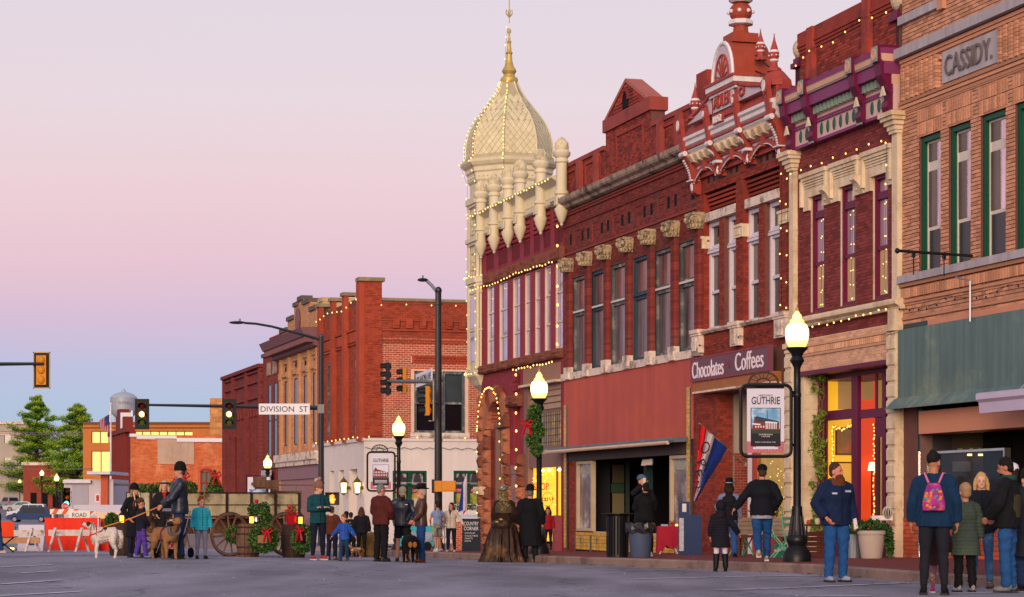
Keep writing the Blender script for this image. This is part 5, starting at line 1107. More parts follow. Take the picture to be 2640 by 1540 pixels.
bricks(a,b,3.9,9.0,winG,bl=.3,bh=.12).build('brick_courses',br_tan,tG,kind='stuff')
m=MB()
for x in (728,749,775,799,821): c=RU(x);m.box(c-.18,c+.18,-.14,0,4.0,9.1);m.box(c-.22,c+.22,-.2,0,8.0,8.35);
for xa,xb in xw: m.box(RU(xa)-.2,RU(xb)+.2,-.16,0,8.1,8.22);m.box(RU(xa)-.1,RU(xb)+.1,-.1,0,8.8,8.9)
m.build('tan_pilaster',M('buff_trim','b98a5e',.8),tG)
m=MB();[m.box((RU(xa)+RU(xb))/2-.25,(RU(xa)+RU(xb))/2+.25,-.01,.0,8.4,8.75) for xa,xb in xw];m.build('attic_vent',dark,tG)
m=MB();m.prof([(-.2,9.15),(-.3,9.2),(-.35,9.5),(-.8,9.65),(-.95,9.95),(-1.0,10.05),(0,10.1),(0,9.15)],a-.6,b-.1);m.build('mauve_cornice',M('faded_mauve','7a5358',.6,.15,2),tG)
m=MB();dentils(m,a-.5,b-.2,40,.12,-.75,-.2,9.35,9.6);m.build('cornice_modillions',M('faded_mauve','7a5358'),tG,kind='stuff')
L_=b-a;cgm=M('grey_cap','5e5654',.8)
st=[(0,.18,10.6),(.18,.34,11.1),(.34,.45,11.7),(.45,.56,11.9),(.56,.72,11.6),(.72,.86,11.1)]
for s0,s1,z in st: m=MB();m.box(a+L_*s0,a+L_*s1,.1,.5,9.8,z);m.build('gable_step',tanb,tG);m=MB();m.box(a+L_*s0,a+L_*s1,.0,.6,z,z+.22);m.build('gable_cap',cgm,tG)
m=MB();m.box(b-.0-1.1,b,.1,2.0,9.4,11.35);m.box(b-1.1,b+0.02,.05,2.1,11.35,11.55);m.build('pale_chimney',M('pale_brick','b79c74',.85,.25,3),tG)
m=MB();m.lathe((0,0,0),[(.5,0),(.5,.08)],8);m.v=[(a+L_*.46+x,.05-z,10.9+y*1.3) for x,y,z in m.v];m.build('gable_emblem',M('faded_mauve','7a5358'),tG)
m=MB();m.box(a,b-.1,-.3,0,3.55,3.95);m.box(a,b-.1,-.2,0,3.3,3.55);m.build('storefront_cornice',stone_w,tG);m=MB();m.box(a,b-.1,-.05,.1,2.6,3.3);m.build('mauve_band',M('mauve_board','8a6a72',.7),tG)
m=MB();[m.box(RU(724)+k*.55,RU(724)+k*.55+.14,.0,.15,-.8,2.6) for k in range(40) if RU(724)+k*.55 < RU(822)];m.box(RU(724),RU(822),0,.15,.2,.5);m.build('storefront_mullions',M('mauve_board','8a6a72'),tG)
m=MB();m.box(RU(724),RU(822),.2,.25,-.8,2.6);m.build('storefront_glass',M('blind_glass','9c8c84',.2,.5,3,streak=.8),tG)
# ---- H narrow red
winH=[(RU(691),RU(699),3.9,8.0),(RU(706),RU(714),3.9,8.0)]
tH,a,b=simple_block('narrow_red_building',678,719,9.6,14,'narrow dark red brick building between the tan block and the arcaded one',redb,winH+[(RU(684),RU(715),-.8,2.4)],fm=darkb)
m=MB();m.box(a,b,-.12,.4,9.6,9.8);m.box(a,b,-.1,0,3.3,3.5);m.build('coping',cgm,tH);m=MB();m.box(RU(694),b,.0,.4,9.8,10.6);m.build('raised_parapet',redb,tH)
m=MB();m.box(RU(690),RU(698),-.06,0,8.5,9.2);m.box(RU(704),RU(713),-.06,0,8.5,9.2);m.build('carved_panel',M('weathered_stone','a08c7c'),tH)
m=MB();m.box(a+.8,b-1.2,-.25,-.2,1.6,3.2);m.build('blank_sign',M('sign_grey','b0a8ae',.6),tH);m=MB();m.box(RU(684),RU(715),.2,.25,-.8,2.4);m.build('storefront_glass',M('blind_glass','9c8c84'),tH)
# ---- I arcaded
winI=[]
for x0,n,sp_ in ((592,3,0),(612,4,0),(645,4,0)):
    for k in range(n):
        xa=x0+k*(7.6 if x0 > 600 else 6);winI.append((RU(xa),RU(xa+5),1.9 if x0 > 600 else .8,6.4 if x0 > 600 else 5.4))
redm=brickmat('brick_maroon_far','7c3430','6a2c2c','7a403c',.3,.11)
tI,a,b=simple_block('arcaded_building',580,678,9.1,14,'maroon brick building with rows of tall narrow arched windows at the block end',redm,winI,glm=M('pale_curtain_pane','8c7c80',.2,.3,2,streak=.4),bars=False)
m=MB()
for w_ in winI:
    c=(w_[0]+w_[1])/2;r=(w_[1]-w_[0])/2+.1;m.tube([(c-math.cos(math.pi*k/6)*r,-.06,w_[3]+math.sin(math.pi*k/6)*r*1.4) for k in range(7)],.09,5)
for x in (582,606,640,675): c=RU(x);m.box(c-.25,c+.25,-.2,0,-1,9.1)
for z in (7.4,8.3,8.9): m.box(a,b,-.14,0,z,z+.12)
m.box(a,b,-.3,.4,9.1,9.3);m.build('maroon_trim',redm,tI)
m=MB();[m.box(RU(612)+k*.9,RU(612)+k*.9+.7,-.35,0,1.5,1.85) for k in range(12)];m.build('carved_bracket',M('weathered_stone','a08c7c'),tI)
# signs low down on these fronts
t=thing('hanging_sign',(0,0,0),'brown and gold KEVIN CRAFT hanging sign on an iron arm','sign',None,WORLD,0)
t.matrix_world=Matrix.Translation(WP(739,1289,92));
m=MB();m.box(-.56,.56,-.03,.03,-.32,.32);m.build('sign_panel',M('gold_brown_sign','7a5a20',.5,.3,2,emit=(.5,.25,.02),estr=.25),t)
m=MB();m.box(-.62,.62,-.04,.04,.32,.37);m.box(-.62,.62,-.04,.04,-.37,-.32);m.box(-.62,-.56,-.04,.04,-.32,.32);m.box(.56,.62,-.04,.04,-.32,.32);m.beam((-.8,0,.62),(1.1,0,.6),.05);m.beam((-.4,0,.37),(-.4,0,.6),.02);m.beam((.4,0,.37),(.4,0,.6),.02);m.build('iron_arm',black,t)
text('KEVIN CRAFT',.2,M('gold_lettering','d8a030',.4,emit=(.8,.4,.05),estr=.4),t,(0,-.04,-.06),'lettering',w=.95,h=.17);text('StateFarm',.2,M('orange_lettering','c83a18',.4,emit=(.8,.1,.02),estr=.5),t,(.05,-.04,.17),'lettering',w=.8,h=.16)
t=thing('street_banner',(0,0,0),'small white and blue banner board far off beside the third globe lamp','banner');t.matrix_world=Matrix.Translation(WP(667,1262,90))
m=MB();m.box(-.45,.45,-.02,.02,-.55,.5);m.build('banner_cloth',M('banner_white','ccc6d0',.7),t);m=MB();m.box(-.38,.38,-.03,-.02,-.5,.0);m.build('banner_picture',M('banner_blue','4a74a8',.7,.6,3,col2='c8ccd8'),t);m=MB();[m.box(-.3+.22*k,-.14+.22*k,-.03,-.02,.15+.1*(k % 2),.28+.1*(k % 2)) for k in range(3)];m.tube([(-.5,0,-.6),(.5,0,-.6),(.5,0,.55),(-.5,0,.55)],.03,5,closed=True);m.build('banner_frame',black,t)
# ================================================================ J: orange brick building beyond, with its pale patch
uJ=RU(336);C0=ROW.M @ Vector((uJ,0,0));gzJ=-1.2
tJ=thing('orange_brick_building',(uJ,0,0),'bright orange brick side wall with white coping, pale faded square and red arched window','building',None,ROW)
TJ=Matrix.Translation((uJ,0,0)) @ Matrix.Rotation(math.radians(90),4,'Z')
def JX(x): a=(x-CX)/F;return (a*C0.y-C0.x)/(.9606-a*.2781)
def JZ(x,y): return CZ-(y-CY)/F*(C0.y+.2781*JX(x))
obr=M('brick_orange_far','bd6440',.9,.28,2.2,island=0,bump=.02,bscale=9,col2='a85434')
wj=(JX(516),JX(546),JZ(530,1270),JZ(530,1216))
wall(0,JX(640),gzJ,JZ(337,1121),[wj],.5,T=TJ).build('side_wall',obr,tJ)
bricks(0,JX(636),gzJ,JZ(337,1123),[(wj[0]-.2,wj[1]+.2,wj[2]-.1,wj[3]+.4)],bl=.4,bh=.14,j=.015,proud=.012,T=TJ).build('brick_courses',M('brick_orange_single','c2683f',.9,.22,1.5,island=.16,col2='cc8058'),tJ,kind='stuff')
m=MB(TJ);
for xa,xb,ya in ((335,352,1119),(352,398,1123),(398,455,1123),(455,520,1130),(520,600,1131)): m.box(JX(xa),JX(xb),-.18,.6,JZ(400,ya+8),JZ(400,ya))
m.build('white_coping',M('coping_white','dcd8d8',.5,.05),tJ)
m=MB(TJ);m.box(JX(352),JX(400),-.15,-.02,JZ(400,1133),JZ(400,1127));m.box(JX(455),JX(600),-.2,-.02,JZ(400,1139),JZ(400,1129));m.build('white_gutter',M('coping_white','dcd8d8'),tJ)
m=MB(TJ);m.box(JX(406),JX(500),-.08,0,JZ(450,1197),JZ(450,1132));m.build('faded_patch',M('faded_plaster','b59a86',.8,.25,.6,streak=.1,col2='c08a4a'),tJ)
a,b,c,d=wj;m=MB(TJ);m.box(a,a+.12,.05,.4,c,d);m.box(b-.12,b,.05,.4,c,d);m.box(a,b,.05,.3,(c+d)/2-.05,(c+d)/2+.05);m.box((a+b)/2-.04,(a+b)/2+.04,.05,.3,c,d);m.tube([((a+b)/2-math.cos(math.pi*k/8)*(b-a)/2,-.02,d+math.sin(math.pi*k/8)*.22) for k in range(9)],.12,5);q=m.build('red_window',M('window_red','a83a30',.6),tJ);m=MB(TJ);m.box(a+.12,b-.12,.25,.3,c,d);m.build('pane',M('olive_pane','6e7468',.2),q)
zt=JZ(337,1119);fz=M('dark_maroon_brick','78302c',.85,.15,3)
uJ2=RU(288)
winJ=[(uJ-1.0-2.3*k-1.0,uJ-1.0-2.3*k,.9,4.5) for k in range(5)]
wall(uJ2,uJ,gzJ,7.6,winJ,.5).build('front_wall',fz,tJ)
m=MB();m.box(uJ2,uJ,-.4,.4,7.6,8.0);m.box(uJ-9,uJ-4,-.3,.5,8.0,9.2);m.box(uJ-8,uJ-6,-.3,.6,9.2,9.8);m.box(uJ-3.5,uJ-2.5,-.3,.5,7.9,9.0);[m.box(uJ-1.6-2.3*k-1.2,uJ-1.6-2.3*k-.7,-.3,0,gzJ,7.6) for k in range(6)];m.build('stepped_parapet',fz,tJ);m=MB();m.box(uJ-4.3,uJ-3.9,-.4,.5,7.6,9.4);m.build('white_end_pier',M('coping_white','dcd8d8'),tJ)
for w_ in winJ: window(tJ,*w_,.3,M('window_maroon','6a2a2a',.6),M('pale_curtain_pane','8c7c80'),fw=.15)
m=MB();m.box(uJ2,uJ2+.4,.5,20,gzJ,7.4);m.box(uJ2,uJ,20,20.4,gzJ,7.4);m.box(uJ2,uJ,.5,20,6.8,6.9);m.build('rear_wall',fz,tJ)
# ================================================================ K: long three-storey block with lit windows, far behind
def farbox(name,x0,x1,ytop,Y,zb_,depth,mat,label,cat='building'):
    p0,p1=WP(x0,ytop,Y),WP(x1,ytop,Y);t=thing(name,(p0.x,Y,0),label,cat);ORG[t.name]=(p0.x,Y,0)
    return t,p0.x,p1.x,p0.z
YK=262
brK=M('tan_orange_brick_far','b8703a',.85,.15,.4,streak=.1)
tK,a,b,zt=farbox('long_tan_building',214,575,1094,YK,-1,20,brK,'long tan and orange brick block with ribbons of lit yellow windows and a stair tower')
wz=[(CZ-(1142-CY)/F*YK,CZ-(1112-CY)/F*YK),(CZ-(1216-CY)/F*YK,CZ-(1163-CY)/F*YK)]
holes=[(WP(236,0,YK).x,WP(496,0,YK).x,*wz[0]),(WP(236,0,YK).x,WP(330,0,YK).x,*wz[1])]
wall(a,b,-1.5,zt,holes,.5,d0=YK).build('long_wall',brK,tK)
m=MB();m.box(a,b,YK+18,YK+18.5,-1.5,zt);m.box(a,a+.5,YK+.5,YK+18,-1.5,zt);m.box(b-.5,b,YK+.5,YK+18,-1.5,zt);m.build('rear_wall',brK,tK);m=MB();m.box(a,b,YK,YK+18,zt-.5,zt-.4);m.box(a,b,YK-.2,YK+.4,zt,zt+.25);m.build('roof_edge',M('roof_edge_brown','6a4a3c'),tK)
litw=M('lit_window_yellow','e8c060',.4,.25,.35,emit=(1,.68,.22),estr=.85)
for h in holes:
    n=int((h[1]-h[0])/.95)
    for k in range(n):
        x=h[0]+(h[1]-h[0])*k/n;w_=(h[1]-h[0])/n;m=MB();m.box(x,x+.09,YK-.05,YK+.2,h[2],h[3]);m.box(x,x+w_,YK-.04,YK+.2,h[3]-.08,h[3]);q=m.build('window',darkb,tK)
        m=MB();m.box(x+.09,x+w_,YK+.1,YK+.15,h[2],h[3]-.08);m.build('pane',litw,q)
p=WP(541,1027,YK-6);q_=WP(577,1027,YK-6);m=MB();m.box(p.x,q_.x,YK-6,YK-2,-1.5,p.z);m.build('stair_tower',brickmat('tower_brick','c48a52','a06c40','caa074',.8,.4),tK)
# L pale block at the left edge
brL=M('pale_stone_far','a89c90',.85,.15,.3)
tL,a,b,zt=farbox('pale_stone_building',-90,72,1094,330,-1,20,brL,'pale stone block with dark windows at the left edge of the view')
wl=[]
for x0,x1 in ((-70,-56),(-40,-26),(11,27),(44,58)):
    for y0,y1 in ((1143,1120),(1205,1180)): wl.append((WP(x0,0,330).x,WP(x1,0,330).x,CZ-(y0-CY)/F*330,CZ-(y1-CY)/F*330))
wall(a,b,0,zt,wl,.5,d0=330).build('front_wall',brL,tL)
for w_ in wl: m=MB();m.box(w_[0],w_[1],330.2,330.3,w_[2],w_[3]);q=m.build('window',gl_green,tL)
m=MB();m.box(a,b,329.6,330.5,zt,zt+.35);m.box(a,b,329.8,330.1,zt-1.6,zt-1.3);m.box(a,a+.5,330.5,345,0,zt);m.box(b-.5,b,330.5,345,0,zt);m.box(a,b,345,345.5,0,zt);m.build('cornice',stone_w,tL)
tM,a,b,zt=farbox('brick_side_building',60,150,1200,300,-1,20,redb,'low red brick building seen behind the pine trunks')
m=MB();m.box(a,b,300,318,-1,zt);m.build('wall',M('brick_red_plain','8a4034',.85,.2,1),tM);m=MB();[m.box(a+1+k*1.5,a+1.8+k*1.5,299.9,300,1.0,3) for k in range(3)];m.build('window',dark,tM);m=MB();m.box(a-.2,b+.2,299.8,318.2,zt,zt+.4);m.build('coping',stone_w,tM)
# N small white kiosk with brick pier, white wall
tN=thing('white_kiosk',(0,0,0),'low white flat-roofed building with an orange brick end pier near the flagpole','building');Y=150;p=WP(165,1225,Y);q_=WP(292,1225,Y)
m=MB();m.box(p.x,q_.x,Y,Y+6,-1,WP(0,1236,Y).z);m.build('wall',M('off_white_wall','bdb6bc',.7,.1,.6),tN);m=MB();m.box(WP(233,0,Y).x,WP(292,0,Y).x,Y-1.2,Y+6,WP(0,1224,Y).z,WP(0,1216,Y).z);m.box(p.x,WP(236,0,Y).x,Y-.4,Y+6,WP(0,1246,Y).z,WP(0,1238,Y).z);m.build('flat_roof',M('roof_white','c8c4cc',.5),tN)
m=MB();m.box(WP(262,0,Y).x,WP(280,0,Y).x,Y-.3,Y+.2,-1,WP(0,1224,Y).z);m.build('brick_pier',br_or,tN);m=MB();m.box(WP(246,0,Y).x,WP(258,0,Y).x,Y-.05,Y,WP(0,1296,Y).z,WP(0,1273,Y).z);q=m.build('poster',whitep,tN);m=MB();m.box(WP(248.5,0,Y).x,WP(255.5,0,Y).x,Y-.07,Y-.05,WP(0,1292,Y).z,WP(0,1277,Y).z);m.build('poster_red_mark',M('mark_red','b03028'),q)
m=MB();m.box(WP(185,0,Y).x,WP(228,0,Y).x,Y-.05,Y,-.3,WP(0,1250,Y).z);m.build('garage_door',M('door_grey','a09aa6',.6,.1,1,streak=.1),tN)
# ================================================================ water tower
tw=thing('water_tower',(0,0,0),'silver domed water tower on legs rising over the brick rooftops','water tower');Y=780;c=WP(319,0,Y);r=(356-287)/2/F*Y
silver=M('silver_paint','aeb4bc',.4,.1,.05,metal=.35,streak=.1);zz=lambda y: CZ-(y-CY)/F*Y
m=MB();m.lathe((c.x,Y,0),[(.4,zz(1083)),(r*.3,zz(1081)),(r*.65,zz(1076)),(r*.88,zz(1068)),(r,zz(1058)),(r,zz(1027)),(r*1.01,zz(1026)),(r*.95,zz(1023)),(r*.75,zz(1017)),(r*.4,zz(1012.5)),(.9,zz(1011))],28);m.build('tank',silver,tw,smooth='auto')
m=MB();m.lathe((c.x,Y,0),[(r*1.03,zz(1059)),(r*1.03,zz(1058))],28);m.lathe((c.x,Y,zz(1011)),[(.9,0),(.7,.5),(.2,1.1)],10);m.build('catwalk',silver,tw)
for k in range(6): t_=k*math.pi/3+.3;m=MB();m.tube([(c.x+math.cos(t_)*r,Y+math.sin(t_)*r,zz(1060)),(c.x+math.cos(t_)*r*1.25,Y+math.sin(t_)*r*1.25,8)],.35,6);m.build('leg',silver,tw)
m=MB();m.tube([(c.x,Y,8),(c.x,Y,zz(1080))],.8,8);m.build('riser_pipe',silver,tw)
text('GUTHRIE',3,M('tank_lettering','70767c',.6),tw,(c.x+1.2,Y-r-.1,zz(1040)),'lettering',w=4.5,h=1.0)
# flagpole and flag
t=thing('flagpole',(0,0,0),'tall white flagpole in front of the orange brick building, flag hanging limp','flagpole');Y=165;p=WP(285.5,1045,Y);m=MB();m.tube([(p.x,Y,-.8),(p.x,Y,p.z)],[.09,.05],8);m.ell((p.x,Y,p.z+.08),(.11,)*3,8,6);m.build('pole',M('pole_white','d0ccd4',.4),t)
t2=thing('national_flag',(0,0,0),'red and white striped flag hanging limp from the tall flagpole','flag');cols=[M('flag_red','a8283a',.8),M('flag_white','d8d0d8',.8),M('flag_blue','2c3a6e',.8)]
m=MB();zt_=WP(0,1068,Y).z;zb2=WP(0,1117,Y).z;n=9
for k in range(n):
    z1_=zt_;x0=p.x-.08-.085*k;x1=x0-.085;m.cm=k % 2;yy=Y+.08*(1 if k % 2 else -1);y2=Y+.08*(-1 if k % 2 else 1)
    if k > 3: m.cm=k % 2
    m.quad((x0,yy,zt_-.05*k),(x1,y2,zt_-.05*(k+1)),(x1-.03,y2,zb2+.06*k),(x0-.03,yy,zb2+.05*k))
m.cm=2;m.quad((p.x-.07,Y-.12,zt_),(p.x-.4,Y-.14,zt_-.2),(p.x-.4,Y-.14,zt_-.9),(p.x-.07,Y-.12,zt_-.7));m.build('flag_cloth',cols,t2)
# ================================================================ street lamps
def globe_lamp(name,x,y,z,s,label,gm=(globe,globe_t),wreath=False):
    t=thing(name,(x,y,z),label,'street lamp','globe street lamps',WORLD,0,s)
    m=MB();m.lathe((0,0,0),[(.27,0),(.27,.13),(.255,.15),(.25,.18),(.2,.25),(.165,.3),(.175,.33),(.2,.38),(.2,.43),(.18,.48),(.165,.5),(.14,.62),(.115,.8),(.1,.95),(.095,1.05)],20);m.build('lamp_base',black,t,smooth='auto')
    m=MB();[m.beam((math.cos(k*.52)*.165,math.sin(k*.52)*.165,.5),(math.cos(k*.52)*.108,math.sin(k*.52)*.108,.86),.016) for k in range(12)];m.build('base_flutes',black,t)
    m=MB();m.lathe((0,0,0),[(.075,.98),(.068,3.1),(.08,3.12),(.08,3.18),(.065,3.2),(.062,3.66),(.09,3.72),(.14,3.8),(.1,3.88),(.12,3.94),(.2,4.02),(.21,4.05)],16);m.build('lamp_post',black,t,smooth='auto')
    m=MB();m.lathe((0,0,0),[(.207,4.175),(.225,4.28),(.222,4.38),(.19,4.47)],20);m.build('lamp_globe',gm[1],t,smooth=True)
    m=MB();m.lathe((0,0,0),[(.15,4.05),(.19,4.12),(.207,4.175)],20);m.lathe((0,0,0),[(.19,4.47),(.12,4.53)],20);m.build('globe_rim_glass',M('lamp_globe_warm','ffe6a8',.3,var=0,emit=(1,.66,.14),estr=1.9),t,smooth=True)
    m=MB();m.lathe((0,0,0),[(.13,4.53),(.14,4.55),(.09,4.6),(.085,4.66),(.05,4.7),(.03,4.74)],16);m.build('lamp_cap_glass',gm[0],t,smooth=True)
    m=MB();m.lathe((0,0,0),[(.02,4.74),(.035,4.78),(.012,4.82),(.006,4.87)],8);m.build('lamp_finial',gilt,t)
    l=bpy.data.lights.new('lamp_light','POINT');l.energy=40*s*s;l.color=(1,.62,.25);l.shadow_soft_size=.24;o=bpy.data.objects.new('lamp_light',l);COL.objects.link(o);o.parent=t;o.location=(0,0,4.35)
    for c in [c for c in bpy.data.objects if c.parent == t and c.name.startswith(('lamp_globe','lamp_cap'))]: c.visible_shadow=True
    return t
def at_lamp(x,Y): X=(x-CX)/F*Y;return X,Y
X,Y=at_lamp(2055,41.2);LN=globe_lamp('street_lamp',X,Y,SWZ(Y),.985,'large black globe street lamp nearest the camera, carrying a photo banner')
X,Y=at_lamp(1390,57);globe_lamp('street_lamp',X,Y,SWZ(Y),.99,'black globe street lamp with a pine wreath tied to its post before the barber shop')
X,Y=at_lamp(1028,75);globe_lamp('street_lamp',X,Y,-.35,.97,'globe street lamp with a photo banner in front of the white corner wall')
X,Y=at_lamp(690,105);globe_lamp('street_lamp',X,Y,-.65,.9,'globe street lamp in front of the narrow red brick building')
for x,yg,Y,lab in ((274.6,1269,165,'distant globe lamp right of the white kiosk wall'),(209.5,1253,178,'distant globe lamp just right of the green traffic light'),(146,1234,215,'distant globe lamp beside the second pine trunk'),(108,1221,290,'tiny far globe lamp between the two pines'),(51,1242,330,'tiny far globe lamp left of the first pine trunk'),(44,1176,340,'tiny high globe lamp above the parked cars at left'),(79,1262,350,'tiny low globe lamp behind the dark parked car')):
    X=(x-CX)/F*Y;zt=CZ-(yg-CY)/F*Y;g=float(GZ(X,Y));s=(zt-g)/4.3
    if s < .6: g=zt-3.6;s=.84
    globe_lamp('street_lamp',X,Y,g,s,lab)
# bushy wreath bound to the second lamp
grn=[M('pine_needle_dark','1f3d1c',.8,.3,8),M('pine_needle','35592a',.8,.3,8),M('pine_needle_light','5d7a34',.8,.3,8)]
def green(t,name,clouds,size,n,mats=None,seed=1):
    m=MB()
    for i,(c,r) in enumerate(clouds):
        for q in range(3):
            m.cm=q;V,Fc=leaves(c,r,int(n/3),size,seed*97+i*3+q,shell=.2);addnp(m,V,Fc)
    return m.build(name,mats or grn,t,kind='stuff')
def ribbon(t,p,s,name='bow',mat=None):
    rd=mat or M('ribbon_red','b01420',.5);m=MB();p=Vector(p)
    for sg in (-1,1):
        m.tube([p,p+Vector((sg*.1*s,-.02,.09*s)),p+Vector((sg*.15*s,-.02,.0)),p+Vector((sg*.07*s,-.02,-.05*s)),p],[.02*s,.035*s,.03*s,.03*s,.02*s],5)
        m.tube([p,p+Vector((sg*.06*s,-.03,-.14*s)),p+Vector((sg*.1*s,-.01,-.3*s))],[.02*s,.03*s,.035*s],4)
    return m.build(name,rd,t)
Y=56.7;X=(1381-CX)/F*Y;t=thing('pine_wreath',(X,Y,CZ-(1110-CY)/F*Y),'dark pine wreath with a red bow tied high on the barber shop lamp post','wreath')
green(t,'needles',[((-.02,0,.5),(.18,.18,.2)),((-.08,0,.25),(.2,.18,.25)),((.05,0,0),(.2,.18,.25)),((-.08,0,-.25),(.2,.18,.22)),((.03,0,-.48),(.18,.16,.2))],.05,500,seed=3);ribbon(t,(-.22,-.12,.18),1.0)
# ================================================================ photo banners on lamp posts
def banner(t_lamp_x,Y,bx0,bx1,by0,by1,label,kind):
    """frame hung from the lamp post: built in the plane of the photo at distance Y"""
    p0=WP(bx0,by1,Y-.15);p1=WP(bx1,by0,Y-.15);t=thing('lamp_banner',((p0.x+p1.x)/2,Y-.15,p0.z),label,'banner');w=p1.x-p0.x;h=p1.z-p0.z;r=w*.13
    def rr(w,h,r,z0):
        P=[]
        for cx,cz,a in ((w/2-r,h-r,0),(-w/2+r,h-r,90),(-w/2+r,r,180),(w/2-r,r,270)):
            P += [(cx+r*math.cos(math.radians(a+k*22.5)),0,z0+cz+r*math.sin(math.radians(a+k*22.5))) for k in range(5)]
        return P
    m=MB();m.tube(rr(w,h,r,0),.028*w/1.0+.006,8,closed=True);px_=WP(t_lamp_x,0,Y).x-t.location.x
    for z in (h*.16,h*.9): m.beam((w/2,0,z),(px_,.15,z),.05)
    m.build('frame',black,t)
    m=MB();c=-w*.05;R=w*.29
    m.tube([(c+R*math.cos(math.pi*k/12),0,h+.04+R*.75*math.sin(math.pi*k/12)) for k in range(13)],.02,6);m.tube([(c+R*.45*math.cos(math.pi*k/8),0,h+.04+R*.3*math.sin(math.pi*k/8)) for k in range(9)],.014,5);m.beam((c-R*1.1,0,h+.03),(c+R*1.1,0,h+.03),.03)
    for k in range(1,8): a=math.pi*k/8;m.beam((c+R*.42*math.cos(a),0,h+.04+R*.3*math.sin(a)),(c+R*math.cos(a),0,h+.04+R*.75*math.sin(a)),.018)
    m.build('fanlight_crest',M('crest_bronze','3c2a24',.5) if kind == 'near' else black,t)
    bw,bh=w*.74,h*.9;z0=h*.05;bc=-w*.01
    m=MB();m.box(bc-bw/2,bc+bw/2,-.012,.012,z0,z0+bh);q=m.build('banner_cloth',M('banner_cloth','c9c7d6',.7,.05),t)
    bp=M('banner_brick_pink','b0606c',.75,.25,9);m=MB()
    rows=6 if kind == 'near' else 7
    for r_ in range(rows):
        zz=z0+r_*bh*.03;
        n_=6
        for k in range(n_+1):
            a=bc-bw/2+bw*(k-(.5 if r_ % 2 else 0))/n_;b=min(a+bw/n_*.96,bc+bw/2);a=max(a,bc-bw/2)
            edge=(a < bc-bw*.36) or (b > bc+bw*.36)
            if b-a > .01 and (r_ < 2 or edge): m.box(a,b,-.018,-.012,zz,zz+bh*.027)
    m.build('printed_bricks',bp,q)
    m=MB();m.box(bc-bw*.4,bc+bw*.4,-.02,-.012,z0+bh*.1,z0+bh*.7);ph=m.build('printed_panel',M('print_black','1c1c24',.6),q)
    return t,q,bc,bw,z0,bh
t,q,bc,bw,z0,bh=banner(2050,41.2,1910,2040,993,1177,'near photo banner reading Guthrie with a picture of a columned brick hall','near')
def pr(poly,mat,dy=-.022,nm='print'): m=MB();m.plate([(bc+bw*(x-.5),z0+bh*z) for x,z in poly],dy-.002,dy+.003);return m.build(nm,mat,q)
blue_=M('print_sky','6a9cc4',.6,.5,5,col2='c4d4e4');brk=M('print_brick','7c3230',.6);roof_=M('print_roof','2e3c4c',.6);wht=M('print_white','d8d8e0',.6);grn_=M('print_lawn','35402e',.6)
pr([(.12,.34),(.88,.34),(.88,.69),(.12,.69)],blue_);pr([(.12,.30),(.88,.3),(.88,.37),(.12,.37)],grn_,-.024)
pr([(.13,.36),(.2,.55),(.26,.48),(.86,.44),(.86,.36)],brk,-.025);pr([(.18,.55),(.26,.57),(.84,.49),(.87,.44),(.26,.48)],roof_,-.026)
for k in range(7): pr([(.5+.045*k,.37),(.52+.045*k,.37),(.52+.045*k,.47),(.5+.045*k,.47)],wht,-.029)
pr([(.47,.47),(.82,.455),(.8,.475),(.5,.49)],wht,-.03);pr([(.14,.44),(.36,.43),(.36,.45),(.14,.46)],wht,-.03);pr([(.53,.53),(.55,.53),(.545,.66),(.535,.66)],roof_,-.03)
for k in range(5): pr([(.22+.07*k,.39),(.25+.07*k,.39),(.25+.07*k,.42),(.22+.07*k,.42)],wht,-.031)
navy=M('print_navy','2a3048',.6)
text('GUTHRIE',.3,navy,q,(bc,-.03,z0+bh*.815),'lettering',w=bw*.76,h=bh*.115,ext=.004);text('HISTORIC',.1,navy,q,(bc,-.03,z0+bh*.895),'lettering',w=bw*.38,h=bh*.022,ext=.003)
text('DOMINION\nHOUSE',.1,wht,q,(bc,-.03,z0+bh*.27),'lettering',w=bw*.36,h=bh*.05,ext=.003);text('EAST COLLEGE AVE.',.1,wht,q,(bc,-.03,z0+bh*.165),'lettering',w=bw*.55,h=bh*.015,ext=.003)
t,q,bc,bw,z0,bh=banner(1026,75,947,1018,1166,1266,'far photo banner reading Guthrie with a picture of a red brick block','far')
pr([(.12,.3),(.88,.3),(.88,.69),(.12,.69)],M('print_sky_pale','c4c8dc',.6));pr([(.14,.34),(.14,.52),(.24,.62),(.34,.56),(.86,.48),(.86,.34)],brk,-.026);pr([(.12,.3),(.88,.3),(.88,.34),(.12,.36)],M('print_grey','5a4a50'),-.027)
for k in range(8): [pr([(.2+.08*k,z),(.235+.08*k,z),(.235+.08*k,z+.05),(.2+.08*k,z+.05)],wht,-.03) for z in (.37,.45)]
text('GUTHRIE',.3,navy,q,(bc,-.03,z0+bh*.82),'lettering',w=bw*.76,h=bh*.1,ext=.004);[pr([(.2,z),(.8,z),(.8,z+.012),(.2,z+.012)],wht,-.03) for z in (.24,.21,.17)]
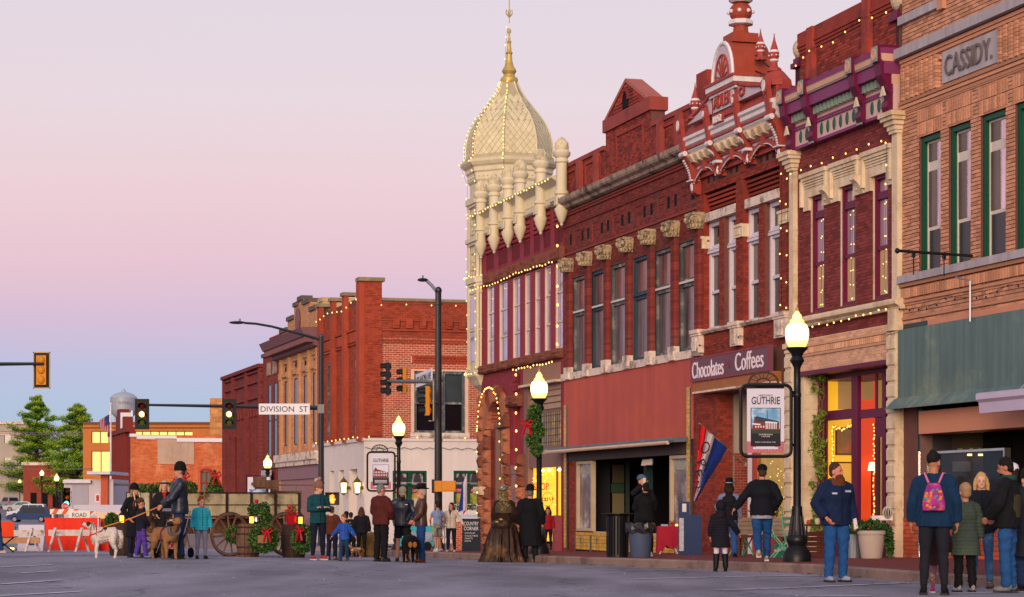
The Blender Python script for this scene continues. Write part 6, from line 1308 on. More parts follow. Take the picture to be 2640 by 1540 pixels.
# ================================================================ traffic signals
yel_s=M('signal_yellow','c47c12',.45,.12,4);blk_s=M('signal_black','17181b',.5);
lens_off={'red': M('lens_red','4a1210',.6,spec=.1),'amber': M('lens_amber','8a4a10',.6,spec=.1),'green': M('lens_green','4a5a20',.6,spec=.1)}
lit_am=M('lens_amber_lit','ffd890',.3,emit=(1,.33,.03),estr=2.2,var=0);lit_core=M('lens_core_lit','fff0c0',emit=(1,.78,.4),estr=4,var=0);lit_gr=M('lens_green_lit','80ffe0',.3,emit=(.05,1,.62),estr=7,var=0)
def signal(pos,yaw,n,label,body=blk_s,plate=True,lit=None,s=1.0,back=None,group='traffic signals',frame_=False):
    t=thing('traffic_signal',pos,label,'traffic light',group,WORLD,yaw,s);H=.34*n
    m=MB();m.box(-.17,.17,0,.14,-H/2,H/2);[m.ell((0,.14,-H/2+.34*(k+.5)),(.14,.08,.15),10,6) for k in range(n)];m.build('housing',back or body,t)
    if plate:
        m=MB();b=.13
        m.box(-.17-b,.17+b,.02,.035,H/2,H/2+b);m.box(-.17-b,.17+b,.02,.035,-H/2-b,-H/2);m.box(-.17-b,-.17,.02,.035,-H/2,H/2);m.box(.17,.17+b,.02,.035,-H/2,H/2);m.build('backplate',M('backplate_black','1b1a1a',.6),t)
        if back: m=MB();b2=b-.035;[m.box(x0,x1,.035,.042,z0,z1) for x0,x1,z0,z1 in ((-.17-b,-.17-b2,-H/2-b,H/2+b),(.17+b2,.17+b,-H/2-b,H/2+b),(-.17-b,.17+b,H/2+b2,H/2+b),(-.17-b,.17+b,-H/2-b,-H/2-b2))];m.build('plate_tape',M('tape_cream','b8a070',.6),t)
    for k in range(n):
        z=H/2-.34*(k+.5);nm=('red','amber','green')[min(k,2)] if n == 3 else ('red','amber','amber','green')[k]
        m=MB();m.lathe((0,0,0),[(.13,0),(.13,.02),(.05,.05)],18);m.v=[(x,-z_-.0,z+y) for x,y,z_ in m.v];m.build('lens',(lit_am if nm == 'amber' else lit_gr) if lit == k else lens_off[nm],t)
        if lit == k and nm == 'amber': m=MB();m.lathe((0,0,0),[(.095,.04),(.05,.055)],18);m.v=[(x,-z_-.01,z+y) for x,y,z_ in m.v];m.build('lens_core',lit_core,t)
        m=MB();A_=[math.radians(-30+240*j/14) for j in range(15)]
        i0=m.pts([(math.cos(a)*.15,0,z+math.sin(a)*.15) for a in A_]+[(math.cos(a)*.14,-.24+.08*max(0,-math.sin(a)),z-.015+math.sin(a)*.14) for a in A_])
        for j in range(14): m.face((i0+j,i0+j+1,i0+16+j,i0+15+j))
        m.build('visor',body,t)
    return t
gal=M('pole_black','16181c',.35,.08,5,spec=.6)
# mast pole across the side street, with two amber signals and the street name
Yp=93;xp=WP(828,0,Yp).x;g0=-.65
t=thing('signal_mast',(xp,Yp,g0),'tall dark mast with a long signal arm and curved light arm beside the tan block','signal mast')
m=MB();zt=WP(0,868,Yp).z-g0;m.tube([(0,0,0),(0,0,zt)],[.14,.1],12);m.lathe((0,0,0),[(.2,0),(.2,.2),(.14,.3)],12);m.ell((0,0,zt),(.1,.1,.12));m.box(-.14,.14,-.14,.14,WP(0,1066,Yp).z-g0,WP(0,1043,Yp).z-g0);[m.lathe((0,0,z),[(.15,0),(.15,.05)],12) for z in (1.2,2.8)];m.build('pole',gal,t)
m=MB();za=WP(0,1052,Yp).z-g0;m.tube([(0,0,za),(WP(384,0,Yp).x-xp,-.1,za+.12)],[.1,.05],8);m.build('signal_arm',gal,t)
P=[WP(x,y,Yp)-Vector((xp,Yp,g0)) for x,y in ((826,876),(800,868),(750,855),(700,842),(660,835),(630,833))];m=MB();m.tube(P,[.07,.06,.055,.05,.05,.05],8);m.build('light_arm',gal,t)
m=MB();p=WP(612,832,Yp)-Vector((xp,Yp,g0));m.ell(p,(.36,.12,.07),12,6);m.tube([p+Vector((.1,0,.05)),p+Vector((.1,0,.16))],.04,6);m.build('light_head',gal,t)
for x,lab in ((366,'hanging traffic signal showing amber, at the outer end of the long arm'),(591,'traffic signal showing amber, nearer the dark mast')):
    p=WP(x,1068,Yp-.2);signal((p.x,p.y,p.z),0,3,lab,lit=1,s=1.0)
t=thing('street_name_sign',WP(733,1055,Yp-.16),'white DIVISION ST name sign on the long signal arm','sign');w_=131/F*Yp;h_=28/F*Yp
m=MB();m.box(-w_/2,w_/2,-.015,.015,-h_/2,h_/2);m.build('sign_plate',M('sign_white','dcdade',.5,.04),t);text('DIVISION  ST',.3,M('sign_ink','2a3036',.6),t,(0,-.02,0),'lettering',w=w_*.93,h=h_*.52,ext=.004)
t=thing('crossing_signal',WP(857,1287,88),'small pedestrian signal with a glowing orange hand behind the woman in the bobble hat','crossing signal')
m=MB();m.box(-.24,.24,0,.2,-.24,.24);m.box(-.28,.28,-.2,0,.24,.27);m.box(-.28,-.24,-.2,0,-.24,.24);m.box(.24,.28,-.2,0,-.24,.24);m.build('housing',blk_s,t)
hm=M('hand_orange_lit','ff5020',emit=(1,.14,.02),estr=6,var=0);m=MB();m.plate([(-.06,-.17),(.07,-.17),(.09,-.04),(.05,.04),(-.09,.04),(-.1,-.06)],-.03,-.01);[m.plate([(-.1+.045*k,.02),(-.065+.045*k,.02),(-.06+.045*k,.15+.02*(k % 3)),(-.095+.045*k,.15+.02*(k % 3))],-.03,-.01) for k in range(4)];m.plate([(.07,-.1),(.13,-.0),(.11,.03),(.05,-.04)],-.03,-.01);m.build('hand_symbol',hm,t)
# corner pole with signals seen side on
Yc=78.5;xc=WP(1130,0,Yc).x;g0=-.38
t=thing('signal_mast',(xc,Yc,g0),'tall black corner mast with a short light arm, beside the turret building','signal mast')
zt=WP(0,750,Yc).z-g0;m=MB();m.tube([(0,0,0),(0,0,zt)],[.15,.11],12);m.ell((0,0,zt),(.13,.13,.15));[m.lathe((0,0,z),[(.16,0),(.16,.05)],12) for z in (3.9,5.2,6.0,zt-.5)];m.lathe((0,0,0),[(.24,0),(.22,.2),(.15,.3)],12);m.build('pole',gal,t)
P=[WP(x,y,Yc)-Vector((xc,Yc,g0)) for x,y in ((1126,752),(1112,735),(1100,724))];m=MB();m.tube(P,.06,8);m.build('light_arm',M('galvanised','8f98a5'),t);m=MB();p=WP(1090,722,Yc)-Vector((xc,Yc,g0));m.ell(p,(.2,.2,.07),12,6);m.tube([p,p+Vector((0,0,.16))],.03,6);m.build('light_head',gal,t)
zar=6.45;m=MB();e=Vector((WP(990,0,93).x-xc,93-Yc,zar-g0));m.tube([(0,0,WP(0,985,Yc).z-g0),e],[.1,.06],8);m.build('signal_arm',gal,t)
p=WP(1003,977,92);signal((p.x-.12,p.y,p.z),math.radians(-82),4,'four-lens traffic signal seen from the side, farthest out on the corner mast',plate=False);
p=WP(1044,982,90);signal((p.x-.1,p.y,p.z),math.radians(-82),3,'three-lens side-on traffic signal with yellow back, beside the four-lens one',plate=False,back=yel_s)
p=WP(1096,1034,77.5);signal((p.x,p.y,p.z),math.radians(-82),3,'lowest side-on traffic signal with yellow back, bracketed to the corner mast',plate=False,back=yel_s)
m=MB();p=WP(1116,1034,77.5);m.tube([(p.x-.1,p.y,p.z+.7),(p.x+.02,p.y,p.z+.7),(p.x+.02,p.y,p.z-.7),(p.x-.15,p.y,p.z-.7)],.025,6);m.beam((p.x,p.y,p.z),(xc,Yc,p.z),.04);m.v=[(x-xc,y-Yc,z-g0) for x,y,z in m.v];m.build('signal_bracket',M('bracket_cream','a89a80',.5),t)
t=thing('street_name_sign',(0,0,0),'white OKLAHOMA AVE name sign turned side on by the corner mast','sign');a_,b_=WP(1073,985,83.5),WP(1114,965,79.6);d=b_-a_;L_=math.hypot(d.x,d.y);yaw=math.atan2(d.y,d.x)
t.matrix_world=Matrix.Translation((a_+b_)/2) @ Matrix.Rotation(yaw,4,'Z');m=MB();m.box(-L_/2,L_/2,-.015,.015,-.25,.25);m.build('sign_plate',M('sign_white','dcdade'),t);text('OKLAHOMA AVE',.3,M('sign_ink','2a3036'),t,(0,-.02,0),'lettering',w=L_*.9,h=.26,ext=.004)
p=WP(1147,1254,77.5);t=thing('crossing_signal',p,'yellow pedestrian signal box on the black corner mast, seen from the side','crossing signal');m=MB();m.box(-.38,.38,-.02,.3,-.19,.19);m.box(-.1,.36,-.06,-.02,-.16,.16);m.box(-.37,-.12,-.05,-.02,-.19,.19);m.build('housing',yel_s,t);m=MB();m.box(-.46,-.38,-.1,.34,-.24,.24);m.build('visor',blk_s,t)
# yellow-backed signal coming in from the left
Yl=77;p=WP(108,955,Yl);xpl=WP(-260,0,Yl).x;g0=float(GZ(xpl,Yl));t=thing('signal_mast',(xpl,Yl,g0),'black signal arm reaching in from the left edge, holding the yellow-backed signal','signal mast');m=MB();m.tube([(0,0,0),(0,0,6.8)],[.16,.12],12);m.build('pole',gal,t);m=MB();m.tube([(0,0,WP(0,941,Yl).z-g0),(WP(116,0,Yl).x-xpl,.3-.5,WP(0,939,Yl).z-g0)],[.1,.05],8);m.build('signal_arm',gal,t)
signal((p.x,p.y,p.z),math.pi,3,'traffic signal seen from behind, yellow housing in a black backplate, top left',back=yel_s,body=blk_s)
m=MB();
# far green signal
Y=150;p=WP(173,1282,Y);signal((p.x,p.y,p.z),0,3,'far green-lit traffic signal by the pines',body=M('signal_green','0f4038',.5),plate=False,lit=2,s=1.25)
for sg,mt in ((-1,0),(1,0)): signal((p.x+sg*.42,p.y+.1,p.z),sg*math.pi/2,3,'side-facing head on the %s of the far green-lit signal' % ('left' if sg < 0 else 'right'),plate=False,s=.85)
t=thing('signal_mast',(p.x+.1,Y+.4,-.7),'far mast with a long horizontal arm behind the white kiosk','signal mast');m=MB();m.tube([(0,0,0),(0,0,3.2)],.12,8);za=WP(0,1248,Y).z+.7;m.tube([(0,0,za-.2),(0,0,za),(WP(372,0,Y).x-p.x,0,za-.05)],.08,8);m.build('arm',M('arm_grey','5a5458',.6),t)
# ================================================================ pines, bare trees
bark=M('pine_bark','3a2c28',.95,.3,2,bump=.03);twig=M('bare_twig','6b5a5a',.9,.2,2);ndl=[M('needle_a','325c1c',.8,.35,.6),M('needle_b','5c8a22',.8,.35,.6),M('needle_c','a4b838',.8,.35,.6)]
def pine(x,ybase,ytop,Y,halfw,label,seed,ystart):
    g=float(GZ((x-CX)/F*Y,Y));p=WP(x,ytop,Y);H=p.z-g;t=thing('pine_tree',(p.x,Y,g),label,'pine tree','pines by the far street');rnd=random.Random(seed)
    m=MB();m.tube([(0,0,-.3),(.1,0,H*.3),(-.1,0,H*.6),(0,0,H*.97)],[.5,.36,.22,.05],8);
    cl=MB();hw=halfw/F*Y;zs=WP(0,ystart,Y).z-g
    n=62
    for k in range(n):
        f=k/(n-1);z=zs+(H-zs)*f**.9;R=hw*(1-f)**.62*(.55+.6*rnd.random()) ;a=k*2.399+rnd.random();d=Vector((math.cos(a),math.sin(a)*.9,0));e=Vector((0,0,z))+d*R+Vector((0,0,rnd.uniform(-.3,.5)))
        m.tube([(0,0,z-.5),tuple(Vector((0,0,z-.3))+d*R*.5),tuple(e)],[.12*(1-f)+.03,.07,.02],4)
        for j in range(5):
            q=Vector((0,0,z-.1)).lerp(e,.35+.17*j)+Vector((rnd.gauss(0,.3),rnd.gauss(0,.3),rnd.gauss(0,.2)))
            rr=(.5+.55*rnd.random())*(1.15-.5*f)
            for c in range(3):
                cl.cm=c;V,Fc=leaves((q.x,q.y,q.z+.14*c),(rr*1.1,rr*1.1,rr*.55),74 if c < 2 else 60,.115,rnd.randint(0,9**8),shell=.1);addnp(cl,V,Fc)
    m.build('trunk',bark,t);cl.build('crown',ndl,t);return t
pine(96,1308,1035,330,112,'taller pine tree at the left with its trunk in full view',5,1270)
pine(200,1308,1055,300,108,'denser pine tree on the right of the pair, beside the flagpole',8,1275)
def bare(x,ytop,Y,w,label,seed,gz_=None):
    p=WP(x,ytop,Y);g=float(GZ(p.x,Y)) if gz_ is None else gz_;H=p.z-g;t=thing('bare_tree',(p.x,Y,g),label,'tree','leafless winter trees');rnd=random.Random(seed);m=MB()
    def br(a,d,L_,r,lv):
        e=a+d*L_;m.tube([a,a.lerp(e,.5)+Vector((rnd.gauss(0,.05*L_),0,rnd.gauss(0,.05*L_))),e],[r,r*.8,r*.6],4 if lv else 6,cap=False)
        if lv < 5:
            for k in range(3 if lv < 4 else 4): nd=(d+Vector((rnd.gauss(0,.42),rnd.gauss(0,.42),rnd.gauss(.12,.25)))).normalized();br(a.lerp(e,rnd.uniform(.55,1)),nd,L_*rnd.uniform(.58,.8),max(.025,r*.55),lv+1)
    s=H/3.1;br(Vector((0,0,0)),Vector((0,0,1)),s,H*.018,0);m.build('branches',twig,t);return t
for i,(x,yt,Y,lab) in enumerate(((30,1062,420,'bare tree behind the pale stone block at far left'),(160,1048,430,'bare tree showing between the tops of the two pines'),(228,1056,440,'bare tree just right of the pine tops'),(330,1046,460,'bare tree rising in front of the water tower'),(398,1048,470,'bare tree right of the first amber signal'),(452,1054,480,'bare tree midway between the two amber signals'),(488,1058,470,'bare tree left of the brick stair tower'),(525,1050,460,'bare tree touching the brick stair tower'),(20,1150,360,'bare tree over the parked cars at the left edge'),(118,1160,345,'bare tree behind the taller pine trunk'))): bare(x,yt,Y,0,lab,20+i)
for y0,x0,x1,Y,lab in ((1117,-20,232,280,'upper pair of wires across the pines'),(1206,-20,240,200,'lower wire crossing the pine trunks')):
    a=WP(x0,y0,Y);t=thing('overhead_wire',(a.x,Y,a.z),lab,'wire');b=WP(x1,y0+3,Y)-a;m=MB();m.tube([(0,0,0),(b.x/2,0,b.z/2-.15),(b.x,0,b.z)],.035,4);
    if Y == 280: m.tube([(0,0,.25),(b.x/2,0,.1+b.z/2),(b.x,0,.25+b.z)],.035,4)
    m.build('wire',M('wire_grey','6a6468',.6),t)
# ================================================================ parked cars
def car(x,Y,label,paint,yaw=0.0,kind='suv',L=4.7,glassm=None):
    X=(x-CX)/F*Y;t=thing('parked_car',(X,Y,float(GZ(X,Y))),label,'car','cars parked along the far street',WORLD,yaw)
    H=1.7 if kind == 'suv' else 1.42;h=L/2;W_=.9;belt=.98 if kind == 'suv' else .88
    body=[(-h,.35),(-h+.02,.7),(-h+.25,.82),(-h+1.15,belt),(h-.1,belt+.02),(h,.8),(h,.4),(h-.2,.28),(-h+.2,.28)]
    m=MB();m.plate(body,-W_,W_);b=m.build('body',paint,t)
    if kind == 'suv': cab=[(-h+1.1,belt),(-h+1.85,H-.06),(-h+2.3,H),(h-.55,H-.02),(h-.1,belt)]
    else: cab=[(-h+1.2,belt),(-h+1.95,H-.04),(-h+2.4,H),(h-1.4,H-.05),(h-.7,belt)]
    m=MB();n=len(cab);i=m.pts([(x_,-W_+.06 if z < belt+.05 else -W_+.2,z) for x_,z in cab]+[(x_,W_-.06 if z < belt+.05 else W_-.2,z) for x_,z in cab]);m.face(range(i,i+n));m.face(range(i+2*n-1,i+n-1,-1));[m.face((i+k,i+n+k,i+n+(k+1) % n,i+(k+1) % n)) for k in range(n)];m.build('roof',paint,t)
    gm=glassm or M('car_glass','1a2530',.4,.1,spec=.1)
    xs_=[cab[0][0]+.28,cab[1][0]+.1,(cab[1][0]+cab[-2][0])/2,cab[-2][0]-.12]
    for sg in (-1,1):
        for a,b_ in ((0,1.5),(1.56,2.45),(2.5,3)):
            def ux(f): f=min(f,3);k=min(int(f),2);return xs_[k]+(xs_[k+1]-xs_[k])*(f-k)
            xa,xb=ux(a),ux(b_);ta,tb=(ux(min(a+.8,3)) if a == 0 else xa),(xb if b_ < 3 else xb-.02)
            m=MB();y0,y1=sg*(W_-.075),sg*(W_-.185);i=m.pts([(xa,y0,belt+.04),(xb+(.25 if b_ == 3 else 0),y0,belt+.04),(tb,y1,H-.14),(ta,y1,H-.14)]+[(xa,y0-sg*.03,belt+.04),(xb+(.25 if b_ == 3 else 0),y0-sg*.03,belt+.04),(tb,y1-sg*.03,H-.14),(ta,y1-sg*.03,H-.14)])
            for q in ((0,1,2,3),(7,6,5,4),(0,4,5,1),(1,5,6,2),(2,6,7,3),(3,7,4,0)): m.face([i+k for k in q])
            m.v=[(x_,y_+sg*.035,z_) for x_,y_,z_ in m.v];m.build('side_window',gm,t)
    m=MB();a,b_=cab[0],cab[1];i=m.pts([(a[0]+.1,-.72,a[1]+.08),(a[0]+.1,.72,a[1]+.08),(b_[0]-.02,.62,b_[1]-.05),(b_[0]-.02,-.62,b_[1]-.05)]);m.face(range(i,i+4));m.v=[(x_-.05,y_,z_+.03) for x_,y_,z_ in m.v];m.build('windscreen',gm,t)
    a,b_=cab[-1],cab[-2];m=MB();i=m.pts([(a[0]-.03,-.7,a[1]+.1),(a[0]-.03,.7,a[1]+.1),(b_[0]+.03,.6,b_[1]-.12),(b_[0]+.03,-.6,b_[1]-.12)]);m.face(range(i,i+4));m.v=[(x_+.05,y_,z_) for x_,y_,z_ in m.v];m.build('rear_window',gm,t)
    for xw in (-h+.9,h-.95):
        for sg in (-1,1):
            m=MB();m.tube([(xw,sg*(W_-.2),.33),(xw,sg*(W_+.02),.33)],.33,18);w=m.build('wheel',blackm,t);m=MB();m.tube([(xw,sg*(W_+.02),.33),(xw,sg*(W_+.035),.33)],.22,10);m.build('rim',M('alloy','8a8a90',.6),w)
    for sg in (-1,1):
        m=MB();m.box(h-.02,h+.02,sg*.58,sg*.86,.78,1.05);m.build('tail_light',M('tail_red','b01820',.3,emit=(.8,.03,.02),estr=.3),t);m=MB();m.box(-h-.01,-h+.25,sg*.55,sg*.84,.66,.8);m.build('headlight',M('head_lamp','d8d8d0',.2),t)
    return t
P_=lambda n,c,me=0: M(n,c,.45,.05,spec=.12)
car(77,238,'dark blue people carrier side on, nearest of the parked cars',P_('paint_navy','1c3560'))
car(74,256,'white estate car just behind the dark blue one',P_('paint_white','c4c6cc',.1),kind='suv');car(54,296,'pale silver saloon with greenish windows, third in the line',P_('paint_silver','b0b6b4'),yaw=math.radians(12),kind='sedan',glassm=M('teal_glass','4a6a70',.4,spec=.1))
car(24,322,'grey off-roader seen from behind with red tail lights',P_('paint_grey','8a8c92'),yaw=math.radians(-60));car(54,336,'black off-roader next to the grey one',P_('paint_black','1a1c20'),yaw=math.radians(15))
car(18,378,'dark blue-black car higher up the hill on the left',P_('paint_ink','20283a'),yaw=math.radians(8),kind='sedan');car(6,402,'black car half out of view up the hill',P_('paint_black','1a1c20'),yaw=math.radians(8));car(-2,440,'pale blue-white car highest up the hill at the left edge',P_('paint_ice','a8b0c0'),yaw=math.radians(8),kind='sedan')
# far sidewalk strip beside the parked cars, low planting
m=MB();P=[(WP(x,0,Y).x,Y) for x,Y in ((62,345),(100,300),(118,262),(128,235))];P2=[(x+3.5,y+1) for x,y in P]
for k in range(3): m.quad(*[(x,y,float(GZ(x,y))+.15) for x,y in (P[k],P2[k],P2[k+1],P[k+1])])
structure(m.build('far_pavement',M('pale_paving','8a7a74')))
# ================================================================ things standing about in the street
wood=M('weathered_wood','6e5140',.85,.3,3,bump=.006,streak=.4,col2='4c382c');woodd=M('dark_barrel_wood','3c2c26',.8,.35,4,streak=.4);woodp=M('cream_wagon_boards','b2a684',.8,.3,2.5,streak=.3,col2='6a5c48');iron=M('rusty_iron','3a2c28',.7,.3,6,metal=.3)
def local(name,x,Y,label,cat,yaw=0,group=None,z=None,s=1.0):
    X=(x-CX)/F*Y;z=float(GZ(X,Y)) if z is None else z;return thing(name,(X,Y,z),label,cat,group,WORLD,yaw,s)
# ---- freight wagon
tw_=local('freight_wagon',553,59.5,'old wooden freight wagon with cream boarded sides and big spoked wheels','wagon',math.radians(38),s=.97);hl=2.35
NB={o.name for o in bpy.data.objects}
m=MB()
for sgn_ in (-1,1):
    for r in range(2):
        for k in range(6): a=-hl+k*2*hl/6;m=MB();m.box(a+.012,a+2*hl/6-.012,sgn_*.62-.025,sgn_*.62+.025,.78+r*.31,1.075+r*.31);m.build('side_board',woodp,tw_)
for e in (-1,1): m=MB();m.box(e*hl-.03,e*hl+.03,-.62,.62,.78,1.4);m.build('end_board',woodp,tw_)
m=MB();m.box(-hl,hl,-.6,.6,.72,.78);m.build('wagon_floor',wood,tw_)
for k in range(7):
    a=-hl+k*2*hl/6
    for sgn_ in (-1,1): m=MB();m.box(a-.03,a+.03,sgn_*.66-.03,sgn_*.66+.03,.6,1.42);m.build('stake',iron,tw_)
for sgn_ in (-1,1): m=MB();m.box(-hl,hl,sgn_*.665-.02,sgn_*.665+.02,1.395,1.43);m.box(-hl,hl,sgn_*.655-.02,sgn_*.655+.02,1.07,1.09);m.build('iron_rail',iron,tw_)
m=MB();m.box(-hl+.1,hl-.1,-.12,.12,.52,.7);m.box(-1.5,-1.4,-.8,.8,.48,.56);m.box(1.5,1.6,-.8,.8,.48,.56);m.build('undercarriage',wood,tw_)
reshape(NB,lambda c: Vector((c.x,c.y,c.z+.34 if c.z > .57 else c.z+.1)))
def wheel(t,c,R,nm='wheel',n=12,ax='y'):
    w=MB();w.tube([(c[0]+R*.94*math.cos(2*math.pi*k/36),c[1],c[2]+R*.94*math.sin(2*math.pi*k/36)) for k in range(36)],.045,6,closed=True);o=w.build(nm,wood,t)
    for k in range(n): a=2*math.pi*k/n+.13;w=MB();w.tube([(c[0]+.1*math.cos(a),c[1],c[2]+.1*math.sin(a)),(c[0]+R*.92*math.cos(a),c[1],c[2]+R*.92*math.sin(a))],[.035,.024],6);w.build('spoke',wood,o)
    w=MB();w.tube([(c[0],c[1]-.16,c[2]),(c[0],c[1]+.1,c[2])],[.09,.13],12);w.build('hub',wood,o);w=MB();w.tube([(c[0]+R*math.cos(2*math.pi*k/36),c[1],c[2]+R*math.sin(2*math.pi*k/36)) for k in range(36)],.02,4,closed=True);w.build('tyre',iron,o)
for cx_,R_ in ((-1.9,.52),(-.02,.6),(1.78,.6)): wheel(tw_,(cx_,-.86,R_+.01),R_)
for cx_,R_ in ((-1.9,.52),(1.78,.6)): wheel(tw_,(cx_,.86,R_+.01),R_)
m=MB();m.T=Matrix.Translation((.35,0,.16));m.box(.95,1.0,-.55,.1,1.75,2.05);m.box(1.0,1.4,-.55,.1,1.7,1.75);m.box(1.0,1.38,-.57,-.54,1.75,1.95);m.box(1.0,1.38,.09,.12,1.75,1.95);m.beam((1.2,-.25,1.4),(1.2,-.25,1.7),.06);m.build('driver_seat',wood,tw_)
def on_wagon(x,y,z): return tw_.matrix_world @ Vector((x,y,z))
def cone_tree(name,p,h,r,label,seed,cat='christmas tree',bow=True):
    t=thing(name,p,label,cat,None,WORLD,0,1.0);m=MB()
    for k in range(9):
        f=k/8
        for c in range(3): m.cm=c;V,Fc=leaves((0,0,h*(.08+.86*f)),(r*(1-f)+.03,r*(1-f)+.03,h*.11),int(170*(1.1-f)),.045,seed*50+k*3+c,shell=.35);addnp(m,V,Fc)
    m.build('foliage',grn,t,kind='stuff');m=MB();m.tube([(0,0,-.05),(0,0,h*.95)],[.025,.01],5);m.build('stem',bark,t)
    if bow: ribbon(t,(.06,-.12,h*.85),.9)
    return t
cone_tree('christmas_tree',on_wagon(-.05,-.1,1.62),.72,.27,'small fir with a red bow standing in the wagon right of the bearded beanie man',4)
t=thing('pine_garland',on_wagon(-1.6,0,1.74),'bushy pine garland heaped in the left end of the wagon','garland',None,WORLD,math.radians(38),1.0);green(t,'needles',[((-.5,0,.05),(.45,.3,.2)),((.1,.1,.1),(.5,.3,.2)),((.7,0,.12),(.3,.3,.22))],.05,900,seed=9)
p=on_wagon(-.95,.1,1.9);t=thing('twig_arrangement',p,'bare twigs tied with red bows behind the headband woman','decoration');m=MB();[m.tube([(0,0,-.3),(.05*math.cos(k),.05*math.sin(k),.2),(.12*math.cos(k*2.1),.1*math.sin(k),.5+.1*(k % 3))],.01,4) for k in range(7)];m.build('twigs',twig,t);ribbon(t,(-.1,-.1,.12),1.1);ribbon(t,(.06,-.1,.3),1.0)
# ---- wreaths
def wreath(p,R,r,label,yaw=0,tilt=0.0,n=12,bow=None,size=.055,seed=1,gift=False):
    t=thing('wreath',(0,0,0),label,'wreath','fir wreaths');t.matrix_world=Matrix.Translation(p) @ Matrix.Rotation(yaw,4,'Z') @ Matrix.Rotation(tilt,4,'X')
    green(t,'fir_sprigs',[((R*math.cos(2*math.pi*k/n),0,R*math.sin(2*math.pi*k/n)),(r,r*.7,r)) for k in range(n)],size,210,seed=seed)
    if bow: ribbon(t,(bow[0],-.14,bow[1]),bow[2])
    if gift: m=MB();m.box(-.14,.1,-.12,-.08,-.14,.06);m.build('paper_tag',M('kraft_paper','8a6444',.8),t)
    return t
w1_=on_wagon(-.02,-1.02,.6);wreath((w1_.x,w1_.y,w1_.z),.17,.08,'small fir wreath hung on the hub of the near wagon wheel',math.radians(38),n=10,size=.035,seed=12)
Y=56.5;p=WP(680,1388,Y);wreath(p,.28,.12,'largest fir wreath with a long red ribbon, leaning on the pale barrel',0,math.radians(-8),bow=(.1,.16,.9),seed=13,gift=True)
p=WP(782,1390,56.2);wreath(p,.26,.115,'fir wreath with a red bow leaning on the dark barrel beside the bobble hat woman',math.radians(-30),math.radians(-6),bow=(-.02,.22,.9),seed=14)
p=WP(672,1322,57);t=thing('fir_spray',p,'upright spray of fir branches against the right end of the wagon','greenery');green(t,'fir_sprigs',[((-.16,0,.08),(.2,.15,.18)),((.08,0,.1),(.17,.15,.18)),((.14,0,-.12),(.15,.15,.15))],.045,420,seed=15)
p=WP(288,1345,55);wreath(p,.13,.1,'small fir wreath on the barrel between the white dog and the orange barrier',math.radians(50),n=9,size=.045,seed=16)
# ---- barrels
def barrel(x,Y,H,R,label,mat,seed):
    t=local('barrel',x,Y,label,'barrel',seed*.3,'wooden barrels');n=18
    def rad(f): return R*(.86+.14*math.sin(math.pi*f))
    for k in range(n):
        a0,a1=2*math.pi*k/n+.015,2*math.pi*(k+1)/n-.015;m=MB();L_=7;dr=.006*((k*7) % 3)
        i0=m.pts([(math.cos(a)*(rad(f/L_)-off+dr),math.sin(a)*(rad(f/L_)-off+dr),H*f/L_) for f in range(L_+1) for a,off in ((a0,0),(a1,0),(a1,.03),(a0,.03))])
        for f in range(L_):
            for q in range(4): m.face((i0+f*4+q,i0+f*4+(q+1) % 4,i0+f*4+4+(q+1) % 4,i0+f*4+4+q))
        m.face((i0,i0+3,i0+2,i0+1));e=i0+L_*4;m.face((e,e+1,e+2,e+3));m.build('stave',mat,t)
    for f in (.1,.3,.7,.9): m=MB();m.lathe((0,0,H*f-.02),[(rad(f)+.014,0),(rad(f)+.014,.045)],24);m.build('hoop',iron,t)
    m=MB();m.lathe((0,0,H-.05),[(R*.84,0),(R*.84,.02)],18);m.build('lid',mat,t)
    return t
barrel(640,57.5,.86,.3,'pale oak barrel right of the near wagon wheel, carrying a lantern',wood,1);barrel(757,57.3,.86,.32,'dark charred barrel carrying a red poinsettia pot',woodd,2);barrel(314,54.5,.8,.32,'dark barrel standing behind the white dog',woodd,3)
def lantern2(p,label,s=1.0):
    t=thing('candle_lantern',p,label,'lantern','candle lanterns',WORLD,0,s);m=MB();m.box(-.07,.07,-.07,.07,0,.02);[m.beam((.06*a,.06*b,.02),(.06*a,.06*b,.2),.015) for a in (-1,1) for b in (-1,1)];m.build('lantern_frame',darkb,t)
    m=MB();m.lathe((0,0,.2),[(.1,0),(.05,.06),(.015,.1)],8);m.build('lantern_top',darkb,t);m=MB();m.box(-.05,.05,-.05,.05,.025,.19);m.build('lantern_glow',M('candle_glow','ffc040',emit=(1,.42,.04),estr=3.5),t);return t
z=lambda Y,x,h: float(GZ((x-CX)/F*Y,Y))+h
lantern2(WP(649,0,57.3).xy.to_3d()+Vector((0,0,z(57.3,649,.86))),'glowing candle lantern on the pale oak barrel');lantern2(WP(775,0,57.1).xy.to_3d()+Vector((0,0,z(57.1,775,.86))),'glowing candle lantern beside the poinsettia');lantern2(WP(315,0,54.3).xy.to_3d()+Vector((0,0,z(54.3,315,.8))),'glowing candle lantern on the barrel behind the white dog')
def poinsettia(p,label,seed,s=1.0,potc='b01828'):
    t=thing('potted_poinsettia',p,label,'plant',None,WORLD,0,s);m=MB();m.lathe((0,0,0),[(.12,0),(.17,.22),(.18,.24),(.14,.24)],12);m.build('pot',M('foil_red',potc,.35,.15,8,metal=.2),t)
    m=MB();m.cm=0;V,Fc=leaves((0,0,.36),(.17,.17,.14),90,.055,seed,shell=.3);addnp(m,V,Fc);m.cm=1;V,Fc=leaves((0,0,.36),(.16,.16,.15),60,.05,seed+1);addnp(m,V,Fc);m.build('leaves',[M('poinsettia_red','b8182a',.6,.2,6),grn[2]],t,kind='stuff')
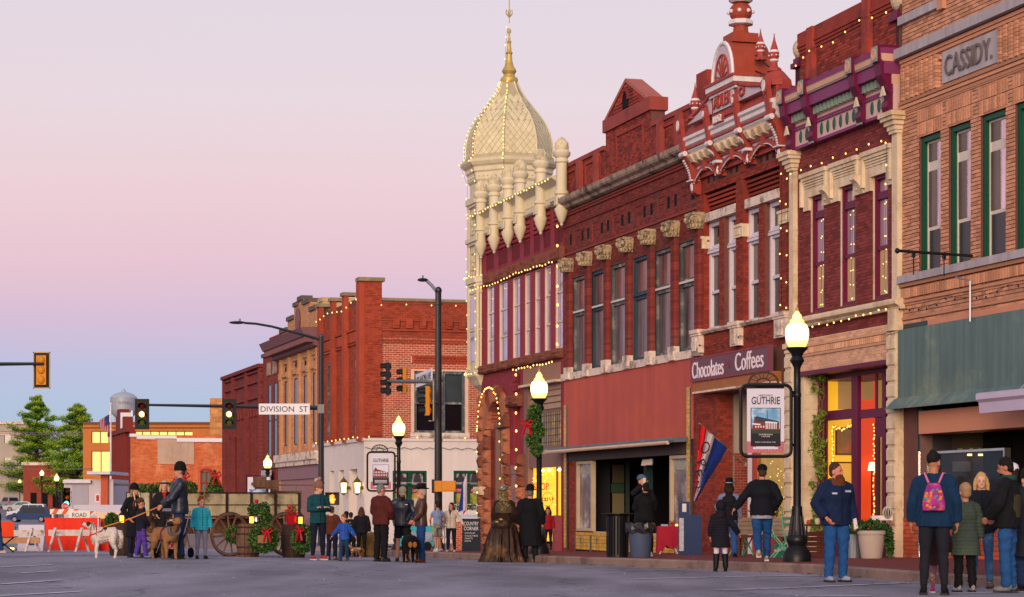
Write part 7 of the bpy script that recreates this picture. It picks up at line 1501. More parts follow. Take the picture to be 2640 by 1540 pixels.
poinsettia(WP(752,0,57.2).xy.to_3d()+Vector((0,0,z(57.2,752,.86))),'red foil poinsettia pot on the dark barrel',5);poinsettia(WP(322,0,54.6).xy.to_3d()+Vector((0,0,z(54.6,322,.8))),'small red flower pot on the barrel behind the white dog',8,.6)
m=MB();p=WP(661,1320,57.2);t=thing('pinwheel_figure',p,'small silver nutcracker figure among the fir branches','figurine');m.lathe((0,0,-.25),[(.07,0),(.06,.05),(.05,.2),(.07,.3),(.03,.36)],10);m.ell((0,0,.18),(.05,.05,.07),8,6);m.build('body',M('silver_foil','b0b0b8',.35,.5,8,metal=.5),t);m=MB();m.lathe((0,0,.22),[(.05,0),(.05,.1)],8);m.box(-.09,.09,-.03,.03,.0,.03);m.build('hat',M('ribbon_red','b01420'),t)
# ---- hay bale
t=local('hay_bale',957,62,'round-shouldered straw bale standing beside the man in the maroon jacket','hay bale',.2);hay=M('straw','8a6a38',.95,.35,12,bump=.02,bscale=40)
m=MB();m.lathe((0,0,0),[(.3,0),(.33,.1),(.33,.55),(.28,.66),(.1,.69)],10,1,.8);m.build('bale',hay,t,smooth=True);m=MB();V,Fc=leaves((0,0,.34),(.36,.3,.36),900,.035,77,shell=.85);addnp(m,V,Fc);m.build('straw_stalks',hay,t,kind='stuff');m=MB();V,Fc=leaves((0,0,.02),(.6,.5,.03),200,.04,78);addnp(m,V,Fc);m.build('loose_straw',hay,t,kind='stuff')
# ---- orange water-filled barriers and boards
orange=M('barrier_orange','d8301a',.6,.12,1.2,streak=.15,spec=.12)
def barrier(x0,x1,Y,label):
    a,b=WP(x0,0,Y).x,WP(x1,0,Y).x;g=float(GZ((a+b)/2,Y));t=thing('plastic_barrier',((a+b)/2,Y,g),label,'barrier','orange plastic barriers');w=(b-a)/2
    prof_=[(-.28,.02),(-.28,.25),(-.2,.34),(-.16,.62),(-.13,1.04),(.13,1.04),(.16,.62),(.2,.34),(.28,.25),(.28,.02)]
    m=MB();m.prof(prof_,-w+.02,w-.02);m.build('shell',orange,t)
    n=4
    for k in range(n): c=-w+(2*w)*(k+.5)/n;m=MB();m.prof([(-.3,.05),(-.3,.22),(-.22,.34),(-.2,.48),(-.1,.48),(-.1,.05)],c-w/n*.72,c+w/n*.4);m.build('fork_rib',orange,t)
    m=MB();m.box(-w,w,-.14,.14,1.035,1.07);m.build('top_lip',orange,t);m=MB();m.box(w-.04,w,-.15,.15,.5,1.06);m.build('hinge_column',M('hinge_white','c8b8b0',.5),t);return t
barrier(116,257,72,'long orange plastic barrier behind the white dog');barrier(260,338,72.6,'second orange plastic barrier, half hidden behind the barrel')
bwhite=M('flaking_white_paint','c4bab4',.8,.3,5,col2='7a655a',streak=.2)
def sawhorse(x0,x1,Y,label,zt=.62):
    a,b=WP(x0,0,Y).x,WP(x1,0,Y).x;g=float(GZ((a+b)/2,Y));t=thing('sawhorse_barricade',(a,Y,g),label,'barricade','white plank barricades');L_=b-a
    m=MB();m.box(0,L_,-.02,.02,zt-.18,zt);m.build('plank',bwhite,t)
    for x in (L_*.18,L_*.82):
        for s_ in (-1,1): m=MB();m.beam((x-.02,0,zt+.06),(x+.14*s_,s_*.3-.05,0),.07,.035);m.build('leg',bwhite,t)
    return t
sawhorse(125,232,66,'white plank barricade leaning across the front of the orange barrier',.66);sawhorse(-60,116,66.5,'long weathered plank barricade at the left edge',.64)
a=WP(-40,0,66.4).x;t=thing('wooden_plank',(a,66.35,float(GZ(a,66.35))),'lower unpainted plank resting across the barricade legs at left','plank');m=MB();m.box(0,WP(102,0,66.3).x-a,-.02,.02,.24,.42);m.build('board',M('raw_timber','a8805e',.8,.2,3,streak=.3),t)
t=local('concrete_block_barrier',83,69,'plain white jersey barrier at the left of the orange one','barrier');w=66/F*69/2;m=MB();m.prof([(-.3,0),(-.3,.1),(-.14,.35),(-.1,.82),(.1,.82),(.14,.35),(.3,.1),(.3,0)],-w,w);m.build('block',M('plastic_white','c0bac4',.5,.06),t);m=MB();m.box(-.12,.12,-.31,-.29,.2,.24);m.build('slot',dark,t)
stripe_o=M('stripe_orange','d2561c',.5,.1);stripe_w=M('stripe_white','d8d4cc',.5,.08)
t=local('road_barricade',160,86,'orange and white striped barricade board under the stop sign','barricade');w=62/F*86/2;z0=CZ-(1326-CY)/F*86-t.location.z;h=.2
for r in (0,):
    m=MB();m.cm=0;m.box(-w,w,-.02,.02,z0,z0+h);
    q=m.build('board',stripe_w,t)
    for k in range(3): x=-w+.06+k*.38;m=MB();m.plate([(x,z0),(x+.17,z0),(x+.3,z0+h),(x+.13,z0+h)],-.026,-.02);m.build('orange_stripe',stripe_o,q)
for x in (-w+.1,w-.1): m=MB();m.box(x-.03,x+.03,0,.05,0,z0);m.build('upright',M('galvanised','8f98a5'),t)
t=local('road_closed_sign',205,79,'white barricade sign reading ROAD above the orange barrier','sign');w=54/F*79/2;zb_=CZ-(1352-CY)/F*79-t.location.z;zt_=CZ-(1317-CY)/F*79-t.location.z
m=MB();m.box(-w,w,-.02,.02,zb_-.5,zt_);q=m.build('board',stripe_w,t);text('ROAD',.3,M('sign_ink','2a3036'),q,(0,-.03,CZ-(1328-CY)/F*79-t.location.z),'lettering',w=w*1.35,h=.15,ext=.004);text('CLOSED',.3,M('sign_ink','2a3036'),q,(0,-.03,zb_-.25),'lettering',w=w*1.6,h=.17,ext=.004)
for x in (-w+.1,w-.1): m=MB();m.box(x-.03,x+.03,.02,.07,0,zb_);m.build('upright',M('galvanised','8f98a5'),t)
for x,lab in ((238,'narrow striped board end right of the ROAD sign'),):
    t=local('road_barricade',x,80,lab,'barricade');m=MB();m.plate([(-.12,zb_+.18),(.14,zb_+.18),(.14,zt_),(-.12,zt_)],-.02,.02);q=m.build('board',stripe_w,t);m=MB();m.plate([(-.12,zt_),(-.12,zt_-.16),(.08,zt_)],-.026,-.02);m.build('orange_stripe',stripe_o,q);m=MB();m.box(-.03,.03,.02,.06,0,zb_+.18);m.build('upright',M('galvanised','8f98a5'),t)
t=local('stop_sign',168.5,120,'red octagonal STOP sign below the green traffic light','sign');zc=CZ-(1305.5-CY)/F*120-t.location.z;R_=.21*1.0;m=MB();m.plate([(R_*math.cos(math.pi/8+k*math.pi/4),zc+R_*math.sin(math.pi/8+k*math.pi/4)) for k in range(8)],-.01,.01);m.build('sign_rim',whitep,t);m=MB();m.plate([(R_*.9*math.cos(math.pi/8+k*math.pi/4),zc+R_*.9*math.sin(math.pi/8+k*math.pi/4)) for k in range(8)],-.02,-.01);q=m.build('sign_face',M('sign_red','b81c24',.45),t);text('STOP',.2,stripe_w,q,(0,-.025,zc),'lettering',w=.3,h=.12,ext=.003);m=MB();m.tube([(0,.03,0),(0,.03,zc+.1)],.03,6);m.build('post',M('galvanised','8f98a5'),t)
a,b=WP(190,0,95),WP(338,0,95);g=float(GZ(a.x,95));t=thing('white_trailer',(a.x,95,g),'long low white trailer side behind the ROAD sign','trailer');zt_=CZ-(1302-CY)/F*95-g;m=MB();m.box(0,b.x-a.x,0,1.6,.45,zt_);m.build('body',M('trailer_white','beb8c6',.5,.06),t);m=MB();m.box(.5,b.x-a.x,-.02,0,.5,zt_-.32);m.build('cream_panel',M('panel_peach','dcc0a0',.6,.05),t)
for x in (.6,1.9): m=MB();m.tube([(x,.1,.3),(x,.3,.3)],.3,14);m.build('wheel',blackm,t)
for x,Y,lab in ((12,62,'orange seat of a folding chair at the left edge'),(60,74,'folded black camp chair frame left of the orange barrier')):
    t=local('folding_chair',x,Y,lab,'chair',.2)
    if x < 20: m=MB();m.box(-.2,.25,-.02,.02,.42,.85);m.build('back',M('canvas_orange','e0421c',.7),t)
    m=MB();[m.beam(a_,b_,.03) for a_,b_ in (((-.25,-.2,0),(.25,.2,.42)),((.25,-.2,0),(-.25,.2,.42)),((-.25,.2,0),(.25,-.2,.42)),((.25,.2,0),(-.25,-.2,.42)),((-.25,-.2,.42),(.25,-.2,.42)),((-.25,.2,.42),(.25,.2,.42)),((-.25,.2,.42),(-.25,.2,.8)))];m.build('chair_frame',black,t)
for k,(x,y) in enumerate(((17,1387),(26,1390),(28,1414),(34,1415))): p=WP(x,y,68);t=thing('festoon_lamp',p,'small warm lamp low among the planks at left, number %s from the edge' % ('one','two','three','four')[k],'lamp','lamps among the planks');t['label']=('upper left','upper right','lower left','lower right')[k]+' small warm lamp among the planks at the left edge';m=MB();m.ell((0,0,0),(.04,)*3,8,6);m.build('bulb',bulbm,t);m=MB();m.lathe((0,0,.035),[(.02,0),(.02,.04)],6);m.build('bulb_holder',black,t)
# ---- sandwich board
Y=67;t=local('sandwich_board',1215,Y,'dark slate sandwich board listing COUNTRY CORNER antiques and crafts','sign',.0,z=SWZ(Y));m=MB();m.plate([(-.29,0),(-.27,1.0),(.27,1.0),(.29,0)],-.03,0);q=m.build('front_panel',M('slate_black','1c2430',.6),t);m=MB();m.beam((-.25,.05,1.0),(-.25,.45,0),.04);m.beam((.25,.05,1.0),(.25,.45,0),.04);m.build('back_leg',black,t)
chk=M('chalk_white','d8dce0',.7)
for s_,z_,w_,h_ in (('COUNTRY',.85,.44,.11),('CORNER',.7,.44,.11),('ANTIQUES',.56,.32,.045),('COLLECTIBLES',.48,.4,.045),('CRAFTS',.4,.24,.045),('GIFTS',.32,.19,.045)): text(s_,.2,chk,q,(0 if w_ > .42 else -.2+w_/2,-.04,z_),'lettering',w=w_,h=h_,ext=.003)
# ---- litter bins
Y=48.2;t=local('litter_bin',1592,Y,'tall black slatted litter bin on the kerb','bin',.1,z=SWZ(Y))
for k in range(24): a=2*math.pi*k/24;m=MB();m.box(-.018,.018,-.005,.005,.05,.92);T=Matrix.Translation((.24*math.cos(a),.24*math.sin(a),0)) @ Matrix.Rotation(a+math.pi/2,4,'Z');m.v=[tuple(T @ Vector(v)) for v in m.v];m.build('slat',black,t)
m=MB();m.lathe((0,0,0),[(.23,0),(.23,.06)],20);m.build('bin_base',black,t);m=MB();m.lathe((0,0,.9),[(.25,0),(.36,.04),(.36,.055),(.25,.06)],20);m.build('bin_rim',black,t);m=MB();m.lathe((0,0,.05),[(.2,0),(.2,.84)],16);m.build('liner',dark,t)
t=local('rubbish_bin',1651,47.8,'round blue-grey plastic rubbish bin with a black sack folded over its rim','bin',0,z=SWZ(47.8));gb=M('bin_blue_grey','43506a',.5,.08,3);m=MB();m.lathe((0,0,0),[(.21,0),(.22,.02),(.255,.55),(.27,.56),(.275,.64),(.29,.65),(.29,.7),(.24,.7)],24);m.build('tub',gb,t,smooth='auto')
m=MB();i0=None
bag=M('bin_sack','15171c',.35,.1,5,spec=.6)
rings=[]
for r,zz,ph in ((.24,.66,0),(.27,.74,1),(.31,.72,2),(.33,.62,3),(.32,.54,4)): rings.append(m.pts([(math.cos(2*math.pi*j/28)*(r+.02*math.sin(j*2.7+ph)),math.sin(2*math.pi*j/28)*(r+.02*math.sin(j*2.7+ph)),zz+.025*math.sin(j*1.9+ph*.5)) for j in range(28)]))
for a,b in zip(rings,rings[1:]): [m.face((a+j,a+(j+1) % 28,b+(j+1) % 28,b+j)) for j in range(28)]
m.build('sack',bag,t)
# ---- red clothed table and newspaper box
t=local('display_table',1722,57,'small table under a crimson cloth left of the blue newspaper box','table',.05,z=SWZ(57));cl=M('crimson_cloth','a01c34',.75,.15,4);m=MB();n=24;P=[(-.27,-.2),(.27,-.2),(.27,.2),(-.27,.2)]
per=[]
for k in range(4):
    a,b=P[k],P[(k+1) % 4]
    for j in range(8): f=j/8;per.append((a[0]+(b[0]-a[0])*f,a[1]+(b[1]-a[1])*f))
nn=len(per);i0=m.pts([(x,y,.72) for x,y in per]);i1=m.pts([(x*1.02,y*1.02,.6) for x,y in per]);i2=m.pts([(x*(1.1+.05*math.sin(k*1.7)),y*(1.1+.05*math.sin(k*1.7)),.2+.07*math.sin(k*.9)-(.18 if x < -.1 else 0)) for k,(x,y) in enumerate(per)])
m.face(range(i0,i0+nn))
for a,b in ((i0,i1),(i1,i2)): [m.face((a+j,a+(j+1) % nn,b+(j+1) % nn,b+j)) for j in range(nn)]
m.build('tablecloth',cl,t);m=MB();[m.beam((x,y,0),(-x*.6,y,.68),.03) for x in (-.24,.24) for y in (-.18,.18)];m.build('trestle_legs',frame_c,t)
t2=thing('leaflet_box',WP(1713,1358,56.9),'pale blue leaflet box on the crimson table','box');m=MB();m.box(-.09,.09,-.05,.05,-.04,.06);m.build('card',M('card_blue','8aa0b8',.6,.2,9),t2)
t2=thing('table_decoration',WP(1736,1358,56.9),'tangle of red ribbon and small lights on the crimson table','decoration');ribbon(t2,(-.04,0,.1),.5);m=MB();V,Fc=leaves((0,0,.05),(.13,.1,.12),90,.03,5);addnp(m,V,Fc);m.build('tinsel',M('tinsel','8a5a40',.5,.5,9),t2,kind='stuff');m=MB();m.ell((.08,-.05,.03),(.04,)*3);m.build('small_light',bulbm,t2)
t=local('newspaper_box',1779,54,'tall dark blue newspaper vending box with a raised left hood','newspaper box',.0,z=SWZ(54));nb=M('newsbox_blue','14305c',.4,.08,3);m=MB();m.box(-.27,.27,-.2,.25,0,.98);m.build('cabinet',nb,t);m=MB();m.box(-.27,-.02,-.1,.2,.98,1.3);m.build('coin_hood',nb,t);m=MB();m.box(-.28,-.17,-.21,-.2,.1,.9);m.build('newspaper_front',M('newsprint','b4b8c4',.7,.5,14),t);m=MB();m.box(-.2,-.1,-.115,-.1,1.05,1.25);m.build('coin_plate',whitep,t);text('NEWS',.1,whitep,t,(-.225,-.225,.3),'lettering',w=.4,h=.09,ext=.003,R=Matrix.Rotation(math.radians(-90),4,'Y'))
# ---- OPEN flag on its tilted pole
Y=52;A=WP(1922,1198,Y+2.2);B=WP(1803,1092,Y);t=thing('open_flag',B,'red white and blue OPEN flag hanging from a tilted pole','flag');m=MB();m.tube([A-B,Vector((0,0,0))],[.022,.016],8);m.ell((A-B),(.05,.05,.05));m.build('flagstaff',M('pole_ash','a08878',.5),t)
fm_=[M('flag_red_new','c81824',.7),M('flag_white_new','d4d0dc',.7),M('flag_blue_new','1c3c94',.7)]
Pt=lambda x,y,k=0: WP(x,y,Y+k)-B
cols_=[(Pt(1804,1090),Pt(1800,1160),Pt(1797,1215),Pt(1793,1250),Pt(1789,1287)),(Pt(1822,1108,.3),Pt(1812,1165,.1),Pt(1804,1205,-.05),Pt(1798,1255,.1),Pt(1789,1290)),(Pt(1842,1126,.7),Pt(1829,1172,.35),Pt(1814,1215,.2),Pt(1806,1258,.2),Pt(1790,1293)),(Pt(1875,1155,1.2),Pt(1855,1193,.9),Pt(1832,1228,.5),Pt(1812,1262,.35),Pt(1792,1296,.2))]
for b_ in range(3):
    m=MB();n=4
    for k in range(4):
        for j in range(n):
            f0,f1=j/n,(j+1)/n;w0,w1=.04*math.sin(f0*6+k),.04*math.sin(f1*6+k);L_,R_=cols_[b_],cols_[b_+1]
            q=[L_[k].lerp(R_[k],f0),L_[k].lerp(R_[k],f1),L_[k+1].lerp(R_[k+1],f1),L_[k+1].lerp(R_[k+1],f0)];m.quad(*[tuple(v+Vector((0,w,0))) for v,w in zip(q,(w0,w1,w1,w0))])
    m.build('flag_stripe',fm_[b_],t,smooth=True)
def glyph_on(s,mid,w,h,ang): text(s,.2,M('flag_ink','14182c',.7),t,tuple(mid+Vector((0,-.14,0))),'flag_lettering',w=w,h=h,ext=.003,R=Matrix.Rotation(ang,4,'Y'))
glyph_on('O',Pt(1817,1155),.2,.3,math.radians(20));glyph_on('P',Pt(1808,1196),.17,.2,math.radians(62));glyph_on('E',Pt(1800,1222),.17,.18,math.radians(70));glyph_on('N',Pt(1796,1250),.16,.15,math.radians(75))
# ---- feather flag, planter shelf before the white corner wall
Y=82;p=WP(1203,1322,Y);t=thing('feather_flag',p,'narrow red white and blue feather flag before the green window','flag');m=MB();m.tube([(0,0,-1),(0,0,1.45)],.015,5);m.build('pole',whitep,t)
for k,(a,b) in enumerate(((-.02,.0),(-.12,-.02),(-.2,-.1))): m=MB();m.quad((a,0,1.42-.3*k),(b,0,1.4),(b-.02*k,.02,.1),(a-.12,.04,-.1+.05*k));m.build('flag_stripe',fm_[k],t)
for x0,x1,lab in ((1008,1100,'evergreen window box under the first green window'),(1168,1242,'evergreen window box under the second green window')):
    Y=91;a,b=WP(x0,1316,Y),WP(x1,1316,Y);t=thing('window_box',((a.x+b.x)/2,Y,a.z),lab,'planter');w=(b.x-a.x)/2;m=MB();m.box(-w,w,-.15,.15,-.15,.0);m.build('box',whitep,t);green(t,'foliage',[((-w+.2+k*.32,0,.12),(.22,.15,.16)) for k in range(int(2*w/.32))],.05,150,seed=x0);m=MB();m.box(-w,w,-.1,.1,-.28,-.2);m.build('pale_blue_ledge',M('ledge_blue','a8c0d8',.5),t)
t=local('stone_bench',1152,76,'low grey stone bench against the white corner wall','bench',0,z=SWZ(76));m=MB();m.box(-.5,.5,-.2,.2,.42,.5);m.build('seat',stone_g,t);[MB().lathe((x,0,0),[(.2,0),(.12,.08),(.11,.34),(.18,.42)],10).build('pedestal',stone_g,t) for x in (-.3,.3)]
t=local('brick_planter',1184,72,'low red brick pier left of the sandwich board','planter',0,z=SWZ(72));m=MB();m.box(-.24,.24,0,.4,0,.95);m.build('pier',mort_l,t);bricks(-.24,.24,0,.95,d0=0,bl=.16,bh=.075).build('bricks',br_or,t,kind='stuff')
t=local('hedge_planter',1120,86,'dark railing planter with blue and red toys behind the cowboy hat man','planter',0,z=-.5);m=MB();[m.beam((x,0,0),(x,0,.9),.03) for x in np.arange(-1.2,1.3,.2)];m.beam((-1.2,0,.9),(1.2,0,.9),.04);m.build('railing',black,t)
t=local('turquoise_cart',1090,70,'turquoise cart side glimpsed behind the man in blue jeans','cart',0,z=SWZ(70));m=MB();m.box(-.75,.35,0,.5,.15,.8);m.build('body',M('turquoise_plastic','2c9cac',.5),t);m=MB();m.box(-.6,.3,-.04,0,.3,.6);m.build('panel',M('panel_photo','8a90a0',.6,.8,5),t);[MB().tube([(x,-.02,.15),(x,.04,.15)],.14,12).build('wheel',blackm,t) for x in (-.5,.15)]
# ---- cafe clutter before the yellow shop
mint=M('mint_metal','5fae8e',.5,.1,4)
def bistro(x,Y,label,h=.9,yaw=0):
    t=local('bistro_chair',x,Y,label,'chair',yaw,'mint folding chairs',z=SWZ(Y))
    for s_ in (-1,1): m=MB();m.beam((.2*s_,-.2,0),(.2*s_,.18,.47),.025);m.build('leg',mint,t);m=MB();m.beam((.2*s_,.22,0),(.2*s_,-.18,.46),.025);m.build('leg',mint,t);m=MB();m.beam((.2*s_,.18,.44),(.2*s_,.24,h),.025);m.build('back_post',mint,t)
    for k in range(4): m=MB();m.box(-.21,.21,-.17+k*.09,-.1+k*.09,.46,.475);m.build('seat_slat',mint,t)
    for k in range(2): m=MB();m.box(-.2,.2,.2+.02*k,.215+.02*k,.68+.13*k,.74+.13*k);m.build('back_slat',mint,t)
    return t
bistro(1912,52,'mint folding chair standing with crossed legs between the walking couple',.5,.5);bistro(1940,52.5,'second mint folding chair, half behind the man in black',.5,-.4);bistro(2052,48,'mint chair with tall slatted back left of the near lamp post',1.05,.9);bistro(2016,47.5,'low mint chair right of the wooden trough',.6,1.6)
t=local('wooden_trough',1962,51.5,'long weathered wooden trough planter on a dark bench','planter',math.radians(-12),z=SWZ(51.5))
for k in range(4): m=MB();m.prof([(-.16-.02*k,.5+.1*k),(-.18-.02*k,.59+.1*k),(-.15-.02*k,.59+.1*k),(-.13-.02*k,.5+.1*k)],-.52-.02*k,.52+.02*k);m.build('trough_board',M('grey_timber','8a7a68',.85,.25,3,streak=.3),t)
m=MB();m.box(-.5,.5,-.13,.15,.5,.86);m.build('trough_body',M('grey_timber','8a7a68'),t);m=MB();m.box(-.6,.6,-.2,.2,.42,.48);[m.beam((x,y,0),(x,y,.42),.05) for x in (-.5,.5) for y in (-.15,.15)];m.build('bench_frame',M('red_brown_wood','5a2c22',.7),t)
green(t,'dry_stems',[((.1,0,1.0),(.45,.12,.25))],.05,220,[M('dry_olive','6a5a2c',.9),M('dry_gold','a07c30',.9),M('dry_brown','4a3420',.9)],seed=31)
t=local('detergent_sign',2012,48,'old green tin sign with a red scrawl leaning by the near lamp base','sign',0,z=SWZ(48));m=MB();m.box(-.14,.14,0,.02,.0,.28);q=m.build('tin_plate',M('tin_green','18725c',.5,.2,6),t);m=MB();m.plate([(-.13,.1),(.1,.16),(.13,.22),(.1,.22),(-.13,.16)],-.006,0);m.build('tin_band',whitep,q);text('Lustre',.1,M('scrawl_red','b02828',.5),q,(0,-.01,.155),'lettering',w=.22,h=.07,ext=.003,R=Matrix.Rotation(math.radians(-10),4,'Y'))
t=local('garden_table',2108,47,'dark iron garden table crowded with jars and red cloth right of the near lamp','table',.1,z=SWZ(47));m=MB();m.box(-.32,.32,-.25,.25,.68,.71);m.build('table_top',darkb,t);[MB().beam((x,y,0),(x*.95,y*.95,.68),.03).build('leg',black,t) for x in (-.3,.3) for y in (-.22,.22)]
for k,(x,c,h_) in enumerate(((-.2,'b84a30',.08),(-.02,'c8b8a8',.12),(.15,'8a3a30',.1),(.26,'d0c8b8',.06))): q=thing('jar',(t.location.x+x,t.location.y-.1,t.location.z+.712),('terracotta','tall cream','dark red','small white')[k]+' pot on the iron garden table','pot','pots on the garden table');MB().lathe((0,0,0),[(.045,0),(.06,h_*.5),(.04,h_),(.045,h_+.01)],10).build('body',M('pot_'+c,c,.6),q)
t=local('wooden_crate',2085,48.2,'dark brown wooden crates stacked behind the iron table','crate',0,z=SWZ(48.2));[MB().box(-.3,.3,-.2,.2,.02+k*.11,.11+k*.11).build('slat',M('red_brown_wood','5a2c22'),t) for k in range(5)]
t=local('large_pot',2247,45.9,'large cream plant pot overflowing with dark leaves by the rusticated pilaster','plant pot',0,z=SWZ(45.9));potm=M('pot_cream','b3a59a',.6,.06,2);m=MB();m.lathe((0,0,0),[(.21,0),(.22,.02),(.285,.5),(.31,.5),(.32,.57),(.3,.58),(.27,.54)],28);m.build('pot',potm,t,smooth='auto');m=MB();m.lathe((0,0,.5),[(.27,0),(.1,.04)],14);m.build('soil',bark,t)
green(t,'foliage',[((0,0,.66),(.3,.25,.16)),((-.25,0,.62),(.15,.15,.14)),((.28,-.05,.52),(.16,.15,.22)),((.38,0,.25),(.08,.1,.25))],.05,420,[M('leaf_dark','18351a',.6,.3,8),M('leaf_mid','2c5424',.6,.3,8),M('leaf_soft','4a6a30',.6,.3,8)],seed=41)
t=local('metal_bucket',2200,46.6,'galvanised bucket planter behind the bearded man','bucket',0,z=SWZ(46.6));MB().lathe((0,0,0),[(.15,0),(.19,.5),(.2,.51)],18).build('bucket',M('galvanised','8f98a5'),t);green(t,'foliage',[((0,0,.6),(.17,.15,.18))],.05,200,[M('leaf_dark','18351a'),M('leaf_mid','2c5424'),M('leaf_soft','4a6a30')],seed=42)
t=thing('ghost_basket',WP(2288,1322,47.3),'round black and white striped skeleton basket above the large pot','basket');m=MB();m.ell((0,0,0),(.095,.095,.12),12,10);m.build('basket',M('basket_black','1a1618',.7),t);[MB().tube([(.1*math.cos(a)*math.sin(f),.1*math.sin(a)*math.sin(f),-.125*math.cos(f)) for f in np.linspace(.2,2.95,9)],.009,4).build('white_rib',frame_c,t) for a in [k*math.pi/6 for k in range(12)]]
t=local('side_stand',2270,47.4,'white and red painted stand under the striped basket','stand',0,z=SWZ(47.4));m=MB();m.box(-.2,.25,-.1,.1,.8,.9);m.build('tray',whitep,t);[MB().beam((x,0,0),(x,0,.8),.03).build('leg',M('leg_red','a02c28',.5),t) for x in (-.15,.2)]
# trellis and climbing vine
t=thing('garden_trellis',(RU(2083,-.2),.2,SWZ(50.5)),'thin dark grid trellis standing in the recess of the yellow shop','trellis',None,ROW);u_=RU(2083,-.2);z0=SWZ(50.5);m=MB()
for k in range(5): m.beam((u_-.35+.17*k,.3,z0),(u_-.35+.17*k,.3,z0+1.7+.12*(2-abs(k-2))),.015)
for k in range(7): m.beam((u_-.4,.3,z0+.5+.2*k),(u_+.4,.3,z0+.5+.2*k),.012)
m.build('trellis_bars',iron,t);V=MB()
for k in range(8):
    for c in range(3): V.cm=c;a,b=leaves((u_-.3+.1*k,.25,z0+.9+.5*random.random()),(.18,.08,.4),16,.045,600+k*3+c);addnp(V,a,b)
V.build('autumn_leaves',[M('vine_gold','b08a28',.8),M('vine_green','5a6c24',.8),M('vine_brown','6a4a24',.8)],t,kind='stuff')
u_=RU(2122,-.35);t=thing('climbing_vine',(u_,.3,z0),'green climbing vine wound up the plum post of the yellow shop','vine',None,ROW);m=MB()
for s_ in range(4): m.tube([(u_+.1*math.sin(k*.9+s_*1.6),.3+.04*math.cos(k*.9+s_),z0+k*.22) for k in range(21)],.018,5)
m.build('stem',M('vine_stem','6a4a3a',.9),t);V=MB()
for k in range(64):
    zz=z0+.3+random.random()*4.0;side=random.choice((-1,-1,1,1,-2));sp_=.12+.18*random.random()
    for c in range(2): V.cm=c;a,b=leaves((u_+side*sp_*.8,.3-.15*random.random(),zz),(.12,.08,.13),9,.055,900+k*2+c);addnp(V,a,b)
V.build('leaves',[M('vine_leaf_green','5c7a28',.7,.3,6),M('vine_leaf_yellow','7d8a30',.7,.3,6)],t,kind='stuff')
# ================================================================ people
def ringloft(mb,R,n=18):                         # R: (x, y, z, rx, ry)
    I=[mb.pts([(x+math.cos(2*math.pi*j/n)*a,y+math.sin(2*math.pi*j/n)*b,z) for j in range(n)]) for x,y,z,a,b in R]
    for a,b in zip(I,I[1:]): [mb.face((a+j,a+(j+1) % n,b+(j+1) % n,b+j)) for j in range(n)]
    mb.face([I[0]+j for j in reversed(range(n))]);mb.face([I[-1]+j for j in range(n)])
def melt(mb,name,mat,parent,vox,amp=0.0,quilt=0.0,seed=0,fold=(9,9,5)):
    """union of overlapping solids -> one skin, then cloth folds"""
    o=mb.build(name,mat,parent);md=o.modifiers.new('r','REMESH');md.mode='VOXEL';md.voxel_size=vox;md.use_smooth_shade=True
    def fn(o,me):
        n=len(me.vertices);v=np.empty(n*3);me.vertices.foreach_get('co',v);v=v.reshape(-1,3);N=np.empty(n*3);me.vertices.foreach_get('normal',N);N=N.reshape(-1,3)
        e=np.empty(len(me.edges)*2,int);me.edges.foreach_get('vertices',e);e=e.reshape(-1,2)
        for _ in range(3):
            acc=np.zeros_like(v);cnt=np.zeros(n);np.add.at(acc,e[:,0],v[e[:,1]]);np.add.at(acc,e[:,1],v[e[:,0]]);np.add.at(cnt,e.ravel(),1);v=v*.5+.5*acc/np.maximum(cnt,1)[:,None]
        if amp:
            g=np.random.default_rng(seed);w=np.zeros(n)
            for k in range(5): d=g.normal(size=3)*np.array(fold)*(1+k*.7);w += (1-2*np.abs(np.sin(v @ d+g.random()*6)))/(1+k*.6)
            v=v+N*(w*amp)[:,None]
        if quilt: v=v+N*(np.abs(np.sin(v[:,2]*math.pi/quilt))**.6*.014-.008)[:,None]
        me.vertices.foreach_set('co',v.ravel());me.materials.clear();[me.materials.append(x) for x in (mat if isinstance(mat,(list,tuple)) else [mat])];me.polygons.foreach_set('use_smooth',[True]*len(me.polygons));return me
    later(o,fn);return o
ARM={'down': ((.245,.03,1.14),(.26,-.05,.9)),'pocket': ((.29,.07,1.16),(.2,-.1,.95)),'cross': ((.24,-.06,1.15),(-.03,-.24,1.2)),'fwd': ((.24,-.1,1.16),(.14,-.34,1.12)),'sip': ((.27,-.2,1.36),(.07,-.24,1.56)),'out': ((.33,.02,1.17),(.47,-.08,.98)),'hip': ((.36,.06,1.2),(.2,-.12,1.06)),'low': ((.26,-.04,1.15),(.17,-.2,.98)),'swing': ((.25,.14,1.17),(.26,.14,.93)),'reach': ((.3,-.2,1.3),(.25,-.45,1.3))}
def cloth(c,rough=.8,**k): return M('cloth_'+c+('g' if rough < .6 else ''),c,rough,.26,7,bump=.004,bscale=45,streak=.12,ss=(9,3),**k)
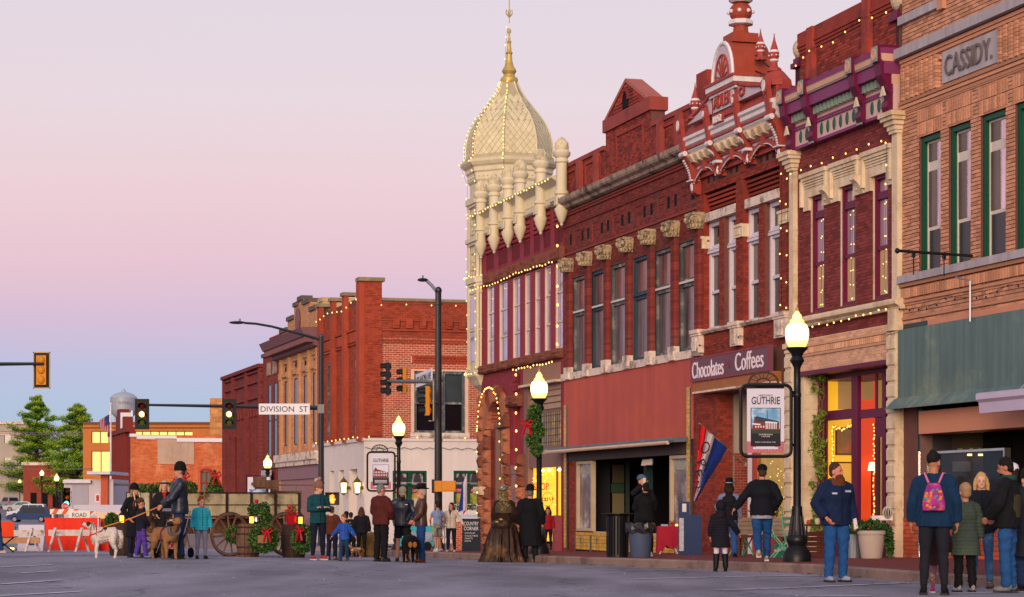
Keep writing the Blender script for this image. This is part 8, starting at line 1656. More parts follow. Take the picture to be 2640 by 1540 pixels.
def person(x,Y,hp,yaw,label,top=('jacket','1c1e26'),bot=('pants','1e2c48'),hair=('short','3a2a1e'),hat=None,shoes='1c1a1c',skin='b8826a',arms=('down','down'),legs='stand',head=(0,0),hs=1.0,wide=1.0,z=None,vox=.015,extra=None,group=None,X=None):
    X=(x-CX)/F*Y;z=float(GZ(X,Y)) if z is None else z;topH={None: 1.78,'beanie': 1.82,'cap': 1.81,'cowboy': 1.87,'bowler': 1.86}.get(hat[0] if hat else None,1.82)
    s=hp*Y/F/topH;t=thing('person',(X,Y,z),label,'person',group,WORLD,math.radians(yaw),s);sd=abs(int(x));sk=M('skin_'+skin,skin,.55,.06,6)
    NK=Matrix.Translation((0,0,1.5));HM=NK @ Matrix.Rotation(math.radians(head[0]),4,'Z') @ Matrix.Rotation(math.radians(head[1]),4,'X') @ Matrix.Scale(hs,4) @ NK.inverted();W_=wide
    sh=Vector((.185*W_,.0,1.42));J=[]
    for i,a in enumerate(arms):
        e,w=(ARM[a] if isinstance(a,str) else a);q=(-1,1)[i];J.append([Vector((q*sh.x*.94,sh.y+.005,sh.z-.035))]+[Vector((q*(p[0]+(W_-1)*.16),p[1],p[2])) for p in (e,w)])
    Lg=[]
    for q in (-1,1):
        k,an={'stand': ((.11,-.01,.5),(.125,.02,.085)),'wide': ((.16,-.02,.5),(.2,.02,.085)),'walk': ((.1,-.15,.51),(.1,-.2,.085)) if q < 0 else ((.09,.0,.49),(.09,.3,.2)),'step': ((.1,-.07,.5),(.11,-.12,.085)) if q < 0 else ((.1,.03,.5),(.11,.14,.1))}[legs];Lg.append([Vector((q*.095,0,.92)),Vector((q*k[0],k[1],k[2])),Vector((q*an[0],an[1],an[2]))])
    b=MB(HM)                                      # body: head, neck, trunk, limbs, hands grown together
    b.ell((0,.005,1.655),(.076,.096,.105),16,10);b.ell((0,-.025,1.585),(.058,.068,.075),14,8);b.ell((0,-.092,1.615),(.016,.024,.028),8,6);b.ell((0,-.07,1.545),(.03,.026,.022),8,6)
    for q in (-1,1): b.ell((q*.079,.01,1.62),(.012,.022,.033),8,6)
    b.T=None;b.tube([(0,.015,1.4),tuple(HM @ Vector((0,.015,1.6)))],[.062,.056],12)
    ringloft(b,[(0,0,.86,.15*W_,.1),(0,0,.98,.155*W_,.1),(0,0,1.1,.13*W_,.09),(0,0,1.3,.165*W_,.11),(0,0,1.42,.14*W_,.09),(0,.01,1.47,.07,.06)])
    fr_=.0105 if vox > .012 else .0092
    for q,(A,E,Wr) in zip((-1,1),J):
        b.ell(A,(.055,.055,.055),10,6);b.tube([A,A.lerp(E,.5),E,E.lerp(Wr,.35),Wr],[.052,.046,.036,.04,.026],10);d=(Wr-E).normalized();a=Vector((0,-1,0)) if abs(d.y) < .7 else Vector((0,0,1));a=(a-d*a.dot(d)).normalized();c=d.cross(a)*q*-1
        if c.x*q > 0: c=-c
        for k in range(4):
            o_=a*(.0285-.019*k);p0=Wr+d*.015+o_*.6;p1=Wr+d*.09+o_;L_=(.068,.078,.072,.055)[k];b.tube([p0,p1,p1+d*L_*.55+c*.016,p1+d*L_*.8+c*.045],[fr_*1.35,fr_*1.1,fr_,fr_*.85],6)
        b.tube([Wr,Wr+d*.05],[.026,.03],8);b.tube([Wr+d*.02+a*.02,Wr+d*.055+a*.045,Wr+d*.095+a*.05+c*.015],[.014,.0125,.0105],6)
    for A,K,An in Lg: b.tube([A,A.lerp(K,.5),K,K.lerp(An,.3),An],[.085,.07,.05,.052,.034],10)
    melt(b,'body',sk,t,vox,seed=sd)
    g=MB(HM);[g.ell((q*.03,-.083,1.635),(.011,.006,.007),8,6) for q in (-1,1)];g.cm=1;[g.ell((q*.031,-.087,1.655),(.018,.006,.005),6,4) for q in (-1,1)];g.cm=2;g.ell((0,-.091,1.576),(.023,.007,.006),8,4)
    hk,hc=hair;hm=M('hair_'+hc,hc,.75,.35,30,bump=.004,bscale=90);g.build('face_features',[M('eye_dark','1a1210',.3),hm,M('lips','8a4038',.6)],t)
    if hk:
        g=MB(HM);g.ell((0,.02,1.685),(.086,.103,.098),16,10)
        if hk == 'short': g.ell((0,.05,1.62),(.078,.065,.075),12,8)
        if hk in ('long','bob'):
            e_=1.38 if hk == 'long' else 1.5;[g.tube([(q*.07,.02,1.68),(q*.092,.015,1.58),(q*.1,.0,e_)],[.035,.036,.02],8) for q in (-1,1)];ringloft(g,[(0,.07,e_,.09,.03),(0,.07,1.55,.09,.04),(0,.05,1.68,.08,.05)],12)
        if hk == 'tail': g.tube([(0,.1,1.69),(0,.17,1.68),(0,.2,1.58),(0,.17,1.46)],[.03,.036,.034,.012],8)
        if hk == 'bun': g.ell((0,.06,1.775),(.028,.028,.03),10,6)
        melt(g,'hair',hm,t,.013,amp=.003,seed=sd,fold=(40,40,8))
    if hat:
        hk2,hc2=hat[0],hat[1];hm2=cloth(hc2);g=MB(HM)
        if hk2 == 'beanie': g.lathe((0,.012,1.655),[(.098,0),(.102,.05),(.098,.09),(.075,.145),(.035,.17),(.01,.175)],18,1,1.1);g.lathe((0,.012,1.65),[(.103,0),(.107,.02),(.105,.055)],18,1,1.1)
        if hk2 == 'cap': g.lathe((0,.012,1.68),[(.093,0),(.095,.04),(.08,.085),(.045,.11),(.01,.12)],16,1,1.12);g.ell((0,-.13,1.69),(.07,.075,.012),12,5)
        if hk2 == 'cowboy':
            i0=None;rr=[g.pts([(math.cos(2*math.pi*j/24)*r,math.sin(2*math.pi*j/24)*r*1.15,1.715+zz+.05*(abs(math.cos(2*math.pi*j/24))**3)*(r > .12)) for j in range(24)]) for r,zz in ((.095,0),(.17,0),(.172,.01),(.095,.012))]
            [[g.face((a+j,a+(j+1) % 24,c+(j+1) % 24,c+j)) for j in range(24)] for a,c in zip(rr,rr[1:]+rr[:1])];g.lathe((0,0,1.715),[(.095,0),(.09,.06),(.08,.13),(.04,.145),(.01,.12)],18,1,1.15)
        if hk2 == 'bowler': g.lathe((0,.01,1.7),[(.14,.02),(.145,0),(.1,0),(.098,.07),(.08,.125),(.04,.15),(.01,.155)],20,1,1.1)
        if hk2 == 'headband': g.lathe((0,.012,1.685),[(.09,0),(.092,.04)],18,1,1.14)
        if hk2 == 'hood': g.ell((0,.03,1.655),(.11,.12,.13),16,10);g.tube([(0,.04,1.42),(0,.04,1.56)],[.12,.1],12)
        q=g.build('hat',hm2,t,smooth='auto')
        if len(hat) > 2: g=MB(HM);g.ell((0,.01,1.86),(.045,)*3,10,6);g.build('pompom',cloth(hat[2]),q) if hk2 == 'beanie' else (g.v.clear(),g.f.clear(),g.mi.clear(),g.lathe((0,0,1.722),[(.099,0),(.098,.02)],18,1,1.15),g.build('hatband',cloth(hat[2]),q))
    kind,col=top[0],top[1];k_=dict(top[2]) if len(top) > 2 else {};lea=k_.get('leather');cm_=cloth(col,.42 if lea else .85,**({'spec': .5} if lea else {}));hem={'jacket': .84,'coat': .5,'tee': .9,'vest': .86,'sweater': .88,'parka': .62,'long': .38}[kind];fat={'tee': .012,'sweater': .02,'vest': .035}.get(kind,.032)+k_.get('fat',0)
    g=MB();fl=.03 if hem < .7 else 0.0
    ringloft(g,[(0,0,hem,(.165+fl*1.6)*W_+fat,.115+fl*1.6+fat),(0,0,hem+.05,(.168+fl)*W_+fat,.117+fl+fat),(0,0,1.02,.158*W_+fat,.108+fat),(0,0,1.15,.148*W_+fat,.104+fat),(0,0,1.28,.172*W_+fat,.12+fat),(0,0,1.37,.16*W_+fat,.105+fat),(0,0,1.425,.12*W_+fat,.085+fat),(0,.008,1.465,.078+fat,.066+fat*.7),(0,.012,1.505,.06+fat*.6,.056+fat*.6)])
    if kind != 'vest' or k_.get('sleeve'):
        g2=g
        if kind == 'vest': g2=MB()
        for A,E,Wr in J:
            g2.ell(A+Vector((0,0,-.004)),((.068 if kind == 'tee' else .062+fat*.8),)*3,12,8);g2.tube([(A.x*.35,A.y,A.z+.045),tuple(A+Vector((0,0,.005)))],[.05+fat,.056+fat*.8],12)
            if kind == 'tee': g2.tube([A,A.lerp(E,.55)],[.066,.064],12)
            else: f_=fat*.75 if kind != 'vest' else .012;g2.tube([A,A.lerp(E,.5),E,E.lerp(Wr,.4),Wr-(Wr-E).normalized()*.01],[.058+f_,.054+f_,.049+f_,.046+f_,.036+f_],12)
        if kind == 'vest': melt(g2,'sleeves',cloth(k_['sleeve']),t,.015,amp=.0025,seed=sd+2)
    tp=melt(g,{'tee': 'shirt','sweater': 'sweater','vest': 'vest','coat': 'coat','long': 'coat','parka': 'parka'}.get(kind,'jacket'),cm_,t,max(vox,.013),amp=.002 if k_.get('quilt') else .0052,quilt=k_.get('quilt',0),seed=sd)
    if kind in ('jacket','coat','parka','long','vest') and not k_.get('nozip'): g=MB();zs=np.linspace(hem+.03,1.44,7);ys_=[np.interp(z_,[hem,1.02,1.15,1.3,1.42,1.5],[.115+fl+fat,.108+fat,.104+fat,.12+fat,.1+fat,.065+fat]) for z_ in zs];g.tube([(0,-y_-.004,z_) for y_,z_ in zip(ys_,zs)],.006,4);g.build('zip',cloth(k_.get('zip','0e0e12')),tp)
    if k_.get('collar'): g=MB();g.lathe((0,.012,1.46),[(.115,0),(.12,.03),(.1,.07),(.085,.075)],16,1,.95);g.build('collar',cloth(k_['collar']),tp,smooth=True)
    if k_.get('inner'): g=MB();g.plate([(-.05,1.5),(.05,1.5),(.0,1.3)],-.15-fat*.6,-.1);g.build('shirt_front',cloth(k_['inner']),t)
    if k_.get('logo'): g=MB();g.box(.05,.11,-.123-fat,-.11,1.34,1.36);g.build('chest_mark',cloth(k_['logo']),tp)
    if k_.get('bands'): [MB().tube([E.lerp(Wr,.15),E.lerp(Wr,.3)],.074,12).build('sleeve_band',cloth(k_['bands']),tp) for A,E,Wr in J]
    bk_,bc_=bot[0],bot[1];bm=cloth(bc_,.85,**({'col2': bot[2]} if len(bot) > 2 else {}))
    if bk_ in ('pants','shorts','leggings'):
        g=MB();f_={'pants': .022,'shorts': .035,'leggings': .006}[bk_];ringloft(g,[(0,0,.84,.145*W_+f_,.1+f_),(0,0,.92,.15*W_+f_,.105+f_),(0,0,1.03,.135*W_+f_,.09+f_)])
        for A,K,An in Lg:
            if bk_ == 'shorts': g.tube([A,A.lerp(K,.5),A.lerp(K,.88)],[.1,.1,.1],12)
            else: g.tube([A,A.lerp(K,.5),K,K.lerp(An,.4),An-Vector((0,0,.02 if bk_ == 'pants' else -.01))],[.094+f_*.6,.084+f_,.062+f_,.06+f_,(.05+f_) if bk_ == 'pants' else .044],12)
        melt(g,'shorts' if bk_ == 'shorts' else ('leggings' if bk_ == 'leggings' else 'trousers'),bm,t,max(vox,.013),amp=.0062 if bk_ != 'leggings' else .0015,seed=sd+5,fold=(10,10,17))
    for i,(A,K,An) in enumerate(Lg):
        g=MB();up=An.z-.085;T=Matrix.Translation((An.x,An.y,up)) @ (Matrix.Rotation(math.radians(-38),4,'X') if up > .05 else Matrix.Rotation(math.radians((-6,6)[i]),4,'Z'));g.T=T;g.box(-.044,.044,-.17,.07,.0,.03);g.cm=1;g.ell((0,-.06,.05),(.047,.12,.045),12,8);g.ell((0,.02,.08),(.043,.055,.06),10,6);g.build('shoe',[M('sole_'+('pale' if shoes[0] in '9abcdef' else 'dark'),'c8c4c0' if shoes[0] in '9abcdef' else '2a2628',.7),cloth(shoes,.6)],t,smooth='auto')
    if extra: extra(t,HM,J,Lg)
    return t
def add(t,fn,name,mat): m=MB();fn(m);return m.build(name,mat,t,smooth='auto')
# ---- left group
def beard(c,s=1.0,long_=False): return lambda t,HM,J,L: add(t,lambda m: (setattr(m,'T',HM),m.ell((0,-.05,1.555),(.06*s,.055*s,.05*s),12,8),long_ and (m.ell((0,-.085,1.49),(.062,.055,.09),12,8),m.ell((0,-.09,1.43),(.045,.04,.06),10,6))),'beard',M('hair_'+c,c,.8,.4,30,bump=.004,bscale=90))
man1=person(463,45.5,252,-78,'tall man in profile in navy leather jacket, jeans and black beanie, holding the leash',('jacket','161f30',{'leather': 1,'fat': .02,'nozip': 1}),('pants','1a2c48'),('short','3a3030'),('beanie','101012'),arms=('down',((.23,-.14,1.16),(.14,-.32,1.0))),wide=1.15,vox=.011)
def bag_(t,HM,J,L): add(t,lambda m: (m.box(.2,.34,-.12,-.02,.82,1.0),m.tube([(.28,-.07,1.0),(0,-.16,1.3),(-.14,-.02,1.46)],.01,4)),'shoulder_bag',cloth('5a2c1a',.5));add(t,lambda m: [m.tube([(q*.07,-.07,1.6),(q*.075,-.13,1.45),(q*.06,-.16,1.25)],[.018,.016,.008],6) for q in (-1,1)],'blonde_locks',M('hair_c8b090','c8b090',.7,.3,20))
person(347,48,193,40,'woman in black beanie and long black coat with blonde hair and brown shoulder bag',('coat','121218'),('leggings','141a30'),('long','8a6a48'),('beanie','0e0e10'),arms=('pocket','down'),head=(20,0),extra=bag_)
person(424,48.6,206,8,'smiling blonde woman in navy headband and a dark coat over a red top',('coat','17181a',{'inner': 'a01818'}),('leggings','15161c'),('bob','b09468'),('headband','28304a'),arms=('low','pocket'),skin='c89278')
person(364,45.8,152,118,'ponytailed girl in a navy jacket and purple trousers walking beside the black-coated woman',('jacket','151826',{'fat': .01}),('pants','4e3690'),('tail','4a2e20'),arms=('low','low'),legs='step',shoes='7088a8',hs=1.22)
person(519,46.5,157,22,'red-haired girl in a turquoise puffer coat and grey leggings beside the wagon',('jacket','2ea6b8',{'quilt': .075,'fat': .015}),('leggings','77788c'),('short','8a3a20'),skin='c8907c',hs=1.22,head=(15,0),extra=lambda t,HM,J,L: (add(t,lambda m: (setattr(m,'T',HM),m.tube([(-.09,.0,1.7),(-.06,0,1.78),(0,-.01,1.79),(.06,0,1.78),(.09,0,1.7)],.012,6),[m.tube([(q*.05,0,1.78),(q*.09,0,1.86),(q*.05,0,1.92)],[.014,.01,.006],5) for q in (-1,1)]),'antler_headband',M('antler_gold','b08a20',.5,.3,9)),add(t,lambda m: [m.ell(tuple(w+Vector((0,0,-.06))),(.035,.045,.075),10,6) for A,e,w in J],'gloves',cloth('10162a'))))
# toddler in a pushchair
t=local('pushchair',447,46.8,'pushchair with grey mesh hood behind the tan dog','pushchair',math.radians(-20));m=MB();[m.tube([(q*.24,.3,1.0),(q*.24,.05,.55),(q*.22,-.35,.12)],.014,6) for q in (-1,1)];[m.tube([(q*.24,.1,.6),(q*.24,.32,.12)],.014,6) for q in (-1,1)];m.tube([(-.24,.3,1.0),(.24,.3,1.0)],.016,6);m.build('tube_frame',M('tube_grey','8a8c98',.4,metal=.5),t)
m=MB();m.prof([(.1,.95),(.25,.6),(.12,.42),(-.2,.4),(-.2,.45),(.08,.47),(.18,.62),(.06,.95)],-.2,.2);m.build('seat',cloth('23252c'),t);m=MB();m.prof([(.16,.98),(-.06,1.06),(-.12,1.0),(-.05,1.03),(.14,.93)],-.21,.21);m.build('hood',cloth('6a6c7c'),t);[MB().tube([(q*.24-.02,y,.12),(q*.24+.02,y,.12)],.11,14).build('wheel',blackm,t) for q in (-1,1) for y in (-.33,.32)]
p=t.matrix_world @ Vector((0,-.05,.42));q=thing('toddler',p,'toddler tucked under a red and white patterned blanket in the pushchair','person',None,WORLD,math.radians(-5));m=MB();m.ell((0,0,.36),(.09,.09,.1),14,8);m.ell((0,-.085,.34),(.012,.015,.014),6,4);m.tube([(0,0,.1),(0,0,.3)],[.09,.05],10);[m.tube([(s_*.08,0,.22),(s_*.12,-.14,.16)],[.035,.025],6) for s_ in (-1,1)];[m.tube([(s_*.05,0,.06),(s_*.06,-.2,.04),(s_*.06,-.3,-.1)],[.05,.04,.03],6) for s_ in (-1,1)];melt(m,'body',M('skin_c8907c','c8907c'),q,.012)
add(q,lambda m: m.ell((0,.015,.385),(.096,.095,.095),14,8),'hair',M('hair_3a2a1e','3a2a1e',.75,.35,30));add(q,lambda m: [m.ell((s_*.035,-.085,.37),(.01,.006,.01),6,4) for s_ in (-1,1)],'eyes',M('eye_dark','1a1210'));m=MB();ringloft(m,[(.02,-.1,-.22,.2,.14),(0,-.1,0,.2,.16),(0,-.06,.18,.15,.13),(0,-.02,.26,.1,.1)]);melt(m,'blanket',M('blanket_red_white','a01a24',.85,.3,12,col2='e0d8d4'),q,.014,amp=.005)
# ---- middle group
person(820,48,206,28,'woman in bobble hat and dark teal puffer jacket with folded arms, red shoes',('jacket','0f4048',{'quilt': .09}),('leggings','12162a'),('short','8a5a3a'),('beanie','7a5648','a07868'),arms=('cross','cross'),shoes='a8202a',skin='c8947c',head=(38,8),vox=.012)
person(887,47,116,-8,'little boy in a bright blue coat with white sleeve bands walking forward',('jacket','1c4a9c',{'fat': .02,'zip': 'b02030','bands': 'd8dce4'}),('pants','1c3450'),('short','7a4a28'),arms=('out','out'),legs='step',shoes='6a3418',skin='c8907a',hs=1.32,head=(-25,8))
person(856,50.5,138,160,'person in a brown fleece-edged hoodie bending behind the teal jacketed woman',('jacket','5c2e1c',{'collar': 'c8b49c','fat': .03}),('pants','141c30'),('short','5a3424'),arms=('low','fwd'),shoes='8a7a6c',hs=1.05)
person(905,61,116,175,'person seen from behind in a black and yellow floral shirt beyond the boy',('tee','16160f',{'fat': .02}),('pants','16161c'),('short','2c2018'),wide=1.1,extra=lambda t,HM,J,L: add(t,lambda m: [m.ell((random.uniform(-.16,.16),.135,random.uniform(.95,1.4)),(.02,.012,.025),6,4) for _ in range(26)],'printed_flowers',cloth('a89a28')))
person(893,62,118,190,'dark-haired person in a black hat half hidden behind the floral shirt',('jacket','14151a'),('pants','15161c'),('short','1c1614'),('bowler','0e0e10'))
person(932,60.5,130,178,'woman all in black with shoulder-length brown hair walking away by the straw bale',('jacket','131318'),('leggings','101014'),('long','4a2c22'),wide=1.15)
person(982,48,201,140,'grey-haired man in a maroon blouson with his back half turned',('jacket','4c1f1c',{'fat': .02,'nozip': 1}),('pants','111117'),('short','6e6a6c'),arms=('low','low'),head=(-20,5),shoes='3a2e26',wide=1.1,vox=.012)
person(1038,49.3,197,5,'bearded man in camouflage cap, navy anorak and black shorts looking down at his dog',('jacket','141b2c',{'leather': 1,'fat': .015,'logo': 'c8ccd4'}),('shorts','15161c'),('short','1e1814'),('cap','8a8270'),arms=('out','low'),head=(0,28),skin='b07e64',wide=1.12,shoes='3a3a34',extra=beard('1e1814'),vox=.012)
person(1086,48,207,-82,'white-bearded man in profile in black cowboy hat, brown leather jacket and blue jeans',('jacket','4a2c20',{'leather': 1,'nozip': 1,'inner': 'b8b0a8'}),('pants','18386c'),('short','a09890'),('cowboy','0f0f12'),arms=('pocket','low'),shoes='5a2018',skin='c08068',wide=1.08,extra=beard('b8b0a8',.9),vox=.012)
zs2=SWZ
person(1128,62,132,205,'boy in a pale blue T-shirt and grey and lime shorts turning away',('tee','7484a8'),('shorts','6c6670','a0b820'),('short','241a16'),arms=('low','low'),z=SWZ(62),shoes='b8b8c0',hs=1.15,skin='b07858',legs='step')
person(1163,62.5,130,-12,'laughing woman in glasses with dark curls and a cream quilted gilet',('vest','b8ab9c',{'sleeve': 'b8ab9c','quilt': .1,'inner': '3a3438'}),('leggings','12162a'),('long','3c1e18'),arms=('down','out'),z=SWZ(62.5),shoes='a8b0c0',head=(-25,-5),extra=lambda t,HM,J,L: add(t,lambda m: (setattr(m,'T',HM),[m.tube([(q*.034+.026*math.cos(a),-.1,1.632+.02*math.sin(a)) for a in np.linspace(0,6.28,11)],.004,4) for q in (-1,1)]),'glasses',black))
# lady in the bustle dress
def gown(t,HM,J,L):
    m=MB();n=120;prof_=[(.0,.5,.5),(.1,.46,.48),(.22,.43,.46),(.25,.41,.44),(.45,.39,.43),(.65,.35,.4),(.85,.29,.32),(.98,.22,.22),(1.08,.165,.14)];fo=[1+(.1*math.sin(j*.785)+.06*math.sin(j*1.31+1)+.04*math.sin(j*2.1)) for j in range(n)]
    I=[m.pts([(math.cos(2*math.pi*j/n)*a*(1+(fo[j]-1)*(1.15-z_)),.1*(1.08-z_)+math.sin(2*math.pi*j/n)*b*(1+(fo[j]-1)*(1.15-z_)),z_) for j in range(n)]) for z_,a,b in prof_]
    for a,b in zip(I,I[1:]): [m.face((a+j,a+(j+1) % n,b+(j+1) % n,b+j)) for j in range(n)]
    gm=M('bronze_satin','2e1e16',.5,.4,4,streak=1.1,ss=(22,1.2),spec=.2,col2='5e442c');m.build('skirt',gm,t,smooth=True)
    m=MB();m.ell((0,.2,.88),(.25,.2,.17),16,8);m.build('bustle',gm,t,smooth=True);m=MB();[m.ell((q*.05,.36,.99-.03*q),(.05,.03,.025),8,5) for q in (-1,1)];m.build('gold_bow',cloth('a88a30',.4),t)
    m=MB(HM);V,Fc=leaves((0,.09,1.6),(.13,.13,.18),500,.035,3,shell=.4);addnp(m,V,Fc);V,Fc=leaves((-.06,.15,1.4),(.13,.1,.2),420,.035,4,shell=.4);addnp(m,V,Fc);m.build('ringlets',M('ringlet_blonde','8c7a58',.8,.35,12,col2='5a4a34'),t,kind='stuff')
    add(t,lambda m: (setattr(m,'T',HM),m.lathe((0,0,1.73),[(.16,0),(.165,.012),(.09,.02),(.08,.07),(.02,.08)],18,1.2,1),[m.ell((.05*k-.04,-.08+.03*k,1.8),(.035,.035,.03),8,5) for k in range(4)]),'bonnet',M('bonnet_grey_white','4a5650',.8,.9,12,col2='c8c4c0'));m=MB();ringloft(m,[(0,.02,1.16,.22,.17),(0,.02,1.3,.24,.18),(0,.02,1.42,.19,.13),(0,.02,1.5,.1,.09)]);melt(m,'shawl',M('shawl_olive','4c4430',.85,.3,5),t,.015,amp=.005)
person(1300,52,193,160,'lady from behind in brown satin bustle dress with blonde ringlets and trimmed bonnet',('jacket','2a1712',{'nozip': 1,'fat': .01}),(None,'000000'),(None,'8c7a58'),arms=('low','down'),head=(-45,0),extra=gown,shoes='14100e')
person(1367,52,204,176,'man from behind in a long black overcoat and bowler hat with a walking cane',('long','0d0f16',{'nozip': 1,'fat': .025}),('pants','16181e'),('short','6a5a50'),('bowler','0a0a0c'),arms=('down','down'),wide=1.18,vox=.012,extra=lambda t,HM,J,L: add(t,lambda m: m.tube([J[0][2]+Vector((0,0,-.08)),(-.5,-.12,0)],[.012,.009],6),'cane',black))
person(1413,66,106,-8,'little dark-haired girl in a red sweater on the shop step',('sweater','8a1420',{'fat': .01}),('leggings','141014'),('long','2a1814'),hs=1.3,skin='b07c60',z=SWZ(66)+.06,extra=lambda t,HM,J,L: add(t,lambda m: (setattr(m,'T',HM),[m.ell((q*.04,0,1.8),(.035,.015,.025),8,5) for q in (-1,1)]),'hair_bow',cloth('b01828')))
# ---- right of the flag
person(1657,52,212,12,'man in a chequered cap tipping back a white cup behind the rubbish bins',('jacket','101218'),('pants','14151a'),('short','2a2420'),('cap','4a5a74'),arms=('sip','fwd'),head=(20,-12),z=SWZ(52),shoes='c8c8cc',extra=lambda t,HM,J,L: add(t,lambda m: m.tube([J[0][2]+Vector((.03,-.03,.0)),J[0][2]+Vector((.03,-.06,.14))],[.03,.04],12),'paper_cup',whitep))
person(1664,50.2,190,190,'man in hooded black jacket, his back to us, before the man with the cup',('jacket','0d0f14',{'collar': '0b0c10','nozip': 1}),('pants','101116'),('short','14100e'),arms=('cross','cross'),z=SWZ(50.2),shoes='c8c8cc',wide=1.1,vox=.012)
person(1880,47.5,208,172,'woman from behind in black cowboy hat with studded band and dark quilted vest',('vest','15161b',{'sleeve': '6c7894','quilt': .09,'nozip': 1}),('pants','27528c'),('bob','2a1c16'),('cowboy','0d0d10','b0b0b4'),arms=('down','pocket'),z=SWZ(47.5))
person(1965,41.5,253,178,'broad man in black jacket and cap walking away hand in hand with hooded child',('jacket','0f111b',{'nozip': 1,'fat': .015}),('pants','1a4478'),('short','3a2c24'),('cap','0c0e14'),legs='walk',arms=('pocket','out'),wide=1.12,shoes='a89c90',z=SWZ(41.5),vox=.011,extra=lambda t,HM,J,L: add(t,lambda m: ringloft(m,[(0,0,.79,.205,.15),(0,0,.88,.2,.148)]),'shirt_tail',cloth('8a8c9c')))
person(1858,40,183,182,'small child from behind in dark hooded quilted coat, white leggings and black boots',('parka','15141f',{'quilt': .07,'nozip': 1,'fat': .02}),('leggings','c8c0cc'),(None,'2a1c16'),('hood','14131d'),arms=('out','down'),hs=1.25,shoes='101014',extra=lambda t,HM,J,L: [add(t,lambda m: m.tube([K.lerp(An,.1),K.lerp(An,.5),An],[.082,.078,.064],12),'boot',cloth('0c0c10',.5)) for A,K,An in L])
def bd(t,HM,J,L):
    beard('5a2c18',1.12,True)(t,HM,J,L);add(t,lambda m: m.lathe((0,.02,1.42),[(.16,0),(.15,.06),(.1,.11),(.09,.12)],18,1.05,.95),'fleece_collar',M('fleece_brown','5a3420',.95,.4,25,bump=.01,bscale=60));add(t,lambda m: m.lathe((0,.005,1.46),[(.09,0),(.075,.05)],14),'white_tee',cloth('d8d4dc'));add(t,lambda m: (m.box(.06,.15,-.17,-.15,1.33,1.36),),'badge',cloth('9aa4b4'));add(t,lambda m: (m.box(-.16,-.08,-.168,-.15,1.3,1.325),),'name_tape',cloth('b8bcd0'));add(t,lambda m: m.plate([(.24,.78),(.3,.8),(.27,.95),(.22,.93)],-.12,-.1),'folded_paper',whitep)
person(2156,33.7,310,22,'man with a long auburn beard in a navy fleece-collared jacket and blue jeans',('jacket','10203f',{'fat': .025}),('pants','1e4a80'),('short','3e2820'),arms=('pocket','down'),head=(32,0),legs='stand',shoes='8c94a8',skin='c07c68',wide=1.14,vox=.009,extra=bd)
def pack(t,HM,J,L):
    m=MB();ringloft(m,[(0,.19,1.04,.135,.055),(0,.2,1.12,.145,.07),(0,.19,1.25,.12,.06),(0,.18,1.36,.09,.045),(0,.17,1.385,.06,.03)],16);bm=M('backpack_floral','8a2a7a',.7,.5,9,col2='d05a6a',bump=.003);q=melt(m,'backpack',bm,t,.012,amp=.003);add(t,lambda m: [m.tube([(s_*.06,.18,1.38),(s_*.11,.12,1.5),(s_*.13,-.02,1.5),(s_*.16,-.12,1.3),(s_*.17,.0,1.08)],.014,6) for s_ in (-1,1)],'pack_straps',M('strap_pink','c06a90',.7,.3,12))
    add(t,lambda m: [m.ell((random.uniform(-.1,.1),.255,random.uniform(1.08,1.3)),(.02,.008,.02),7,5) for _ in range(14)],'printed_petals',cloth('d07a30'));add(t,lambda m: [m.ell((random.uniform(-.1,.1),.252,random.uniform(1.06,1.3)),(.018,.008,.018),7,5) for _ in range(12)],'printed_leaves',cloth('3a8a9a'))
person(2408,28.8,372,168,'broad man from behind in a teal-blue jacket wearing a small floral pink backpack',('jacket','0e2c4a',{'nozip': 1,'fat': .008}),('leggings','1c1d26'),('bun','14100f'),arms=('down','down'),legs='stand',head=(-25,0),wide=1.1,shoes='14151a',vox=.009,extra=pack,skin='a8745c')
person(2419,29.6,205,175,'small child in floral leggings and a dark brown dress, mostly hidden behind the backpack man',('parka','2c1412',{'nozip': 1}),('leggings','7a4a60','b8a048'),('long','3a2418'),hs=1.3,shoes='b0205a',vox=.012)
person(2488,29.8,275,190,'child from behind in a sage green quilted parka and black trousers',('parka','3e4c42',{'quilt': .06,'nozip': 1,'fat': .03}),('pants','0e0e12'),('short','9a7a58'),arms=('down','fwd'),hs=1.2,shoes='8c8c90',vox=.011)
person(2530,31,302,-8,'blonde young woman facing us in a black jacket and ripped jeans',('jacket','14161e',{'fat': .005}),('leggings','2f5480','5a7a9c'),('long','b8935c'),arms=('fwd','down'),skin='d0a088',shoes='5a4a50',vox=.009)
person(2598,29.6,352,-118,'dark-haired man in black and olive jacket and blue jeans looking down left',('jacket','111216',{'nozip': 1,'collar': '1c4038','fat': .015}),('pants','204a7c'),('short','14100e'),arms=('low','low'),head=(12,14),wide=1.14,shoes='6a6a6c',vox=.009,skin='a8705a',extra=lambda t,HM,J,L: (beard('14100e',.85)(t,HM,J,L),add(t,lambda m: ringloft(m,[(.0,.035,.98,.165,.13),(0,.035,1.28,.19,.14)]),'olive_back_panel',cloth('3a3624'))))
person(2608,32.5,318,-150,'person in a white cap mostly hidden behind the black and olive jacket',('jacket','1c1e26'),('pants','1c2434'),('short','2a1c16'),('cap','c8c4cc'),vox=.014)
person(2648,30.2,320,-60,'person at the right edge in a black knitted hat and dark slate coat',('coat','20242e'),('pants','1c3050'),('short','2a1c16'),('beanie','121216'),vox=.014)
person(-8,60,128,90,'person in a dark coat stepping into view at the left edge',('coat','20283a'),('pants','1c3a68'),('short','3a2a1e'),legs='walk',shoes='b09478',vox=.014)
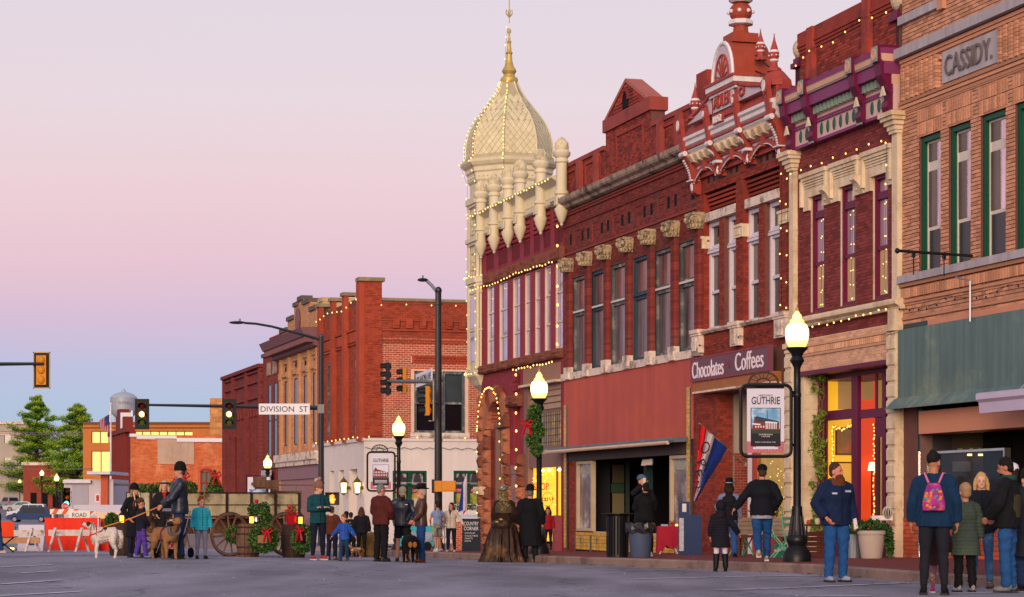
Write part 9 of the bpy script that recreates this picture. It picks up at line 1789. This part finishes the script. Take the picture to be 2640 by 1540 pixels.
# ================================================================ dogs
def dog(x,Y,H,yaw,label,coat,spec,coat2=None,vox=.014,head=0.0,tail=None,rough=0.0,body=1.0,neck=.42):
    """H withers height; built facing -x, standing"""
    X=(x-CX)/F*Y;t=thing('dog',(X,Y,float(GZ(X,Y))),label,'dog',None,WORLD,math.radians(yaw),H/.62);b=MB()
    fur=M('fur_'+coat,coat,.95,.25,9,bump=.012,bscale=70,**({'col2': coat2} if coat2 else {}))
    lg=spec.get('lg',1);t.matrix_world=t.matrix_world @ Matrix.Diagonal((spec.get('lx',1),1,1,1))
    def loft(P): b.tube([p[:3] for p in P],[p[3] for p in P],14)
    loft([(.36,0,.5,.07),(.3,0,.5,.12*body),(.12,0,.49,.125*body),(-.1,0,.46,.155*body),(-.26,0,.48,.15*body),(-.34,0,.52,.1)])
    hx,hz=-.34-neck*.55,.56+neck*.62
    loft([(-.24,0,.54,.11),(-.34,0,.62,.09),(hx+.07,0,hz-.03,.075)]);h=Vector((hx,0,hz));hd=Matrix.Translation(h) @ Matrix.Rotation(math.radians(head),4,'Z') @ Matrix.Rotation(math.radians(spec.get('pitch',0)),4,'Y');b.T=hd
    b.ell((0,0,.01),(.095,.075,.075),12,8);b.tube([(-.05,0,-.0),(-.13,0,-.025),(-.19,0,-.03)],[.055,.042,.033],10);[b.tube([(.01,q*.06,.06),(.03,q*.09,.02 if spec.get('flop',1) else .13),(.02,q*.085,-.05 if spec.get('flop',1) else .14)],[.028,.026,.012],6) for q in (-1,1)];b.T=None
    for q in (-1,1): loft([(-.22,q*.09,.46,.08),(-.21,q*.1,.3,.052*lg),(-.23,q*.1,.16,.038*lg),(-.22,q*.1,.05,.032*lg),(-.235,q*.1,.02,.032),(-.27,q*.1,.015,.022)]);loft([(.26,q*.08,.48,.1),(.2,q*.11,.34,.08*lg),(.27,q*.11,.22,.046*lg),(.31,q*.11,.18,.034*lg),(.29,q*.11,.06,.03*lg),(.28,q*.11,.02,.03),(.24,q*.11,.015,.022)])
    tl=tail or [(.36,0,.54,.035),(.46,0,.5,.03),(.52,0,.38,.022),(.55,0,.3,.01)];loft(tl)
    o=melt(b,'body',fur,t,vox,amp=.0015+rough,seed=int(x),fold=(30,30,30));m=MB(hd);m.ell((-.2,0,-.015),(.018,.02,.016),8,6);[m.ell((-.07,q*.045,.035),(.012,.01,.012),8,6) for q in (-1,1)];m.build('nose_and_eyes',M('nose_black','0e0c0c',.4),t)
    return t,fur,hd
dg_,fur,hd=dog(270,45.3,.62,14,'white dog with brown saddle patch and turquoise collar straining on the leash','cfc4ba',{'pitch': 26,'lg': 1.2,'lx': .74},vox=.013,rough=.004,body=1.15,tail=[(.36,0,.52,.06),(.42,0,.52,.075),(.45,0,.42,.08),(.44,0,.32,.06),(.42,0,.24,.03)],neck=.15)
def sad(m): ringloft(m,[(0,0,0,.1,.11),(.0,0,.06,.09,.1),(0,0,.12,.05,.06)],14);m.v=[(a*1.1,b*1.3,.515+c) for a,b,c in m.v]
add(dg_,sad,'brown_patch',M('fur_patch_brown','4a2414',.9,.2,9));add(dg_,lambda m: (setattr(m,'T',hd),m.ell((-.03,-.03,.03),(.08,.055,.055),10,6)),'brown_face_patch',M('fur_patch_brown','4a2414'));add(dg_,lambda m: m.tube([(-.36+.01*k,.11*math.cos(k*.63),.63+.1*math.sin(k*.63)) for k in range(10)],.012,5,closed=True),'collar',M('collar_turquoise','1c9ca8',.5));add(dg_,lambda m: (m.tube([(-.22-.14*abs(math.sin(k*.35)) if 0 else -.24+.0*k,.165*math.cos(k*.63),.5+.165*math.sin(k*.63)) for k in range(10)],.014,5,closed=True),m.tube([(-.42,0,.46),(-.3,-.15,.5),(-.1,-.16,.56),(-.02,-.05,.63)],.014,5)),'harness',M('harness_red','a81c24',.6))
V=MB();[addnp(V,*leaves((.3+.1*k,0,.42-.1*k),(.1,.12,.13),420,.02,50+k,shell=.7)) for k in range(2)];addnp(V,*leaves((-.3,0,.4),(.07,.1,.12),300,.02,60,shell=.7));V.build('feathering',fur,dg_,kind='stuff')
dt_,fur,hd=dog(426,45.2,.66,128,'large tan dog with dark muzzle and grey neck scarf, head turned left','8c6440',{'pitch': -5},coat2='6c4a2e',vox=.013,head=-112,tail=[(.36,0,.52,.04),(.48,0,.46,.036),(.62,.02,.47,.03),(.72,.02,.53,.015)],body=1.02,neck=.26)
add(dt_,lambda m: (setattr(m,'T',hd),m.tube([(-.09,0,-.02),(-.195,0,-.03)],[.05,.037],10)),'dark_muzzle',M('muzzle_dark','1c1412',.8));add(dt_,lambda m: [m.tube([(-.34-.02*k,.115*math.cos(a),.57+.11*math.sin(a)) for a in np.linspace(0,5.9,14)],.03,6,closed=True) for k in (0,1)],'neck_scarf',cloth('5a5c68'));add(dt_,lambda m: m.tube([(-.1,.16*math.cos(a),.47+.16*math.sin(a)) for a in np.linspace(0,5.9,14)],.016,5,closed=True),'striped_harness',cloth('5a2430'))
dr_,fur,hd=dog(1057,47.6,.6,-78,'black and tan dog seen from behind beside the cowboy hat man in jeans','100e0e',{},vox=.014,tail=[(.36,0,.54,.03),(.39,0,.56,.02),(.4,0,.56,.01)],neck=.2)
add(dr_,lambda m: [m.tube([(.3,q*.112,.2),(.28,q*.112,.05)],[.034,.034],8) for q in (-1,1)]+[m.ell((.37,q*.05,.4),(.03,.05,.07),8,6) for q in (-1,1)],'tan_markings',M('fur_tan','8a5a2c',.9))
dc_,fur,hd=dog(918,57,.28,-20,'small brown and white corgi near the little boy','7a4c2a',{'flop': 0},coat2='c4b4a4',neck=.2)
t=thing('dog_leash',(0,0,0),'orange leash stretched from the white dog to the tall man in the beanie','leash');a,b=dg_.matrix_world @ Vector((-.02,0,.64)),man1.matrix_world @ Vector((.14,-.4,.97));t.location=a;m=MB();m.tube([Vector((0,0,0)),(b-a)*.5-Vector((0,0,.03)),b-a],.012,6);m.build('webbing',M('leash_orange','c87a20',.6),t)
# ================================================================ evaluate everything that waited for a modifier or a font
dg=bpy.context.evaluated_depsgraph_get();dg.update()
NEW=[]
for o,fn in PENDING:
    me=bpy.data.meshes.new_from_object(o.evaluated_get(dg));NEW.append((o,fn,me))
for o,fn,me in NEW:
    me=fn(o,me) or me
    if o.type == 'FONT':
        n=bpy.data.objects.new('tmp',me);COL.objects.link(n);nm=o.name;par=o.parent;mw=o.matrix_basis.copy()
        keys={k: o[k] for k in o.keys() if isinstance(o[k],str)};kids=[c for c in bpy.data.objects if c.parent == o]
        bpy.data.objects.remove(o);n.name=nm;n.parent=par;n.matrix_basis=mw
        for k,v in keys.items(): n[k]=v
        if not me.materials: pass
    else:
        o.modifiers.clear();o.data=me
print('objects',len(bpy.data.objects),'faces',sum(len(o.data.polygons) for o in bpy.data.objects if o.type == 'MESH'))
